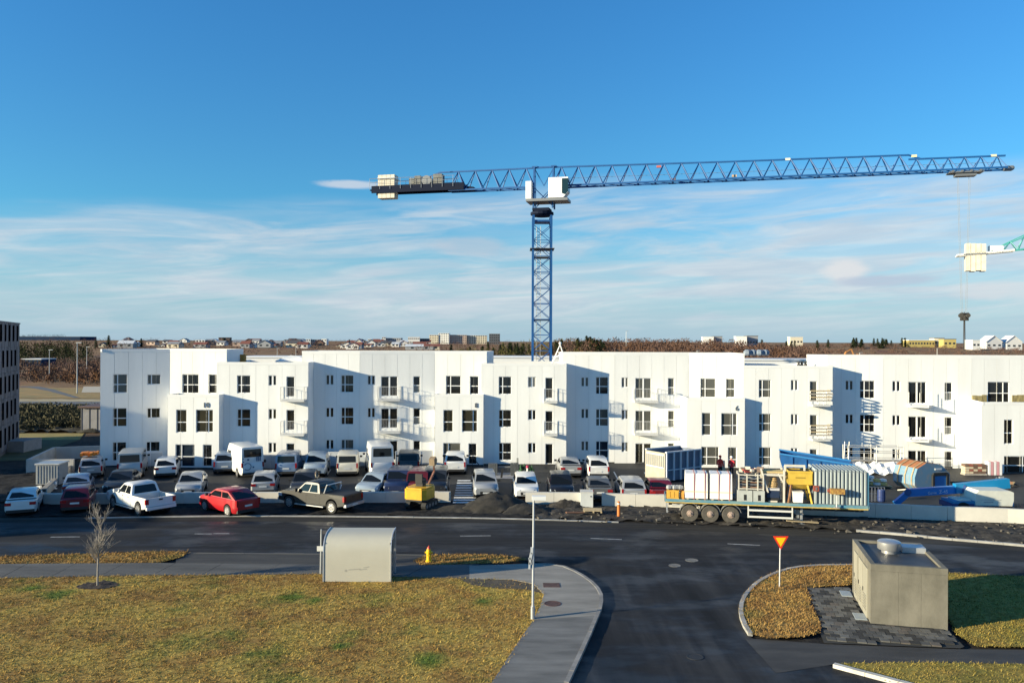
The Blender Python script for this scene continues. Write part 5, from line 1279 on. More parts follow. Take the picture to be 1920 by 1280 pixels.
    for sd in (-1, 1):
        P = [(xD, sd * wl, zD), (xA, sd * wl, zA), (xB, sd * wr, zt_), (xC, sd * wr, zt_)]
        if sd > 0: P = [(xA, wl, zA), (xD, wl, zD), (xC, wr, zt_), (xB, wr, zt_)]
        cuts = {2: [(.07, .50), (.54, .90)], 3: [(.06, .36), (.39, .67), (.70, .93)], 1: [(.05, .27)]}[s['ss']]
        for u0, u1 in cuts:
            uu = (u0, u1) if sd > 0 else (1 - u1, 1 - u0)
            parts.append(('side_window', pane(P, uu[0], uu[1], .12, .88 if kind != 'highvan' else .55, .012, 'side_window'), Matrix(), False, None))
    # wheels
    T = MB().tube((0, -.11, 0), (0, .11, 0), r, n=20).mesh('wheel', m_tyre, ); RM = MB().lathe([(r * .66, -.005), (r * .66, .012), (r * .5, .004), (r * .14, .016), (r * .10, .022)], n=14)
    for k in range(5):
        a = k * 1.2566; RM.bar((0, 0, .018), (r * .62 * math.cos(a), r * .62 * math.sin(a), .018), .07, .02)
    RMm = RM.mesh('rim', m_rim)
    for a in ax:
        for sd in (-1, 1):
            parts.append(('wheel', T, Matrix.Translation((a, sd * (hw_ - .10), r)), False, ('rim', RMm, Matrix.Translation((0, sd * .105, 0)) @ Matrix.Rotation(R(-90 * sd), 4, 'X'))))
    # lamps, plates, bumpers, mirrors
    zlmp = min(s['hood'] - .22, .78)
    for sd in (-1, 1):
        parts.append(('headlight', MB().add([(hx - .26, sd * hw_ * .93, zlmp - .06), (hx - .03, sd * hw_ * .52, zlmp - .07), (hx - .03, sd * hw_ * .55, zlmp + .06), (hx - .26, sd * hw_ * .92, zlmp + .09), (hx + .012, sd * hw_ * .52, zlmp - .07), (hx - .16, sd * hw_ * .97, zlmp - .06), (hx - .18, sd * hw_ * .95, zlmp + .09), (hx - .0, sd * hw_ * .55, zlmp + .06)], [(0, 5, 4, 1), (4, 5, 6, 7), (3, 2, 7, 6), (0, 3, 6, 5), (1, 4, 7, 2)]).mesh('headlight', m_lamp), Matrix(), False, None))
        zh = s['belt'] + (.0 if s['tr'] else -.03); tall = kind in ('crossover', 'van', 'minibus', 'highvan', 'smallvan', 'suv', 'wagon', 'offroad')
        z0_, z1_ = (zh - .38, zh + .02) if tall else (zh - .24, zh - .06)
        wi = .80 if tall else .55
        parts.append(('taillight', MB().bx(-hx - .012, -hx + .16, *sorted((sd * hw_ * wi, sd * hw_ * .935)), z0_, z1_).mesh('taillight', m_red), Matrix(), False, None))
        parts.append(('mirror', MB().box((xA - .22, sd * (hw_ + .10), s['belt'] + .07), (.12, .20, .15)).mesh('mirror', m_trim), Matrix(), False, None))
    parts.append(('rear_bumper', MB().bx(-hx - .03, -hx + .2, -hw_ * .86, hw_ * .86, zb + .02, zb + .20).mesh('rear_bumper', m_trim), Matrix(), False, None))
    parts.append(('grille', MB().bx(hx - .12, hx + .01, -hw_ * .5, hw_ * .5, .36, .58).mesh('grille', m_trim), Matrix(), False, None))
    parts.append(('number_plate', MB().bx(-hx - .026, -hx + .05, -.26, .26, .62, .73).mesh('number_plate', m_plate), Matrix(), False, None))
    parts.append(('number_plate', MB().bx(hx - .05, hx + .022, -.26, .26, .42, .53).mesh('number_plate', m_plate), Matrix(), False, None))
    CACHE[kind] = parts; return parts
CATS = {'crossover': 'car', 'sedan': 'car', 'hatch': 'car', 'wagon': 'car', 'suv': 'car', 'offroad': 'car', 'smallvan': 'van', 'van': 'van', 'minibus': 'van', 'highvan': 'van'}
def car(kind, col, px, y_near, face, label, yaw=0, group=None, sc=1.0, name=None):
    """px, y_near: middle of the end nearest the camera, on the ground. face: 'rear' or 'nose' towards the camera"""
    p = at(px, y_near); rz = R((90 if face == 'rear' else -90) + yaw); f = Vector((math.cos(rz), math.sin(rz), 0)) * (1 if face == 'rear' else -1)
    c = p + f * (SPEC[kind]['L'] / 2) * sc
    t = thing(name or ('parked_van' if CATS[kind] == 'van' else 'parked_car'), label, CATS[kind], (c.x, c.y, .012), rz, group or 'cars and vans parked in front of the white building'); t.scale = (sc, sc, sc)
    for nm, me, M, pt, sub in car_meshes(kind):
        o = link(nm, me, t, M)
        if pt: set_mat(o, PT[col])
        if sub: link(sub[0], sub[1], o, sub[2])
    return t
back = 'vehicles in the row against the building'; mid = 'vehicles in the middle row behind the low wall'; fr_ = 'vehicles parked on the gravel before the wall'
c1 = car('wagon', 'silver', 170, 897, 'rear', 'silver estate car with an orange load on its roof rack', 25, back)
car('minibus', 'silver', 243, 897, 'rear', 'tall silver white minibus seen from behind, right of the orange roof load', 20, back)
car('hatch', 'white', 310, 897, 'rear', 'white hatchback with red tail lights right of the minibus', 19, back)
v4 = car('highvan', 'white', 474, 896, 'rear', 'big white panel van at an angle with blue emblem on its rear doors', 34, back, .93)
car('suv', 'bluegrey', 421, 890, 'rear', 'blue-grey car half hidden behind the big white van', 14, back)
car('smallvan', 'bluegrey', 536, 894, 'rear', 'blue-grey van in shade right of the big white van', 8, back)
car('suv', 'lightblue', 590, 896, 'nose', 'pale blue off-roader facing out between two vans', 9, back)
car('smallvan', 'cream', 651, 894, 'rear', 'small cream van seen from behind left of the tall white van', 9, back)
car('highvan', 'white', 717, 897, 'rear', 'tall white high-roof van with a dark rear window', 15, back, .97)
car('offroad', 'dark', 766, 892, 'rear', 'dark off-roader right of the tall white van', 6, back)
car('suv', 'white', 853, 891, 'rear', 'white sports utility car before the second entrance', 3, back)
car('sedan', 'silver', 1071, 897, 'rear', 'silver saloon left of the lone white car in the back row', 2, back)
car('suv', 'white', 1123, 899, 'rear', 'white hatchback car right of the silver saloon in the back row', 0, back, .95)
# middle row
car('sedan', 'bluegrey', 142, 935, 'rear', 'blue-grey car directly behind the dark red hatchback', 24, mid)
car('sedan', 'dark', 216, 930, 'nose', 'dark car behind the cab of the white pickup', 14, mid)
car('sedan', 'silver', 352, 934, 'nose', 'silver saloon angled behind the white pickup and the red car', 15, mid)
car('hatch', 'silver', 493, 930, 'rear', 'silver hatchback behind the red car', 12, mid)
car('hatch', 'dark', 566, 932, 'nose', 'dark hatchback behind the cab of the dark pickup', 8, mid)
car('hatch', 'lightblue', 685, 934, 'nose', 'pale blue hatchback facing out right of the dark pickup', -14, mid)
car('offroad', 'navy', 741, 934, 'nose', 'navy blue boxy car facing out left of the yellow digger', 0, mid, .95)
car('smallvan', 'maroon', 779, 934, 'nose', 'dark red van behind the raised arm of the yellow digger', 0, mid, .92)
car('offroad', 'dark', 814, 934, 'nose', 'dark off-roader with pale roof right of the digger arm', 2, mid, .96)
car('suv', 'silver', 912, 936, 'nose', 'silver car facing out beside the zebra crossing behind the sand heap', 5, mid, .95)
car('hatch', 'white', 988, 938, 'nose', 'pale hatchback facing out behind the sand heaps', 2, mid)
car('suv', 'black', 1054, 940, 'nose', 'black car facing out behind the low wall left of the concrete block', 0, mid, .95)
car('sedan', 'grey', 1126, 942, 'rear', 'grey saloon with red tail lights right of the concrete block', 0, mid)
car('wagon', 'silver', 1189, 944, 'rear', 'silver estate car seen from behind left of the trailer', -1, mid)
car('sedan', 'darkred', 1243, 946, 'rear', 'dark red car partly hidden by the left end of the trailer', -2, mid)
# front row on the gravel
car('sedan', 'white', 38, 968.5, 'rear', 'white saloon seen from behind at the far left of the gravel', 25, fr_)
car('hatch', 'darkred', 140, 963, 'rear', 'dark red hatchback on the gravel left of the white pickup', 21, fr_)
car('crossover', 'red', 466, 967, 'rear', 'bright red car parked slantwise between the two pickups', 52, fr_)
# orange load on the first estate car's roof
t = thing('roof_load', 'orange bundle strapped on the roof of the silver estate car', 'luggage', (c1.location.x, c1.location.y - .5, 1.56), c1.rotation_euler.z)
rr = random.Random(6); mo = mat('orange_tarp', (.60, .20, .02), .7, var=.25, scale=5)
for i in range(7): MB().box((rr.uniform(-.5, .5), -.55 + i * .18, .16 + rr.uniform(0, .08)), (rr.uniform(.9, 1.3), .17, rr.uniform(.2, .3)), Matrix.Rotation(rr.uniform(-.1, .1), 4, 'Z')).build('bundle', mo, t)
MB().bar((-.6, -.62, .02), (-.6, .62, .02), .05).bar((.6, -.62, .02), (.6, .62, .02), .05).build('rack_bar', m_trim, t)
# emblem on the big van's rear doors
m_logo = mat('van_emblem', (.05, .12, .22), .5)
hx4 = SPEC['highvan']['L'] / 2
def onrear(mb): o = mb.build('emblem', m_logo, v4); return o
em = MB(); 
for k in range(14):
    a0, a1 = k * .36 + .5, k * .36 + .86; em.bar((-hx4 - .02, .45 + .30 * math.cos(a0), 1.02 + .30 * math.sin(a0)), (-hx4 - .02, .45 + .30 * math.cos(a1), 1.02 + .30 * math.sin(a1)), .03, .05)
for y, z, s_ in ((.75, 1.95, .12), (.82, 1.72, .10), (.40, 1.62, .16), (.80, 1.45, .12), (-.05, .95, .13)): em.lathe([(s_ * .6, 0), (s_ * .6, .01)], n=8) if False else em.bx(-hx4 - .03, -hx4 - .01, y - s_ / 2, y + s_ / 2, z - s_ / 2, z + s_ / 2)
for y in (-.35, -.50, -.65): em.bx(-hx4 - .03, -hx4 - .01, y - .04, y + .04, 1.45, 1.85)
onrear(em)
# ---------------------------------------------------------------- pickups
def pickup(col, rear_px, rear_y, rz, label, load=None, tonneau=False, wheelr=.41):
    """rear_px/rear_y: contact point of the rear left wheel"""
    Lh, wd, wb = 2.75, .97, 3.55; xr = -1.72; xf = xr + wb; r = wheelr
    p = at(rear_px, rear_y); rot = Matrix.Rotation(rz, 4, 'Z'); c = p - rot @ Vector((xr, wd - .05, 0))
    t = thing('pickup_truck', label, 'pickup', (c.x, c.y, .01), rz, fr_); P = PT[col]
    hb, hood, belt, roof_ = .46, 1.18, 1.18, 1.88; q = r * 1.18
    def side_poly():
        pl = [(-Lh, hb + .12), (xr - q, hb)] + [(xr + q * math.cos(a), r + .06 + q * math.sin(a)) for a in [math.pi - k * math.pi / 10 for k in range(0, 11)]] + [(xf - q, hb)] + [(xf + q * math.cos(a), r + .06 + q * math.sin(a)) for a in [math.pi - k * math.pi / 10 for k in range(0, 11)]] + [(Lh - .02, hb + .1), (Lh, .75), (Lh - .06, hood - .12), (Lh - .35, hood - .02), (1.32, hood + .03), (1.25, belt), (-.72, belt), (-Lh, belt + .02)]
        return pl
    sp = side_poly(); B = MB()
    for sd in (-1, 1): B.extr(sp, *sorted((sd * wd, sd * (wd - .10))))
    # hood, nose, bed floor, tailgate, cab back
    for sd in (-1,):
        B.add([(1.28, -wd + .02, hood + .02), (1.28, wd - .02, hood + .02), (1.28, 0, hood + .08), (Lh - .3, -wd + .04, hood - .03), (Lh - .3, wd - .04, hood - .03), (Lh - .3, 0, hood + .03), (Lh - .06, -wd + .1, hood - .14), (Lh - .06, wd - .1, hood - .14), (Lh - .03, 0, hood - .1)], [(0, 3, 5, 2), (2, 5, 4, 1), (3, 6, 8, 5), (5, 8, 7, 4)])
    B.bx(Lh - .14, Lh - .02, -wd + .02, wd - .02, hb + .06, hood - .12)
    B.bx(-Lh + .002, -Lh + .09, -wd + .10, wd - .10, hb + .22, belt + .01); B.bx(-.80, -.70, -wd + .1, wd - .1, hb, belt - .004); B.bx(-Lh + .1, Lh - .2, -wd + .12, wd - .12, hb + .10, hb + .30)
    # cab
    xA, xB, xC, xD = 1.30, .62, -.55, -.76; wl, wr = wd * .96, wd * .80; zl = belt - .02
    tops = [(xB, roof_ - .05), (xB - .2, roof_), ((xB + xC) / 2, roof_ + .02), (xC + .12, roof_ - .005), (xC, roof_ - .06)]
    V = [(xA, -wl, zl), (xA, wl, zl), (xD, -wl, zl), (xD, wl, zl)]
    for x, z in tops: V += [(x, -wr, z - .06), (x, -wr * .84, z), (x, wr * .84, z), (x, wr, z - .06)]
    Fs = []; nT = len(tops)
    for k in range(nT - 1):
        for j in range(3): Fs.append((4 + 4 * k + j, 5 + 4 * k + j, 9 + 4 * k + j, 8 + 4 * k + j))
    a, b = 4, 4 + 4 * (nT - 1)
    Fs += [(0, 1, a + 3, a + 2, a + 1, a), (3, 2, b, b + 1, b + 2, b + 3), tuple([0] + [4 + 4 * k for k in range(nT)] + [2])[::-1], tuple([1] + [7 + 4 * k for k in range(nT)] + [3])]
    B.add(V, Fs); B.build('body', P, t, smooth=35, fix=True)
    MB().bx(-Lh + .3, Lh - .3, -.55, .55, .30, hb + .12).build('chassis', m_under, t)
    def bil(P_, u, v_): return (P_[0].lerp(P_[1], u)).lerp(P_[3].lerp(P_[2], u), v_)
    def pane(P_, u0, u1, v0, v1, nm):
        P_ = [Vector(p) for p in P_]; n = (P_[1] - P_[0]).cross(P_[3] - P_[0]).normalized() * .012; a = [bil(P_, u0, v0), bil(P_, u1, v0), bil(P_, u1, v1), bil(P_, u0, v1)]
        MB().add([p - n * .2 for p in a] + [p + n for p in a], [(4, 5, 6, 7), (0, 1, 5, 4), (1, 2, 6, 5), (2, 3, 7, 6), (3, 0, 4, 7)]).build(nm, m_cg, t)
    zt_ = roof_ - .11
    pane([(xA, -wl, zl), (xA, wl, zl), (xB, wr, zt_), (xB, -wr, zt_)], .06, .94, .12, .94, 'windscreen'); pane([(xD, wl, zl), (xD, -wl, zl), (xC, -wr, zt_), (xC, wr, zt_)], .09, .91, .14, .92, 'rear_window')
    for sd in (-1, 1):
        Q = [(xD, -wl, zl), (xA, -wl, zl), (xB, -wr, zt_), (xC, -wr, zt_)] if sd < 0 else [(xA, wl, zl), (xD, wl, zl), (xC, wr, zt_), (xB, wr, zt_)]
        for u0, u1 in ((.08, .50), (.55, .90)): uu = (u0, u1) if sd > 0 else (1 - u1, 1 - u0); pane(Q, *uu, .12, .88, 'side_window')
        MB().box((xA - .2, sd * (wd + .16), belt + .12), (.12, .24, .22)).build('mirror', P if col == 'white' else m_trim, t)
        MB().bx(-Lh - .014, -Lh + .12, *sorted((sd * (wd - .20), sd * (wd + .006))), belt - .36, belt - .04).build('taillight', m_red, t)
        MB().bx(Lh - .3, Lh + .01, *sorted((sd * (wd - .35), sd * (wd + .005))), hood - .40, hood - .18).build('headlight', m_lamp, t)
        MB().bx(xr + q + .1, xf - q - .1, *sorted((sd * (wd - .02), sd * (wd + .14))), .36, .42).build('running_board', m_galv, t)
        for xx in (.28, -.45): MB().bx(xx, xx + .16, *sorted((sd * wd, sd * (wd + .02))), belt - .16, belt - .12).build('door_handle', m_trim, t)
        MB().bx(.37, .385, *sorted((sd * (wd - .01), sd * (wd + .004))), hb + .05, belt - .02).bx(-.74, -.72, *sorted((sd * (wd - .01), sd * (wd + .004))), hb + .05, belt).build('door_gap', m_trim, t)
    T = MB().tube((0, -.13, 0), (0, .13, 0), r, n=22)
    for x in (xr, xf):
        for sd in (-1, 1):
            w_ = T.build('wheel', m_tyre, t); w_.matrix_local = Matrix.Translation((x, sd * (wd - .12), r))
            rm = MB().lathe([(r * .66, -.02), (r * .66, .012), (r * .52, .002), (r * .16, .02)], n=16)
            for k in range(6): a = k * 1.0472; rm.bar((0, 0, .016), (r * .62 * math.cos(a), r * .62 * math.sin(a), .016), .075, .02)
            ro = rm.build('rim', m_rim, w_); ro.matrix_local = Matrix.Translation((0, sd * .125, 0)) @ Matrix.Rotation(R(-90 * sd), 4, 'X')
    MB().bx(-Lh - .14, -Lh + .05, -wd + .02, wd - .02, hb + .02, hb + .2).build('rear_bumper', m_galv if col != 'white' else PT['white'], t)
    MB().bx(-Lh - .152, -Lh - .13, -.26, .26, hb + .05, hb + .16).build('number_plate', m_plate, t); MB().bx(-Lh - .03, -Lh + .01, -.12, .12, belt - .16, belt - .08).build('tailgate_handle', m_trim, t)
    MB().bx(Lh - .06, Lh + .015, -.5, .5, .62, hood - .2).build('grille', m_trim, t); MB().bx(Lh - .1, Lh + .1, -wd + .03, wd - .03, hb + .02, hb + .2).build('front_bumper', m_galv, t)
    MB().bx(-Lh + .1, -.82, -wd + .11, wd - .11, belt - .40 if not tonneau else belt - .02, belt - .36 if not tonneau else belt + .03).build('bed_liner' if not tonneau else 'bed_cover', m_trim, t)
    if tonneau: MB().tube((-.95, -wd + .2, belt), (-1.15, -wd + .25, belt + .55), .045).tube((-.95, wd - .2, belt), (-1.15, wd - .25, belt + .55), .045).tube((-1.15, -wd + .25, belt + .55), (-1.15, wd - .25, belt + .55), .045).build('roll_bar', m_galv, t)
    return t
pickup('white', 260, 967, R(140), 'white double cab pickup parked slantwise on the gravel at left')
pickup('taupe', 622, 962.5, R(153), 'dark grey-brown pickup with covered bed parked slantwise on the gravel', tonneau=True)
# ---------------------------------------------------------------- mini digger
m_dy = mat('digger_yellow', (.62, .33, .015), .45, var=.12, scale=3); m_db = mat('digger_black', (.02, .02, .021), .7)
p = at(788, 956); DG = thing('mini_digger', 'yellow mini digger with its arm raised behind it on the gravel', 'digger', (p.x, p.y + .9, .05), R(70))
for s_ in (-1, 1):
    tk = MB().extr([(-.95, .1), (-.8, .0), (.8, .0), (.95, .1), (1.0, .25), (.85, .46), (-.85, .46), (-1.0, .25)], *sorted((s_ * .75, s_ * .42))).build('track', m_db, DG, fix=True)
    wm = MB()
    for x in (-.75, -.3, .15, .6): wm.tube((x, s_ * .76, .2), (x, s_ * .74, .2), .13, n=10)
    wm.build('track_roller', m_galv_dark, tk)
MB().bx(-.5, .5, -.4, .4, .3, .55).build('undercarriage', m_db, DG)
hull = [(-1.15, -.55), (-.9, -.80), (.2, -.82), (.75, -.6), (.75, .6), (.2, .82), (-.9, .80), (-1.15, .55)]
MB().prism(hull, .58, 1.32).build('body', m_dy, DG); MB().prism([(x * .93, y * .9) for x, y in hull[:4] + hull[4:]], 1.322, 1.42).build('engine_cover', m_dy, DG); MB().prism([(x * 1.005, y * 1.01) for x, y in hull], .56, .66).build('skirt', m_db, DG)
MB().box((-.15, 0, 1.62), (.5, .5, .4)).box((-.42, 0, 1.95), (.14, .5, .6)).build('seat', m_db, DG)
m_arm = mat('digger_arm_rust', (.17, .07, .045), .6, var=.2, scale=4)
MB().bar((.75, 0, 1.1), (1.7, -.1, 2.1), .12, .14).bar((1.7, -.1, 2.1), (1.5, -.15, 2.7), .10, .11).build('arm', m_arm, DG)
MB().extr([(1.3, 2.55), (1.65, 2.6), (1.75, 2.9), (1.55, 3.15), (1.25, 3.0)], -.3, .1).build('bucket', mat('bucket_timber', (.22, .16, .10), .8, var=.2, scale=4), DG, fix=True)
MB().tube((.9, 0, 1.0), (1.5, -.1, 1.95), .04).build('hydraulic_ram', m_galv, DG)
# ================================================================ LOW WALL ALONG THE CAR PARK
def lowwall(label, pts, h, th=.28, gaps=(), m=m_cw2, seg=2.4):
    t = thing('low_wall', label, 'wall', (0, 0, 0), 0, 'low concrete walls along the car park')
    for a, b in zip(pts, pts[1:]):
        n = max(1, round((b - a).length / seg))
        for i in range(n):
            p, q = a.lerp(b, i / n), a.lerp(b, (i + 1) / n); d = (q - p).normalized() * .008
            wallseg(p + d, q - d, h + rnd.uniform(-.01, .01), h + rnd.uniform(-.01, .01), th, m, t, 'wall_panel')
    return t
lowwall('pale low concrete wall at left behind the white pickup and the red cars', [at(75, 945), at(480, 941.5), at(845, 941)], .72)
lowwall('pale low concrete wall from the sand heaps to the concrete block', [at(985, 943.5), at(1092, 944.5)], .80)
lowwall('pale low concrete wall from the concrete block to the trailer', [at(1128, 947), at(1255, 949.5), at(1330, 953)], .82)
lowwall('pale low concrete wall at right, partly in the shadow of the trailer', [at(1490, 963), at(1640, 969), at(1775, 975), at(1888, 979), at(1990, 985)], .88)
p = at(1101, 951); t = thing('concrete_block', 'light grey concrete cabinet block standing proud of the low wall', 'block', (p.x, p.y + .5, 0), R(-4))
MB().bx(-.42, .42, -.5, .5, 0, .98).build('body', mat('block_grey', (.52, .54, .54), .8, var=.08, scale=1.5, bump=.05), t); MB().bx(-.44, .44, -.52, .52, .983, 1.03).build('lid', m_cw2, t); MB().box((.28, -.515, .75), (.08, .02, .08)).build('lock', m_trim, t)
p = at(1190, 1); 
# grey cabinet, beam and debris at the far left
p = at(88, 911); t = thing('grey_cabinet', 'grey corrugated steel cabinet beside the ramp wall at far left', 'cabinet', (p.x, p.y + .7, 0), R(3))
mgc = mat('cabinet_grey', (.25, .265, .275), .6, var=.1, scale=2); MB().bx(-.85, .85, -.7, .7, .12, 1.62).build('body', mgc, t); MB().bx(-.92, .92, -.78, .78, 1.622, 1.72).build('lid', m_galv, t)
for i in range(8): MB().bx(-.78 + i * .21, -.70 + i * .21, -.735, -.702, .2, 1.55).build('rib', mgc, t)
MB().bx(-.8, .8, -.6, .6, 0, .12).build('base_part', m_trim, t)
a, b = at(82, 930), at(131, 884); t = thing('concrete_beam', 'grey concrete beam lying at a slant beside the grey cabinet', 'beam', (0, 0, 0))
MB().bar(a + Vector((0, 0, .25)), b + Vector((0, 0, .35)), .42, .5).build('beam', m_cw, t); MB().bar(a + Vector((.02, 0, .53)), b + Vector((.02, 0, .63)), .3, .05).build('top_plank', mat('grey_plank', (.26, .24, .21), .9), t)
p = at(87, 915); rr = random.Random(2); t = thing('plaster_scraps', 'heap of white scraps at the foot of the grey cabinet', 'rubbish', (p.x + .3, p.y - .4, 0))
for i in range(6): MB().box((rr.uniform(-.5, .5), rr.uniform(-.2, .2), .15 + rr.uniform(0, .25)), (rr.uniform(.2, .5), .2, .2), Matrix.Rotation(rr.uniform(-.6, .6), 4, 'Y')).build('scrap', m_wplain, t)
# orange post, timber, rubbish on the verge
p = at(1160, 969); t = thing('marker_post', 'orange marker post on the dug verge before the low wall', 'post', (p.x, p.y, 0))
mop = mat('marker_orange', (.68, .17, .03), .6); MB().tube((0, 0, .06), (0, 0, 1.0), .10, .09, 10).build('post', mop, t); MB().lathe([(.2, 0), (.2, .05), (.12, .08)], n=10).build('foot', m_trim, t); MB().tube((0, 0, .82), (0, 0, .9), .108, n=10).build('band', m_plate, t)
p = at(1112, 965); t = thing('timber_pallet', 'broken yellow timber pallet lying on the rubble below the concrete block', 'pallet', (p.x, p.y + .3, .18), R(-6))
for i in range(5): MB().bx(-.62, .58, -.5 + i * .2, -.36 + i * .2, .10, .13).build('slat', m_timber, t)
for x in (-.58, 0, .5): MB().bx(x, x + .1, -.5, .45, 0, .098).build('bearer', m_timber, t)
for px, py, L_, a_, lb in ((1504, 984, 1.9, -3, 'pale plank lying on the verge under the trailer nose'), (1078, 967, 1.2, 15, 'rusty brown board on the rubble heap'), (1895, 978, 1.6, -20, 'pale plank on the rubble at the right edge')):
    p = at(px, py); o = MB().bx(-L_ / 2, L_ / 2, -.11, .11, 0, .06).build('plank', m_timber if 'pale' in lb else mat('rust_board', (.22, .10, .05), .9)); o.location = (p.x, p.y, .20); o.rotation_euler = (R(4), R(3), R(a_)); tag(o, lb, 'plank')
p = at(1893, 962); t = thing('dry_weeds', 'dead brown weeds growing before the wall at the right edge', 'weeds', (p.x, p.y - .8, .1)); rr = random.Random(8); mb = MB()
for i in range(40): a = rr.uniform(0, 6.28); q = rr.uniform(.1, .45); mb.tube((0, 0, 0), (q * math.cos(a), q * math.sin(a), rr.uniform(.3, .85)), .012, .005, 3)
mb.build('stalks', mat('dead_stalk', (.16, .08, .045), .9), t)
# bench-like posts, crossing sign, plants on the car park before the second entrance
p0 = at(930, 890); t = thing('bicycle_shelter', 'pair of dark slatted cabinets joined by a rail before the second entrance', 'shelter', (p0.x, p0.y, 0), R(1))
msl = mat('slatted_grey', (.085, .092, .095), .7, var=.15, scale=3)
for x0, x1, h in ((-.65, .12, .95), (1.2, 1.85, 1.0)):
    for i in range(5): xa = x0 + (x1 - x0) * i / 5; MB().bx(xa + .012, xa + (x1 - x0) / 5 - .012, -.3, .3, 0, h).build('slat', msl, t)
MB().bx(.13, 1.19, -.1, .1, .62, .72).build('rail', m_galv_dark, t); MB().bx(1.72, 1.88, .32, .5, 0, 1.35).build('post', mat('slat_pale', (.30, .30, .27), .8), t)
o = MB().prism([(-.08, -.06), (.08, -.06), (.08, .06), (-.08, .06)], 0, .75).build('bollard', m_trim); q = at(940, 895.5); o.location = (q.x, q.y, .01); o.rotation_euler = (0, R(8), 0); tag(o, 'short black bollard leaning before the slatted cabinets', 'bollard')
flat('crossing_pad', [at(905, 886).to_2d(), at(975, 886).to_2d(), at(985, 897).to_2d(), at(905, 897).to_2d()], .0165, mat('pad_concrete', (.30, .30, .31), .85, var=.1, scale=1, world=True))
for px, py, c, h, w_, lb in ((981, 894, (.70, .035, .06), .42, .42, 'bright red tub standing on the car park'), (996, 896, (.45, .02, .04), .25, .5, 'low dark red tray right of the white post')):
    p = at(px, py); o = MB().lathe([(w_ * .42, 0), (w_ * .5, h), (w_ * .44, h), (w_ * .4, .06)], n=12).build('tub', mat('tub_%d' % px, c, .5)); o.location = (p.x, p.y, .012); tag(o, lb, 'tub')
for px, py, hh, lb in ((979, 893.4, .5, 'small green shrub growing in the bright red tub'), (996, 894.5, .5, 'small green shrub behind the dark red tray')):
    p = at(px, py); t = thing('potted_shrub', lb, 'shrub', (p.x, p.y + .1, .35)); mb = MB(); rr = random.Random(px)
    shrub_into(mb, 0, 0, 0, .3, .45, 40, rr); mb.build('foliage', mat('shrub_green', (.02, .08, .03), .8), t); MB().tube((0, 0, -.3), (0, 0, .2), .03).build('stem', m_trunk, t)
p = at(989, 894); t = thing('marker_post', 'white post with a red cap between the red tubs', 'post', (p.x, p.y, 0)); MB().tube((0, 0, 0), (0, 0, .75), .08, n=8).build('post', m_wplain, t); MB().tube((0, 0, .75), (0, 0, .95), .12, n=8).build('cap', mat('cap_red', (.45, .02, .09), .5), t)
p = at(493, 884.5); t = thing('mail_post', 'slim post with two dark boxes between the two vans', 'post', (p.x, p.y, 0)); MB().tube((0, 0, 0), (0, 0, .85), .03).build('pole', m_galv_dark, t)
for s_ in (-.14, .14): MB().box((s_, 0, .95), (.2, .18, .22)).build('box', m_trim, t)
p = at(893, 887); t = thing('stair_rail', 'dark handrail beside the second entrance door', 'railing', (p.x, p.y, 0)); MB().tube((-.35, .2, 1.4), (.5, -.6, .5), .035).tube((-.35, .2, 0), (-.35, .2, 1.4), .03).tube((.5, -.6, 0), (.5, -.6, .5), .03).build('rail', m_trim, t)
# ================================================================ FLATBED TRAILER AND ITS LOAD
TA, TB = at(1248, 936, 49.5), at(1628, 951, 47.4); TA.z = TB.z = 0
td = (TB - TA); TL = td.length; tang = math.atan2(td.y, td.x); td.normalize(); tn = Vector((-td.y, td.x, 0))
TR = thing('flatbed_trailer', 'long three axle flatbed trailer with a worn blue side rail, parked on the verge', 'trailer', TA, tang)
DH = 1.33; TW = 2.5
def tx(px, y=0.0):
    """local x on the trailer for picture column px, y metres behind the near edge"""
    u, _ = ray(px, 930); o = TA + tn * y; k = (o.y * u - o.x) / (td.x - td.y * u); return k
m_bl = mat('rail_blue', (.035, .20, .33), .6, col2=(.20, .30, .28), scale=1.3, stretch=(1, 1, 3)); m_tc = mat('chassis_dark', (.035, .033, .032), .7, var=.3, scale=2); m_deck = mat('deck_wood', (.14, .11, .08), .9, var=.25, scale=3, stretch=(.3, 4, 1)); m_yl = mat('reflector_yellow', (.50, .36, .10), .6, var=.25, scale=4)
for i in range(10): MB().bx(.03, TL - .03, .06 + i * .24, .06 + i * .24 + .225, DH - .05, DH).build('deck_board', m_deck, TR)
MB().bx(0, TL, -.02, .05, DH - .12, DH + .05).bx(0, TL, TW - .05, TW + .02, DH - .12, DH + .05).bx(-.06, 0, 0, TW, DH - .14, DH + .05).bx(TL, TL + .06, 0, TW, DH - .14, DH + .05).build('side_rail', m_bl, TR)
MB().bx(0, TL, -.012, .03, DH - .19, DH - .125).build('marker_strip', m_yl, TR)
MB().bx(.2, TL - .1, .7, .86, DH - .46, DH - .13).bx(.2, TL - .1, TW - .86, TW - .7, DH - .46, DH - .13).build('chassis_beam', m_tc, TR)
cb_ = MB()
for i in range(9): x = .5 + i * (TL - 1) / 8; cb_.bx(x, x + .1, .05, TW - .05, DH - .26, DH - .13)
cb_.build('cross_member', m_tc, TR)
wr_ = .52
mwh = mat('truck_tyre', (.075, .068, .058), .9, var=.25, scale=6); mrim = mat('truck_rim', (.36, .27, .22), .6, var=.25, scale=8)
T = MB().lathe([(wr_ * .62, -.15), (wr_ * .95, -.15), (wr_, -.10), (wr_, .10), (wr_ * .95, .15), (wr_ * .62, .15)], n=24).mesh('wheel', mwh, 40)
RMm = MB().lathe([(wr_ * .62, -.04), (wr_ * .60, .0), (wr_ * .42, -.05), (wr_ * .38, .03), (wr_ * .2, .05), (wr_ * .16, .11), (.02, .12)], n=18)
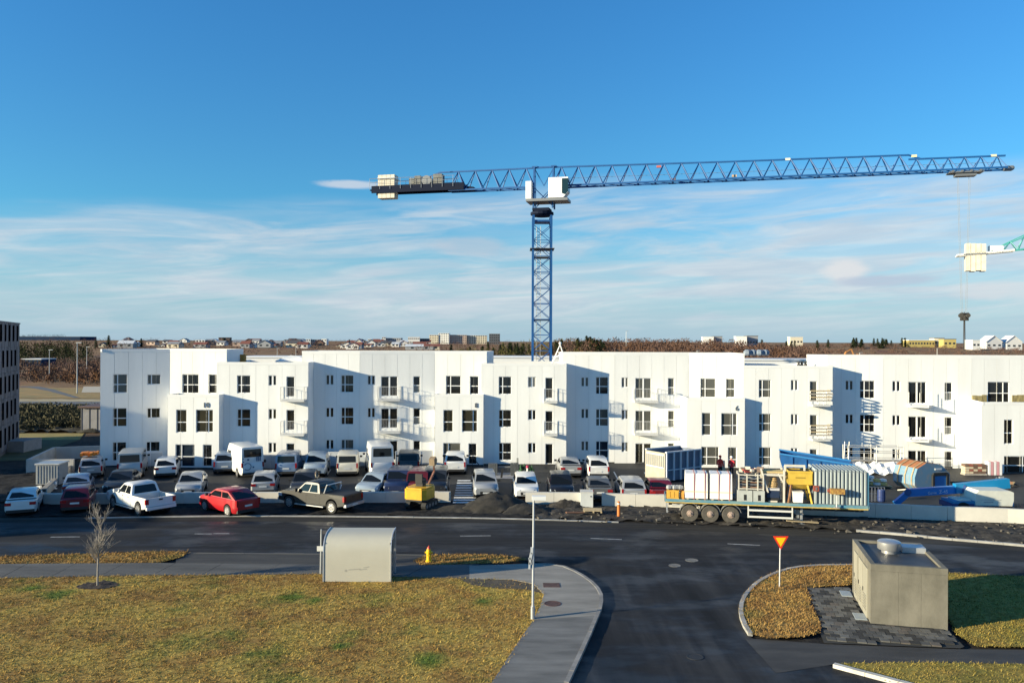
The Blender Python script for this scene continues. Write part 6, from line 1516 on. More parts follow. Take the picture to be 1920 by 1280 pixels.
for k in range(10): a = k * .628; RMm.tube((wr_ * .31 * math.cos(a), wr_ * .31 * math.sin(a), .03), (wr_ * .31 * math.cos(a), wr_ * .31 * math.sin(a), .07), .025, n=5)
RMm = RMm.mesh('rim', mrim, 40)
for px in (1293.5, 1331.5, 1370):
    x = tx(px, .1)
    MB().tube((x, .3, wr_), (x, TW - .3, wr_), .08).build('axle', m_tc, TR)
    for y, sg in ((.16, -1), (TW - .16, 1)):
        w_ = link('wheel', T, TR, Matrix.Translation((x, y, wr_)) @ Matrix.Rotation(R(90 if sg < 0 else -90), 4, 'X')); link('rim', RMm, w_, Matrix.Translation((0, 0, .13)))
    fm = MB(); q = wr_ + .10
    for k in range(8):
        a0, a1 = math.pi * (.08 + .84 * k / 8), math.pi * (.08 + .84 * (k + 1) / 8)
        fm.add([(x + q * math.cos(a), y, wr_ + q * math.sin(a) * 1.02) for a in (a0, a1) for y in (0.0, .36)], [(0, 1, 3, 2)]); fm.add([(x + (q + .03) * math.cos(a), y, wr_ + (q + .03) * math.sin(a) * 1.02) for a in (a0, a1) for y in (0.0, .36)], [(0, 2, 3, 1)])
        fm.add([(x + s_ * math.cos(a), 0.0, wr_ + s_ * math.sin(a) * 1.02) for a in (a0, a1) for s_ in (q, q + .03)], [(0, 1, 3, 2)])
    fm.build('mudguard', mat('mudguard_grey', (.20, .20, .195), .7, var=.2, scale=3), TR)
# side guard, landing legs, rear frame
xg0, xg1 = tx(1402), tx(1487); gm = m_galv
g = MB()
for z in (.42, .82): g.bx(xg0, xg1, -.01, .04, z, z + .11)
for x in (xg0, xg1 - .07): g.bx(x, x + .07, 0.041, .09, .40, DH - .2)
g.build('side_guard', mat('guard_white', (.62, .62, .60), .6), TR)
x = tx(1503, .5)
for y in (.55, TW - .65):
    lg = MB().bx(x - .07, x + .07, y - .07, y + .07, .12, DH - .2).bx(x - .05, x + .05, y - .05, y + .05, .06, .5).build('landing_leg', m_galv, TR); MB().bx(x - .2, x + .2, y - .16, y + .16, .02, .06).build('foot', m_galv_dark, lg)
MB().tube((x, -.05, .75), (x, TW - .6, .75), .03).build('leg_crank', m_galv_dark, TR)
MB().bx(.05, .14, .1, TW - .1, .5, .66).bx(.06, .12, .5, .62, .5, DH - .2).bx(.06, .12, TW - .62, TW - .5, .5, DH - .2).build('rear_bumper', m_galv, TR); MB().bx(.4, 1.05, .2, .6, DH - .45, DH - .15).build('tool_box', mat('tool_box', (.42, .42, .40), .6), TR)
for y in (.2, TW - .4): MB().bx(-.075, -.06, y, y + .25, DH - .12, DH - .01).build('taillight', m_red, TR)
def tthing(name, label, cat, px0, px1, y, group=None, z=DH + .003):
    x = (tx(px0, y) + tx(px1, y)) / 2; w = tx(px1, y) - tx(px0, y); p = TA + td * x + tn * y; p.z = z
    return thing(name, label, cat, p, tang, group), w
m_wrap = mat('white_wrap', (.80, .79, .77), .5, var=.03, scale=2, bump=.15, bscale=6); m_strap = mat('red_strap', (.42, .10, .07), .7); m_cream = mat('cream_stripe', (.74, .66, .46), .6)
for px0, px1, lb in ((1284.5, 1327, 'left one of two big white wrapped bundles on the trailer'), (1331, 1373, 'right one of two big white wrapped bundles on the trailer')):
    t, w = tthing('wrapped_bundle', lb, 'bundle', px0, px1, .15, 'white wrapped bundles on the trailer'); b = w / 2
    MB().add([(-b, 0, .1), (b, 0, .1), (b + .01, 1.5, .1), (-b, 1.5, .1), (-b + .02, .03, 1.62), (b - .02, .02, 1.66), (b - .02, 1.46, 1.62), (-b + .03, 1.47, 1.64)], [(3, 2, 1, 0), (4, 5, 6, 7), (0, 1, 5, 4), (1, 2, 6, 5), (2, 3, 7, 6), (3, 0, 4, 7)]).build('wrapping', m_wrap, t)
    MB().bx(-b, b, -.004, .02, .48, .56).build('stripe', m_cream, t)
    for x in (-b * .2, b * .75): MB().bx(x - .02, x + .02, -.012, 1.5, 1.66, 1.675).bx(x - .02, x + .02, -.014, -.002, .0, 1.675).build('strap', m_strap, t)
    for x in (-b + .1, 0, b - .2): MB().bx(x, x + .12, .03, 1.45, 0, .098).build('pallet_block', m_timber, t)
for px0, px1, y, h, lb, c in ((1250, 1273, .2, .55, 'orange-yellow plastic crate at the left end of the trailer', (.62, .34, .05)), (1275, 1283, .3, .5, 'narrow orange crate beside the white bundles', (.60, .28, .05))):
    t, w = tthing('plastic_crate', lb, 'crate', px0, px1, y, 'orange crates on the trailer'); mc = mat('crate_%d' % px0, c, .6, var=.15, scale=6)
    MB().bx(-w / 2, w / 2, 0, .03, 0, h).bx(-w / 2, w / 2, .47, .5, 0, h).bx(-w / 2, -w / 2 + .03, .03, .47, 0, h).bx(w / 2 - .03, w / 2, .03, .47, 0, h).bx(-w / 2 + .03, w / 2 - .03, .03, .47, 0, .04).build('box', mc, t)
    n = max(1, int(w / .2))
    for i in range(n): MB().bx(-w / 2 + w * i / n + .03, -w / 2 + w * (i + 1) / n - .03, -.02, -.001, h * .2, h * .85).build('panel', mc, t)
t, w = tthing('bag_of_offcuts', 'grey sack of offcuts lying on the orange crates', 'sack', 1254, 1276, .35, None, DH + .56); rr = random.Random(3)
for i in range(5): MB().lathe([(.08, 0), (.2, .1), (.18, .25), (.06, .3)], (-.35 + i * .17, rr.uniform(-.1, .1), 0), 7).build('lump', mat('sack_grey', (.30, .31, .32), .8), t)
# concrete blocks with a cage of props on top
for i, (px0, px1) in enumerate(((1382, 1411), (1412, 1434))):
    t, w = tthing('ballast_block', ('left' if i == 0 else 'right') + ' grey concrete ballast block under the cage of steel props', 'block', px0, px1, .15, 'ballast blocks on the trailer'); MB().bx(-w / 2 + .01, w / 2 - .01, 0, 1.2, 0, .70).build('block', mat('ballast_grey', (.40, .42, .40), .85, var=.12, scale=2), t); MB().bx(-.06, .1, -.012, .02, .1, .45).build('lifting_slot', m_trim, t)
t, w = tthing('prop_cage', 'steel cage full of props stacked on the ballast blocks', 'cage', 1385, 1431, .2, None, DH + .72); b = w / 2
fm = MB()
for x in (-b, -b / 3, b * .55, b):
    for y in (0, 1.1): fm.bx(x - .035, x + .035, y - .035, y + .035, 0, 1.0)
for z in (.06, .9):
    for y in (0, 1.1): fm.bx(-b, b, y - .03, y + .03, z, z + .06)
    for x in (-b, b): fm.bx(x - .03, x + .03, 0, 1.1, z, z + .06)
fm.build('frame', mat('cage_galv', (.55, .52, .45), .6, var=.1, scale=4), t); rr = random.Random(5)
for i in range(22):
    x, y, z = 0, .1 + (i % 6) * .17, .15 + (i // 6) * .17
    MB().tube((-b + rr.uniform(0, .12), y, z), (b - rr.uniform(0, .12), y, z + rr.uniform(-.03, .03)), .045, n=6).build('prop', rr.choice((m_galv_dark, mat('prop_grey', (.30, .32, .30), .6), mat('prop_rust', (.20, .11, .07), .8))), t)
t, w = tthing('red_gear_heap', 'jumble of red and brown fittings heaped on top of the prop cage', 'fittings', 1386, 1428, .4, None, DH + 1.72)
for i in range(15): MB().box((rr.uniform(-w / 2, w / 2), rr.uniform(0, .7), rr.uniform(.06, .3)), (rr.uniform(.12, .4), rr.uniform(.1, .25), rr.uniform(.08, .2)), Matrix.Rotation(rr.uniform(-.5, .5), 4, 'Z')).build('fitting', rr.choice((mat('fit_red', (.32, .05, .045), .7), mat('fit_brown', (.20, .14, .11), .8), m_ccw)), t)
# portal frame with timber and a compressor below
t, w = tthing('steel_trestle', 'pale steel trestle frame standing on the trailer between props and yellow skip', 'trestle', 1430, 1470, .3); b = w / 2; mts = mat('trestle_pale', (.60, .56, .48), .6, var=.1, scale=3)
MB().bar((-b - .12, 0, 2.05), (-b + .3, 0, .6), .1).bar((b - .35, 0, 1.75), (b, 0, 1.15), .09).bx(b - .06, b + .05, -.05, .05, 0, 2.0).bx(b - .06, b + .05, .95, 1.05, 0, 2.0).bx(-b, b, -.04, .04, 1.62, 1.74).bx(-b, -b + .09, .95, 1.05, 0, 1.9).bx(-b, b, .96, 1.04, 1.62, 1.74).build('frame', mts, t)
MB().bx(-b - .1, b, .1, .9, 1.745, 1.82).build('top_board', m_timber, t); MB().bx(-b, b, .1, .9, 1.823, 1.88).build('top_board', mat('board_yellow', (.55, .42, .18), .8), t)
t, w = tthing('compressor', 'dark blue compressor with pale lid beneath the trestle', 'machine', 1438, 1461, .35); b = w / 2
MB().bx(-b, b, 0, .9, .28, .72).build('body', mat('compressor_navy', (.016, .03, .07), .5), t); MB().bx(-b - .01, b + .01, -.02, .92, .722, .86).build('lid', mat('compressor_lid', (.50, .49, .50), .5), t); MB().bx(-b, b, .02, .88, .1, .278).build('base', m_trim, t); MB().tube((-b * .7, .1, .05), (b * .7, .1, .05), .1, n=8).build('roll', m_ccw, t)
t, w = tthing('rope_coil', 'heap of tan rope and sacking on the compressor', 'rope', 1440, 1460, .45, None, DH + .87)
for i in range(6): MB().lathe([(.12, 0), (.3 - i * .02, .03), (.3 - i * .02, .09), (.12, .12)], (rr.uniform(-.05, .05), .2, i * .1), 12).build('coil', mat('rope_tan', (.50, .35, .17), .9, var=.2, scale=6), t)
# yellow concrete skip
m_ys = mat('skip_yellow', (.58, .39, .055), .55, var=.12, scale=2)
t, w = tthing('concrete_skip', 'yellow concrete pouring skip on splayed legs on the trailer', 'skip', 1478, 1523, .3); b = w / 2
MB().add([(-b, 0, 1.15), (b, 0, 1.15), (b, 1.3, 1.15), (-b, 1.3, 1.15), (-b, 0, 1.95), (b, 0, 1.95), (b, 1.3, 1.95), (-b, 1.3, 1.95), (-b * .5, .4, .82), (b * .6, .4, .82), (b * .6, .9, .82), (-b * .5, .9, .82), (-b + .06, .06, 1.95), (b - .06, .06, 1.95), (b - .06, 1.24, 1.95), (-b + .06, 1.24, 1.95)], [(0, 1, 5, 4), (1, 2, 6, 5), (2, 3, 7, 6), (3, 0, 4, 7), (8, 9, 1, 0), (9, 10, 2, 1), (10, 11, 3, 2), (11, 8, 0, 3), (11, 10, 9, 8), (4, 5, 13, 12), (5, 6, 14, 13), (6, 7, 15, 14), (7, 4, 12, 15)]).build('hopper', m_ys, t)
MB().bx(-b + .05, b - .05, .05, 1.25, 1.85, 1.87).build('hopper_load', m_tc, t)
MB().bx(-b - .02, b + .02, -.03, .0, 1.84, 1.97).bx(-b - .02, b + .02, -.02, 0, 1.15, 1.2).build('rim_band', m_ys, t); MB().bx(-.28, .28, -.012, -.001, 1.52, 1.60).build('name_strip', mat('skip_mark', (.30, .20, .03), .7), t)
MB().bar((b * .6, .1, 1.2), (b * .98, .02, 0), .1).bar((b * .6, 1.2, 1.2), (b * .98, 1.3, 0), .1).build('leg', m_ys, t); MB().bar((-b * .7, .1, 1.2), (-b * .98, .02, 0), .1).bar((-b * .7, 1.2, 1.2), (-b * .98, 1.3, 0), .1).build('leg', mat('skip_rust', (.24, .12, .06), .8, var=.3, scale=5), t)
MB().bar((-b - .12, .65, 2.18), (b * .55, .65, 2.18), .14).bar((-b - .1, .65, 1.4), (-b - .1, .65, 2.18), .12).bar((b * .5, .65, 1.9), (b * .5, .65, 2.18), .1).build('lifting_frame', mts, t)
t, w = tthing('white_tub', 'square white bucket standing beneath the yellow skip', 'bucket', 1487, 1506, .12); MB().add([(-w / 2 + .03, 0, .08), (w / 2 - .03, 0, .08), (w / 2 - .03, .5, .08), (-w / 2 + .03, .5, .08), (-w / 2, -.03, .68), (w / 2, -.03, .68), (w / 2, .53, .68), (-w / 2, .53, .68)], [(3, 2, 1, 0), (4, 5, 6, 7), (0, 1, 5, 4), (1, 2, 6, 5), (2, 3, 7, 6), (3, 0, 4, 7)]).build('bucket', m_wrap, t); MB().bx(-w / 2 - .02, w / 2 + .02, -.05, .55, .685, .73).build('lid', m_wrap, t)
# corrugated container
t, w = tthing('corrugated_container', 'grey-blue corrugated steel container at the right end of the trailer', 'container', 1527.5, 1627, .08); b = w / 2; mco = mat('corrugated_grey', (.38, .43, .44), .55, .2, var=.12, scale=2, stretch=(1, 1, .3)); mcd = mat('corrugated_dark', (.14, .17, .19), .6, .2)
MB().bx(-b, b, .09, 2.2, .06, 2.02).build('body', mcd, t); n = 14
for i in range(n):
    x0 = -b + 2 * b * i / n; s_ = 2 * b / n
    MB().prism([(x0 + s_ * .04, .088), (x0 + s_ * .22, .0), (x0 + s_ * .60, .0), (x0 + s_ * .78, .088)], .08, 2.0).build('rib', mco, t)
    MB().add([(x0 + s_ * .04, .05, 2.022), (x0 + s_ * .78, .05, 2.022), (x0 + s_ * .78, 2.2, 2.022), (x0 + s_ * .04, 2.2, 2.022), (x0 + s_ * .2, .04, 2.14), (x0 + s_ * .6, .04, 2.14), (x0 + s_ * .6, 2.2, 2.14), (x0 + s_ * .2, 2.2, 2.14)], [(0, 1, 5, 4), (1, 2, 6, 5), (2, 3, 7, 6), (3, 0, 4, 7), (4, 5, 6, 7)]).build('roof_rib', mco, t)
MB().bx(-b, b, -.01, .07, 0, .06).build('bottom_rail', m_galv, t); MB().bx(b + .002, b + .07, .02, 2.2, .06, 2.0).build('end_post', mat('end_blue', (.05, .15, .24), .6), t)
t, w = tthing('engine_unit', 'small yellow-brown engine unit on a stand before the corrugated container', 'machine', 1556, 1583, -.32, None, DH - .05)
MB().box((0, 0, .98), (w, .35, .30)).build('housing', mat('engine_ochre', (.48, .30, .07), .6, col2=(.20, .08, .03), scale=7), t); MB().tube((0, .1, 0), (0, .1, .83), .04).bx(-.15, .15, .0, .2, -.03, .03).build('stand', m_galv, t); MB().tube((-w / 2, 0, 1.0), (-w / 2 - .14, 0, 1.0), .1, n=8).build('exhaust', mat('rust_red', (.25, .06, .04), .8), t)
t, w = tthing('red_box', 'small rusty red box hanging at the left side of the corrugated container', 'box', 1525, 1535, -.05, None, DH + .85); MB().box((0, 0, .16), (w, .2, .32)).build('box', MATS['rust_red'], t); MB().bx(-.05, .05, -.12, -.101, .08, .24).build('latch', m_galv_dark, t); MB().bx(-.02, .02, .05, .08, -.85, 0).build('bracket', m_galv_dark, t)
# ================================================================ SKIPS, CONTAINER, SCAFFOLD BEHIND
mci = mat('container_blue_grey', (.12, .145, .20), .55, var=.2, scale=2, stretch=(1, 1, .4)); mcr = mat('container_rib', (.60, .62, .66), .5)
A_, B_ = at(1248, 905), at(1313, 897); dd = (B_ - A_); t = thing('open_container', 'tall dark blue-grey open waste container with pale ribs and a cream end door', 'container', A_, math.atan2(dd.y, dd.x)); LC = dd.length; hC = 2.35
MB().bx(0, LC, 0, .05, .15, hC).bx(0, LC, 2.25, 2.3, .15, hC).bx(LC - .05, LC, .05, 2.25, .15, hC).bx(0, LC, .05, 2.25, .15, .2).build('body', mci, t)
for i in range(6): x = .02 + (LC - .12) * i / 5; MB().bx(x, x + .13, -.11, -.002, .15, hC).build('rib', mcr, t)
MB().bx(-.02, LC + .02, -.12, .06, hC + .002, hC + .1).bx(0, LC, -.1, -.003, .95, 1.03).bx(-.02, LC + .02, 2.24, 2.4, hC + .002, hC + .1).build('top_rail', mcr, t)
dr = MB().bx(-.08, -.002, .0, 2.3, .15, hC).build('end_door', mat('container_cream', (.34, .32, .26), .6, var=.1, scale=2), t); MB().bx(-.10, -.082, .15, 2.15, 1.12, 1.2).bx(-.10, -.082, .15, 2.15, 2.12, 2.2).build('mesh_rail', mcr, dr)
for i in range(9): MB().bx(-.10, -.082, .15 + i * .24, .21 + i * .24, 1.201, 2.119).build('mesh_bar', mci, dr)
for y in (.2, 2.0): MB().tube((.2, y, .1), (LC - .2, y, .1), .1, n=8).build('roller', m_trim, t)
p = at(1221, 897); o = MB().tube((0, 0, 0), (0, 0, 1.5), .07, n=8).build('yellow_post', mat('post_yellow', (.75, .60, .02), .6)); o.location = (p.x, p.y + 2.5, 0); tag(o, 'bright yellow post at the left end of the open container', 'post')
# blue open skip seen over the trailer
msk = mat('skip_blue', (.012, .09, .27), .5, var=.2, scale=1.5); mski = mat('skip_inside', (.02, .05, .13), .7)
A_, B_ = at(1462, 905), at(1600, 912); ds = 60.0; A_ = at(1463, 880, 60.5); B_ = at(1602, 880, 59.0); A_.z = B_.z = 0; dd = B_ - A_; LS = dd.length
t = thing('blue_skip', 'big bright blue open skip behind the yellow concrete skip', 'skip', A_, math.atan2(dd.y, dd.x)); zt1, zt2 = 2.62, 2.0
def skipside(y0, y1): return MB().extr([(.6, .25), (LS - .5, .25), (LS, zt2 - .25), (LS, zt2), (0, zt1), (0, zt1 - .55)], y0, y1)
skipside(0, .06).build('side', msk, t, fix=True); skipside(2.3, 2.36).build('side', msk, t, fix=True)
MB().extr([(0, zt1 - .55), (.6, .25), (LS - .5, .25), (LS, zt2), (LS - .06, zt2), (LS - .53, .31), (.63, .31), (.06, zt1 - .5), (.06, zt1), (0, zt1)], .06, 2.3).build('floor', mski, t, fix=True)
MB().bar((-.03, -.03, zt1 + .04), (LS + .03, -.03, zt2 + .04), .14, .1).bar((-.03, 2.4, zt1 + .04), (LS + .03, 2.4, zt2 + .04), .14, .1).build('rim', mat('skip_rim', (.03, .20, .48), .5), t)
for i in range(5): x = .8 + i * (LS - 1.3) / 4; MB().bx(x, x + .1, -.08, -.002, .3, zt1 - (zt1 - zt2) * x / LS - .1).build('rib', msk, t)
t = thing('board_scraps', 'red and grey boards sticking out of the blue skip', 'boards', A_ + dd * .5 + Vector((0, 1.0, 0)), math.atan2(dd.y, dd.x))
for i in range(5): MB().box((rr.uniform(-.5, .9), rr.uniform(-.6, .6), 1.35 + i * .12), (1.6, .5, .04), Matrix.Rotation(R(rr.uniform(4, 14)), 4, 'Y') @ Matrix.Rotation(rr.uniform(-.4, .4), 4, 'Z')).build('board', rr.choice((mat('scrap_red', (.45, .10, .06), .8), mat('scrap_grey', (.38, .38, .38), .8))), t)
# scaffold at block D
P1 = at(1590, 888, 67.6); P1.z = 0; t = thing('scaffold', 'low scaffold with ladder and guard rails against the fourth block', 'scaffold', P1, R(-1))
sc = mat('scaffold_tube', (.56, .54, .50), .5, .3)
for x in (0, 2.4, 4.7):
    for y in (0, 1.1): MB().tube((x, y, 0), (x, y, 2.35), .035).build('standard', sc, t)
for z in (1.2, 1.75, 2.25): MB().tube((0, 0, z), (4.7, 0, z), .028).tube((0, 1.1, z), (4.7, 1.1, z), .028).build('ledger', sc, t)
for i in range(4): MB().bx(0, 4.7, .1 + i * .26, .1 + i * .26 + .24, 1.0, 1.04).build('board', m_timber_g, t)
ld = MB(); 
for s_ in (0, .38): ld.tube((-.55 + s_, -.35, 0), (-.25 + s_, .1, 2.7), .028)
for i in range(9): k = (i + .6) / 9.5; ld.tube((-.55 + .3 * k, -.35 + .45 * k, 2.7 * k), (-.17 + .3 * k, -.35 + .45 * k, 2.7 * k), .022)
ld.build('ladder', sc, t); MB().bar((2.4, 0, .05), (4.7, 0, 1.0), .04).bar((0, 0, 1.0), (2.4, 0, .05), .04).build('brace', sc, t)
t = thing('white_sheeting', 'rumpled white sheeting on the ground before the scaffold', 'sheet', at(1655, 893, 66.6) * 1, R(-2)); t.location.z = 0; V = []; n = 12
for j in range(5):
    for i in range(n + 1): V.append((-2.3 + i * .4, j * .25, .1 + .85 * (j / 4) + .12 * math.sin(i * 1.9 + j) + rr.uniform(-.05, .05)))
MB().add(V, [(j * (n + 1) + i, j * (n + 1) + i + 1, (j + 1) * (n + 1) + i + 1, (j + 1) * (n + 1) + i) for j in range(4) for i in range(n)]).build('sheet', m_wrap, t)
p = at(1651, 915); t = thing('sack_pallet', 'pallet with white and yellow sacks right of the corrugated container', 'pallet', (p.x, p.y + .5, 0), R(-5))
for i in range(5): MB().bx(-.95, .95, -.5 + i * .22, -.32 + i * .22, .12, .15).build('slat', m_timber, t)
for x in (-.9, -.05, .8): MB().bx(x, x + .1, -.5, .55, 0, .118).build('bearer', m_timber, t)
for i in range(7): MB().lathe([(.1, 0), (.3, .06), (.28, .2), (.08, .26)], (-.6 + (i % 3) * .5, -.1 + rr.uniform(-.1, .2), .16 + .25 * (i // 3)), 8).build('sack', rr.choice((m_wrap, mat('sack_yellow', (.62, .48, .18), .8), m_wrap)), t)
# rusty blue drum shaped skip
md1 = mat('drum_blue', (.14, .26, .36), .55, col2=(.30, .28, .26), scale=1.8, thr=(.5, .7)); md2 = mat('drum_rust', (.26, .085, .035), .85, col2=(.36, .16, .07), scale=3); md3 = mat('drum_door_blue', (.02, .17, .46), .5)
p = at(1748, 921); t = thing('tipping_skip', 'rusty blue eight sided tipping skip with a bright blue end hatch', 'skip', (p.x, p.y, 0), R(14)); w2 = 1.55
prof = [(-w2 * .72, .1), (w2 * .72, .1), (w2, .55), (w2, 1.25), (w2 * .55, 1.95), (-w2 * .35, 2.15), (-w2 * .85, 1.75), (-w2, 1.1), (-w2, .5)]
def ring(y, s_=1): return [(x * s_, y, .1 + (z - .1) * s_) for x, z in prof]
a, b = ring(0), ring(2.3, 1.0); n = len(prof)
sh = MB(); sh.cur = 0; sh.add(a + b, [tuple(range(n))])
for i in range(n): sh.cur = 1 if i in (4, 5) else 0; sh.add([a[i], b[i], b[(i + 1) % n], a[(i + 1) % n]], [(0, 1, 2, 3)])
sh.cur = 0; sh.add(b, [tuple(range(n - 1, -1, -1))]); sh.build('shell', [md1, md2], t, fix=True)
for y in (.25, .95, 1.7):
    rm = MB(); a, b = [(x * 1.03, y, .08 + (z - .1) * 1.03 + .02) for x, z in prof], [(x * 1.03, y + .12, .08 + (z - .1) * 1.03 + .02) for x, z in prof]
    rm.add(a + b, [(i, (i + 1) % n, n + (i + 1) % n, n + i) for i in range(n)]); rm.build('hoop', mat('drum_ochre', (.36, .27, .16), .8, var=.2, scale=3), t, fix=True)
MB().bx(.1, 1.15, -.08, -.004, .12, 1.15).build('hatch', md3, t); MB().bx(-.08, .09, -.16, -.004, .05, 1.25).bx(1.16, 1.34, -.16, -.004, .05, 1.3).bx(.0, 1.25, -.14, -.004, 1.18, 1.4).build('hatch_frame', m_trim, t); MB().bx(.2, .8, -.05, -.004, 1.6, 1.72).build('label_plate', m_plate, t)
MB().bar((-1.3, -.3, .35), (-2.3, .9, .05), .07).build('prop_bar', mat('prop_pale', (.62, .58, .50), .7), t)
# pallets by the right entrance
p = at(1851, 893); t = thing('brick_pallet', 'stack of rusty red and cream blocks on a pallet by the right entrance', 'pallet', (p.x - .6, p.y + .6, 0)); rr = random.Random(12)
for k in range(4):
    for i in range(5): MB().bx(-.9 + i * .36, -.57 + i * .36, 0, .6, .14 + k * .2, .14 + k * .2 + .175).build('block', rr.choice((mat('block_red', (.28, .09, .06), .8), mat('block_cream', (.55, .46, .32), .8), mat('block_brown', (.16, .10, .07), .8))), t)
MB().bx(-.95, .95, -.03, .65, 0, .13).build('pallet', m_timber_g, t)
t = thing('barrier_rack', 'white and pink striped barrier boards stacked beside the block pallet', 'barriers', (p.x + 1.0, p.y + .6, 0))
for i in range(5): MB().bx(-.55 + i * .24, -.36 + i * .24, 0, .5, .02, 1.15).build('board', m_wrap if i % 2 == 0 else mat('barrier_pink', (.60, .30, .32), .7), t)
p = at(1890, 915); t = thing('debris_heap', 'heap of orange timber and dark waste at the right edge', 'waste', (p.x, p.y + .5, 0))
for i in range(14): MB().box((rr.uniform(-.7, .9), rr.uniform(-.3, .6), rr.uniform(.05, .7)), (rr.uniform(.2, .8), .15, rr.uniform(.08, .3)), Matrix.Rotation(rr.uniform(-.8, .8), 4, 'Y')).build('piece', rr.choice((mat('waste_orange', (.50, .26, .13), .8), m_tc, m_galv, m_timber)), t)
for px, py, L_, lb in ((1745, 912, 0, ''), (1800, 905, 1.6, 'dark beam lying on the ground right of the tipping skip'), (1830, 909, 1.2, 'white plank lying on the ground behind the boom lift')):
    if L_: q = at(px, py); o = MB().bx(-L_ / 2, L_ / 2, -.1, .1, 0, .14).build('beam', m_tc if 'dark' in lb else m_wrap); o.location = (q.x, q.y, .01); o.rotation_euler.z = R(6); tag(o, lb, 'beam')
# mesh fence frames and blue barrel behind wall right of the trailer
p = at(1645, 944); t = thing('mesh_cage', 'dark low steel mesh cage behind the wall right of the trailer', 'cage', (p.x, p.y + .8, 0)); mb = MB()
for i in range(9): mb.tube((-.9 + i * .22, 0, 0), (-.9 + i * .22, 0, 1.0), .018, n=4)
for z in (.1, .55, 1.0): mb.tube((-.9, 0, z), (.86, 0, z), .02, n=4)
mb.build('mesh', mat('mesh_blue_grey', (.10, .12, .17), .6), t)
p = at(1657, 943); t = thing('blue_barrel', 'small dark blue barrel behind the wall right of the trailer', 'barrel', (p.x + .1, p.y + .6, 0)); MB().lathe([(.22, 0), (.26, .1), (.26, .75), (.22, .85)], n=14).build('drum', mat('barrel_blue', (.02, .04, .14), .5), t); MB().lathe([(.27, .3), (.285, .33), (.27, .36)], n=14).build('hoop', mat('barrel_blue', (.02, .04, .14), .5), t)
# ================================================================ BOOM LIFT
BD = 51.6
bo = at(1850, 950, BD); BL = thing('boom_lift', 'bright blue articulated boom lift with a pale counterweight hood behind the right wall', 'boom lift', (bo.x, BD + .5, 0))
mbl = mat('lift_blue', (.008, .17, .50), .42, var=.08, scale=2); mbl2 = mat('lift_blue_teal', (.008, .20, .42), .45); mwt = mat('lift_pale', (.66, .66, .58), .55, var=.06, scale=2)
def lp(px, py, dy=0): q = at(px, py, BD + dy); return Vector((q.x - bo.x, dy - .5, q.z))
MB().bar(lp(1890, 905, .9), lp(1790, 915, .9), .42, .62).build('lower_boom', mbl2, BL); MB().bar(lp(1805, 916, 1.0), lp(1702, 923, 1.0), .34, .50).build('upper_boom', mbl, BL); MB().bar(lp(1703, 923, 1.0), lp(1678, 944, 1.0), .26, .36).build('jib_arm', mbl, BL)
MB().tube(lp(1702, 922, .75), lp(1702, 922, 1.25), .22, n=12).tube(lp(1803, 914, .72), lp(1803, 914, 1.28), .27, n=12).build('joint', mat('lift_navy', (.012, .05, .18), .5), BL)
a, b = lp(1818, 916), lp(1888, 943); MB().extr([(a.x, b.z), (b.x - .1, b.z - .05), (b.x, b.z + .3), (b.x, a.z - .1), (b.x - .25, a.z), (a.x + .2, a.z + .02), (a.x, a.z - .2)], -1.2, .6).build('engine_hood', mwt, BL, fix=True)
MB().bx(a.x + .5, a.x + 1.1, -1.215, -1.202, a.z - .75, a.z - .68).bx(a.x + .3, a.x + 1.6, -1.215, -1.202, a.z - .58, a.z - .55).build('label_strip', mat('lift_mark', (.38, .38, .40), .7), BL)
MB().bx(lp(1778, 950).x, lp(1890, 950).x, -1.1, .4, .66, .98).build('chassis', mbl2, BL); MB().bx(lp(1778, 950).x - .1, lp(1815, 950).x, -1.15, .45, .5, .82).build('front_axle', mat('lift_navy', (.012, .05, .18), .5), BL); MB().bx(lp(1788, 940).x, lp(1812, 940).x, -1.0, .2, .985, 1.06).build('step_plate', mwt, BL)
for px in (1796, 1874):
    for y in (-1.02, .45): MB().tube((lp(px, 950).x, y - .14, .46), (lp(px, 950).x, y + .14, .46), .46, n=18).build('wheel', m_tyre, BL)
for px in (1848, 1859): MB().box((lp(px, 948).x, -1.12, .88), (.18, .05, .12)).build('lamp', m_plate, BL)
d_ = lp(1702, 923, 1.0) - lp(1805, 916, 1.0); aa = math.atan2(-d_.z, -d_.x)
for px, py, tx_, s_ in ((1745, 922.6, 'Genie', .24), (1766, 920.6, 'Z-45', .30)):
    q = lp(px, py, 1.0); text('lettering', tx_, s_, mat('lift_lettering', (.55, .60, .72), .5), BL, Matrix.Translation((q.x, q.y - .185, q.z)) @ Matrix.Rotation(-aa if False else aa, 4, 'Y').inverted() @ Matrix.Rotation(R(90), 4, 'X'), .004)
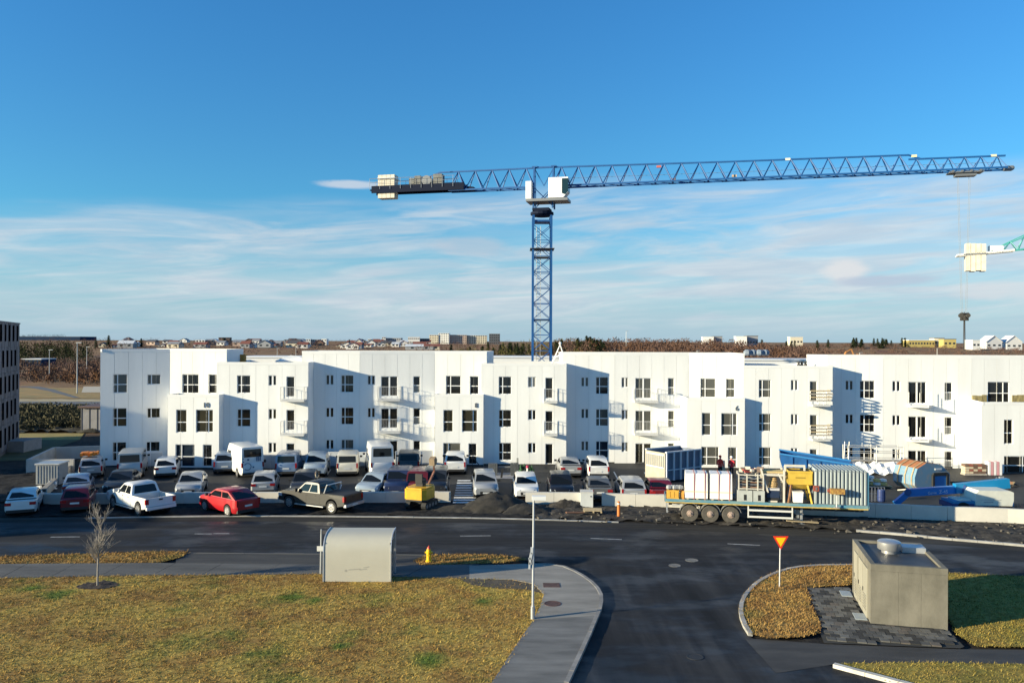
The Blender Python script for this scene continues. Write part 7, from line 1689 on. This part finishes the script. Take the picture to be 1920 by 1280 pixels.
# ================================================================ WORKERS
def person(label, loc, rz, hgt, jacket, trousers, hat=None):
    me = bpy.data.meshes.new('person_skeleton'); J = dict(pel=(0, 0, .93), wai=(0, 0, 1.08), che=(0, .02, 1.32), nec=(0, .01, 1.50), hea=(0, -.02, 1.62), top=(0, -.02, 1.74),
        ls=(.19, .02, 1.43), le=(.25, .03, 1.15), lw=(.22, -.16, .95), lh=(.21, -.24, .90), rs=(-.19, .02, 1.43), re=(-.27, .02, 1.16), rw=(-.20, -.20, 1.02), rh=(-.17, -.28, 1.0),
        lp=(.10, 0, .88), lk=(.11, -.02, .49), la=(.12, .02, .09), lt=(.13, -.14, .04), rp=(-.10, 0, .88), rk=(-.12, .01, .49), ra=(-.13, .05, .09), rt=(-.14, -.11, .04))
    rad = dict(pel=.135, wai=.125, che=.155, nec=.058, hea=.088, top=.07, ls=.075, le=.055, lw=.04, lh=.04, rs=.075, re=.055, rw=.04, rh=.04, lp=.10, lk=.068, la=.048, lt=.04, rp=.10, rk=.068, ra=.048, rt=.04)
    ks = list(J); ed = [('pel', 'wai'), ('wai', 'che'), ('che', 'nec'), ('nec', 'hea'), ('hea', 'top'), ('che', 'ls'), ('ls', 'le'), ('le', 'lw'), ('lw', 'lh'), ('che', 'rs'), ('rs', 're'), ('re', 'rw'), ('rw', 'rh'), ('pel', 'lp'), ('lp', 'lk'), ('lk', 'la'), ('la', 'lt'), ('pel', 'rp'), ('rp', 'rk'), ('rk', 'ra'), ('ra', 'rt')]
    me.from_pydata([J[k] for k in ks], [(ks.index(a), ks.index(b)) for a, b in ed], [])
    o = bpy.data.objects.new('tmp', me); COL.objects.link(o); o.modifiers.new('s', 'SKIN'); sv_ = me.skin_vertices[0].data
    for i, k in enumerate(ks): sv_[i].radius = (rad[k], rad[k] * (.8 if k in ('pel', 'wai', 'che') else 1)); sv_[i].use_root = k == 'pel'
    sb = o.modifiers.new('b', 'SUBSURF'); sb.levels = sb.render_levels = 2
    bpy.context.view_layer.update(); m2 = bpy.data.meshes.new_from_object(o.evaluated_get(bpy.context.evaluated_depsgraph_get())); bpy.data.objects.remove(o)
    m2.materials.clear()
    for m in (jacket, trousers, mat('skin', (.45, .26, .18), .6), mat('boots', (.03, .025, .02), .8)): m2.materials.append(m)
    for f in m2.polygons:
        c = f.center; hand = (abs(c.x) > .12 and c.y < -.20 and .82 < c.z < 1.1)
        f.material_index = 2 if c.z > 1.51 or hand else (0 if c.z > .90 else (3 if c.z < .13 else 1)); f.use_smooth = True
    t = thing('person', label, 'person', loc, rz); t.scale = (hgt / 1.78,) * 3
    link('body', m2, t)
    if hat: MB().lathe([(.145, 0), (.125, .015), (.115, .07), (.07, .125), (.01, .14)], (0, -.02, 1.70), 12).build('helmet', hat, t, smooth=40)
    else: MB().lathe([(.10, 0), (.115, .06), (.10, .12), (.05, .16)], (0, -.0, 1.64), 10).build('hood', jacket, t, smooth=40)
    MB().bx(-.17, .17, -.19, .16, 1.16, 1.21).build('reflective_band', m_plate, t) if False else None
    return t
mjr = mat('jacket_red', (.75, .045, .03), .8, var=.15, scale=8); mjr2 = mat('jacket_crimson', (.60, .03, .05), .8); mtd = mat('trousers_dark', (.02, .02, .024), .9)
q = at(1350, 896); person('worker in a red jacket and dark trousers standing behind the white bundles', (q.x, q.y, .01), R(25), 1.85, mjr, mtd)
q = at(1374, 897.5); person('worker in a crimson jacket and white helmet behind the right white bundle', (q.x, q.y + .4, .01), R(-40), 1.75, mjr2, mtd, m_wplain)
o = MB().bx(-.28, .28, -.06, .06, 0, 1.35).build('insulation_sheet', mat('sheet_cream', (.62, .55, .36), .8)); q = at(1358, 898); o.location = (q.x + .05, q.y + 1.0, .01); o.rotation_euler.x = R(-6); tag(o, 'upright cream board beside the worker in the red jacket', 'board')
# ================================================================ STREET FURNITURE IN FRONT
m_ssteel = mat('painted_steel_pale', (.46, .44, .37), .45, var=.03, scale=1.0, spec=.4); m_pst = mat('post_steel', (.55, .57, .60), .4, .5)
a, b = at(607, 1093.5), at(732, 1093.5); Wsh = (b - a).length
SH = thing('bus_shelter', 'pale steel bus shelter with a curved roof seen from behind', 'bus shelter', ((a.x + b.x) / 2, a.y, 0), R(0)); hx = Wsh / 2
pr = [(0, 0), (0, .9), (.01, 1.45), (.06, 1.72), (.18, 1.93), (.36, 2.07), (.62, 2.16), (1.0, 2.21), (1.5, 2.22)]
for nm, off in (('shell', 0),):
    V = []; n = len(pr)
    for s_ in (-hx, hx):
        for y, z in pr: V.append((s_, y, z))
    for s_ in (-hx, hx):
        for y, z in pr: V.append((s_, y + .035, z - .035 if z > 0 else 0))
    Fs = []
    for i in range(n - 1): Fs += [(i, n + i, n + i + 1, i + 1), (2 * n + i, 2 * n + i + 1, 3 * n + i + 1, 3 * n + i), (i, i + 1, 2 * n + i + 1, 2 * n + i), (n + i, 3 * n + i, 3 * n + i + 1, n + i + 1)]
    MB().add(V, Fs).build('shell', m_ssteel, SH, smooth=50, fix=True)
for s_ in (-1, 1):
    x0, x1 = sorted((s_ * hx, s_ * (hx + .05)))
    MB().extr([], 0, 0) if False else None
    e = MB()
    for (y0, z0), (y1, z1) in zip(pr, pr[1:]): e.bar((s_ * (hx + .02), y0, z0), (s_ * (hx + .02), y1, z1), .045, .05)
    e.build('edge_trim', m_pst, SH); MB().bx(x0, x1, 1.38, 1.44, 0, 2.17).build('front_post', m_pst, SH)
    MB().bx(*sorted((s_ * (hx - .01), s_ * (hx - .03))), .08, 1.36, .25, 1.85).build('side_pane', mat('shelter_glass', (.10, .12, .12), .08), SH)
MB().bx(-hx + .2, hx - .2, .18, .55, .42, .47).build('bench', m_timber_g, SH)
msm = mat('scuff', (.33, .32, .28), .9)
for x, z, w_, h_, r_ in ((-.52, .60, .10, .10, 0), (-.12, .66, .55, .045, 4), (.28, .66, .34, .035, 8), (.42, .76, .26, .03, 10)): o = MB().bx(-w_ / 2, w_ / 2, -.003, -.001, -h_ / 2, h_ / 2).build('scuff_mark', msm, SH); o.location = (x, -.003, z); o.rotation_euler.y = R(-r_)
p = at(601, 1079); t = thing('bus_stop_sign', 'slim grey bus stop pole with a small white plate left of the shelter', 'sign', (p.x, p.y, 0)); MB().tube((0, 0, 0), (.03, 0, 2.2), .035, n=8).build('pole', m_pst, t); MB().bx(-.16, .17, -.05, -.03, 1.18, 1.42).build('plate', m_plate, t); MB().bx(-.02, .30, -.02, .02, 1.98, 2.16).build('flag_plate', mat('flag_dark', (.06, .06, .07), .6), t)
p = at(804, 1054); t = thing('fire_hydrant', 'small yellow fire hydrant with a red cap on the grass patch', 'hydrant', (p.x, p.y, .05)); mhy = mat('hydrant_yellow', (.72, .47, .01), .45); MB().lathe([(.17, 0), (.17, .05), (.115, .07), (.115, .42), (.15, .44), (.15, .50), (.12, .52), (.115, .60), (.05, .66)], n=14).build('body', mhy, t, smooth=40)
MB().lathe([(.10, .64), (.07, .72), (.03, .76), (.03, .80)], n=10).build('cap', mat('hydrant_red', (.45, .05, .03), .5), t)
for s_ in (-1, 1): MB().tube((s_ * .10, 0, .46), (s_ * .20, 0, .46), .05, n=10).build('outlet', mhy, t)
MB().tube((0, -.10, .36), (0, -.19, .36), .06, n=10).build('outlet', mhy, t)
p = at(999, 1164); t = thing('lamp_post', 'slim grey lamp post with a flat white lantern on the corner', 'street lamp', (p.x, p.y, .1)); MB().tube((0, 0, 0), (.02, 0, 4.72), .052, .038, 10).build('pole', m_pst, t); MB().tube((0, 0, 0), (0, 0, .5), .085, n=10).build('base_sleeve', m_galv, t)
MB().bx(-.05, .50, -.12, .12, 4.72, 4.88).build('lantern', m_wplain, t); MB().bx(.02, .46, -.10, .10, 4.70, 4.719).build('diffuser', mat('lantern_glass', (.6, .6, .58), .3), t)
q = MB()
for i, (x, z, w_, a_) in enumerate(((-.05, 2.72, .10, 0), (-.09, 2.5, .10, 10), (-.12, 2.3, .09, -8), (-.14, 2.12, .07, 4))): q.box((0, 0, 0), (w_, .06, .26), Matrix.Translation((x, -.03, z)) @ Matrix.Rotation(R(a_), 4, 'Y'))
q.build('tied_bag', mat('bag_grey', (.50, .52, .54), .7), t)
p = at(1461.5, 1104); t = thing('give_way_sign', 'yellow inverted triangle sign with a red border on a slim post', 'sign', (p.x, p.y, .08)); MB().tube((0, 0, 0), (.03, 0, 2.28), .03, n=8).build('post', m_pst, t)
def tri(s_, y0, y1, z): h = s_ * .866; return MB().extr([(-s_ / 2, z + h / 3 * 1), (0, z - h * 2 / 3), (s_ / 2, z + h / 3)], y0, y1)
bd = tri(.70, -.055, -.04, 2.12).build('border', mat('sign_red', (.75, .035, .01), .5), t, fix=True); bd.location.x = .03; f_ = tri(.47, -.062, -.056, 2.12).build('face', mat('sign_yellow', (.85, .55, .005), .5), t, fix=True); f_.location.x = .03
# substation
mcs = mat('substation_concrete', (.118, .110, .088), .9, col2=(.19, .176, .142), scale=1.1, stretch=(1, 1, .6), bump=.12, bscale=25); mcs2 = mat('substation_pale', (.27, .255, .205), .85, var=.1, scale=1, stretch=(3, 3, .3))
SU = thing('substation', 'small concrete substation with dark flat roof and a round roof vent', 'substation', (SF.x, SF.y, 0), math.atan2(su.y, su.x)); ws_ = (SG - SF).length; ds_ = 4.1; hs_ = 2.42
for i, (x0, x1) in enumerate(((0, ws_ * .365), (ws_ * .365, ws_ * .66), (ws_ * .66, ws_))): MB().bx(x0 + (.003 if i else 0), x1 - .003, 0, .18, .05, hs_ - .26).build('wall_panel', mcs, SU)
MB().bx(0, ws_, -.002, .178, hs_ - .254, hs_).build('parapet', mcs, SU)
MB().bx(0, .18, .182, ds_, .05, hs_ - .003).bx(ws_ - .18, ws_, .182, ds_, .05, hs_ - .003).bx(.182, ws_ - .182, ds_ - .18, ds_, .05, hs_ - .003).build('wall', mcs, SU)
MB().bx(.19, ws_ - .19, .19, ds_ - .19, hs_ - .18, hs_ - .10).build('roof', mat('roof_bitumen', (.026, .028, .033), .55, col2=(.06, .062, .068), scale=.9, spec=.5), SU)
for k, (y0, y1) in enumerate(((.5, 1.4), (1.45, 2.35), (2.6, 3.4))):
    dr = MB().bx(-.05, -.002, y0, y1, .12, 2.1).build('door', mcs2, SU); MB().bx(-.075, -.052, y1 - .14, y1 - .08, 1.0, 1.16).build('handle', m_trim, dr)
    for j in range(6): MB().bx(-.075, -.052, y0 + .15, y1 - .15, .35 + j * .11, .41 + j * .11).build('louvre', mcs2, dr)
vc = Vector((ws_ * .42, 2.45, 0)); MB().lathe([(.30, hs_ - .1), (.30, hs_ + .02), (.44, hs_ + .05), (.46, hs_ + .08), (.46, hs_ + .36), (.40, hs_ + .40), (.05, hs_ + .43)], vc, 20).build('roof_vent', mat('vent_alu', (.50, .50, .50), .35, .7), SU, smooth=35)
MB().bx(ws_ * .62, ws_ * .62 + .9, 2.6, 3.3, hs_ - .1, hs_ + .12).build('roof_hatch', m_galv, SU)
for (px, py) in ((1586, 1117), (1612, 1160)):
    p = at(px, py); o = MB().bx(-.22, .22, -.38, .38, 0, .03).build('steel_plate', mat('plate_steel', (.34, .38, .40), .5, .2)); o.location = (p.x, p.y, .10); o.rotation_euler.z = math.atan2(su.y, su.x); tag(o, 'grey steel plate on the paving by the substation door, ' + ('farther one' if py < 1140 else 'nearer one'), 'plate', 'steel plates by the substation')
# young bare tree with mulch
mt = mat('young_bark', (.26, .235, .21), .85, var=.2, scale=12); TRE = thing('young_tree', 'bare young tree in a ring of dark mulch on the grass', 'tree', (TREE.x, TREE.y, .08)); rr = random.Random(14); mb = MB(); br = MB()
pts = [(0, 0, 0), (.01, 0, .8), (.03, .02, 1.5), (.05, 0, 2.1), (.09, .03, 2.7), (.12, .02, 3.15)]
for i in range(len(pts) - 1): mb.tube(pts[i], pts[i + 1], .045 * (1 - i * .15), .045 * (1 - (i + 1) * .15), 7)
def grow(p, d, l, r, lv):
    q = p + d * l; br.tube(p, q, r, r * .6, 4, False)
    if lv == 0: return
    for _ in range(3 if lv > 1 else 4):
        k = rr.uniform(.35, 1); nd = (d + Vector((rr.uniform(-.6, .6), rr.uniform(-.6, .6), rr.uniform(-.1, .5)))).normalized(); grow(p.lerp(q, k), nd, l * rr.uniform(.45, .7), r * .55, lv - 1)
for i in range(40):
    z = rr.uniform(.95, 3.0); a = rr.uniform(0, 6.283); k = z / 3.15; b = Vector((.12 * k, .02, z)); grow(b, Vector((math.cos(a) * .75, math.sin(a) * .75, rr.uniform(.7, 1.25))).normalized(), rr.uniform(.45, .8) * (1.2 - .4 * k), .019, 2)
mb.build('trunk', mt, TRE, smooth=60); br.build('branches', mt, TRE)
lm = MB(); rr = random.Random(15); V = []
n = 16
for i in range(n): a = i / n * 6.283; V.append((TREE.x + .92 * math.cos(a) * rr.uniform(.9, 1.08), TREE.y + .70 * math.sin(a) * rr.uniform(.9, 1.08)))
lumpy('mulch_ring', V, mat('mulch', (.020, .014, .012), .95, col2=(.055, .040, .032), scale=9, bump=.5, bscale=30, world=True), z0=.10, amp=.05, step=.10, seed=9)
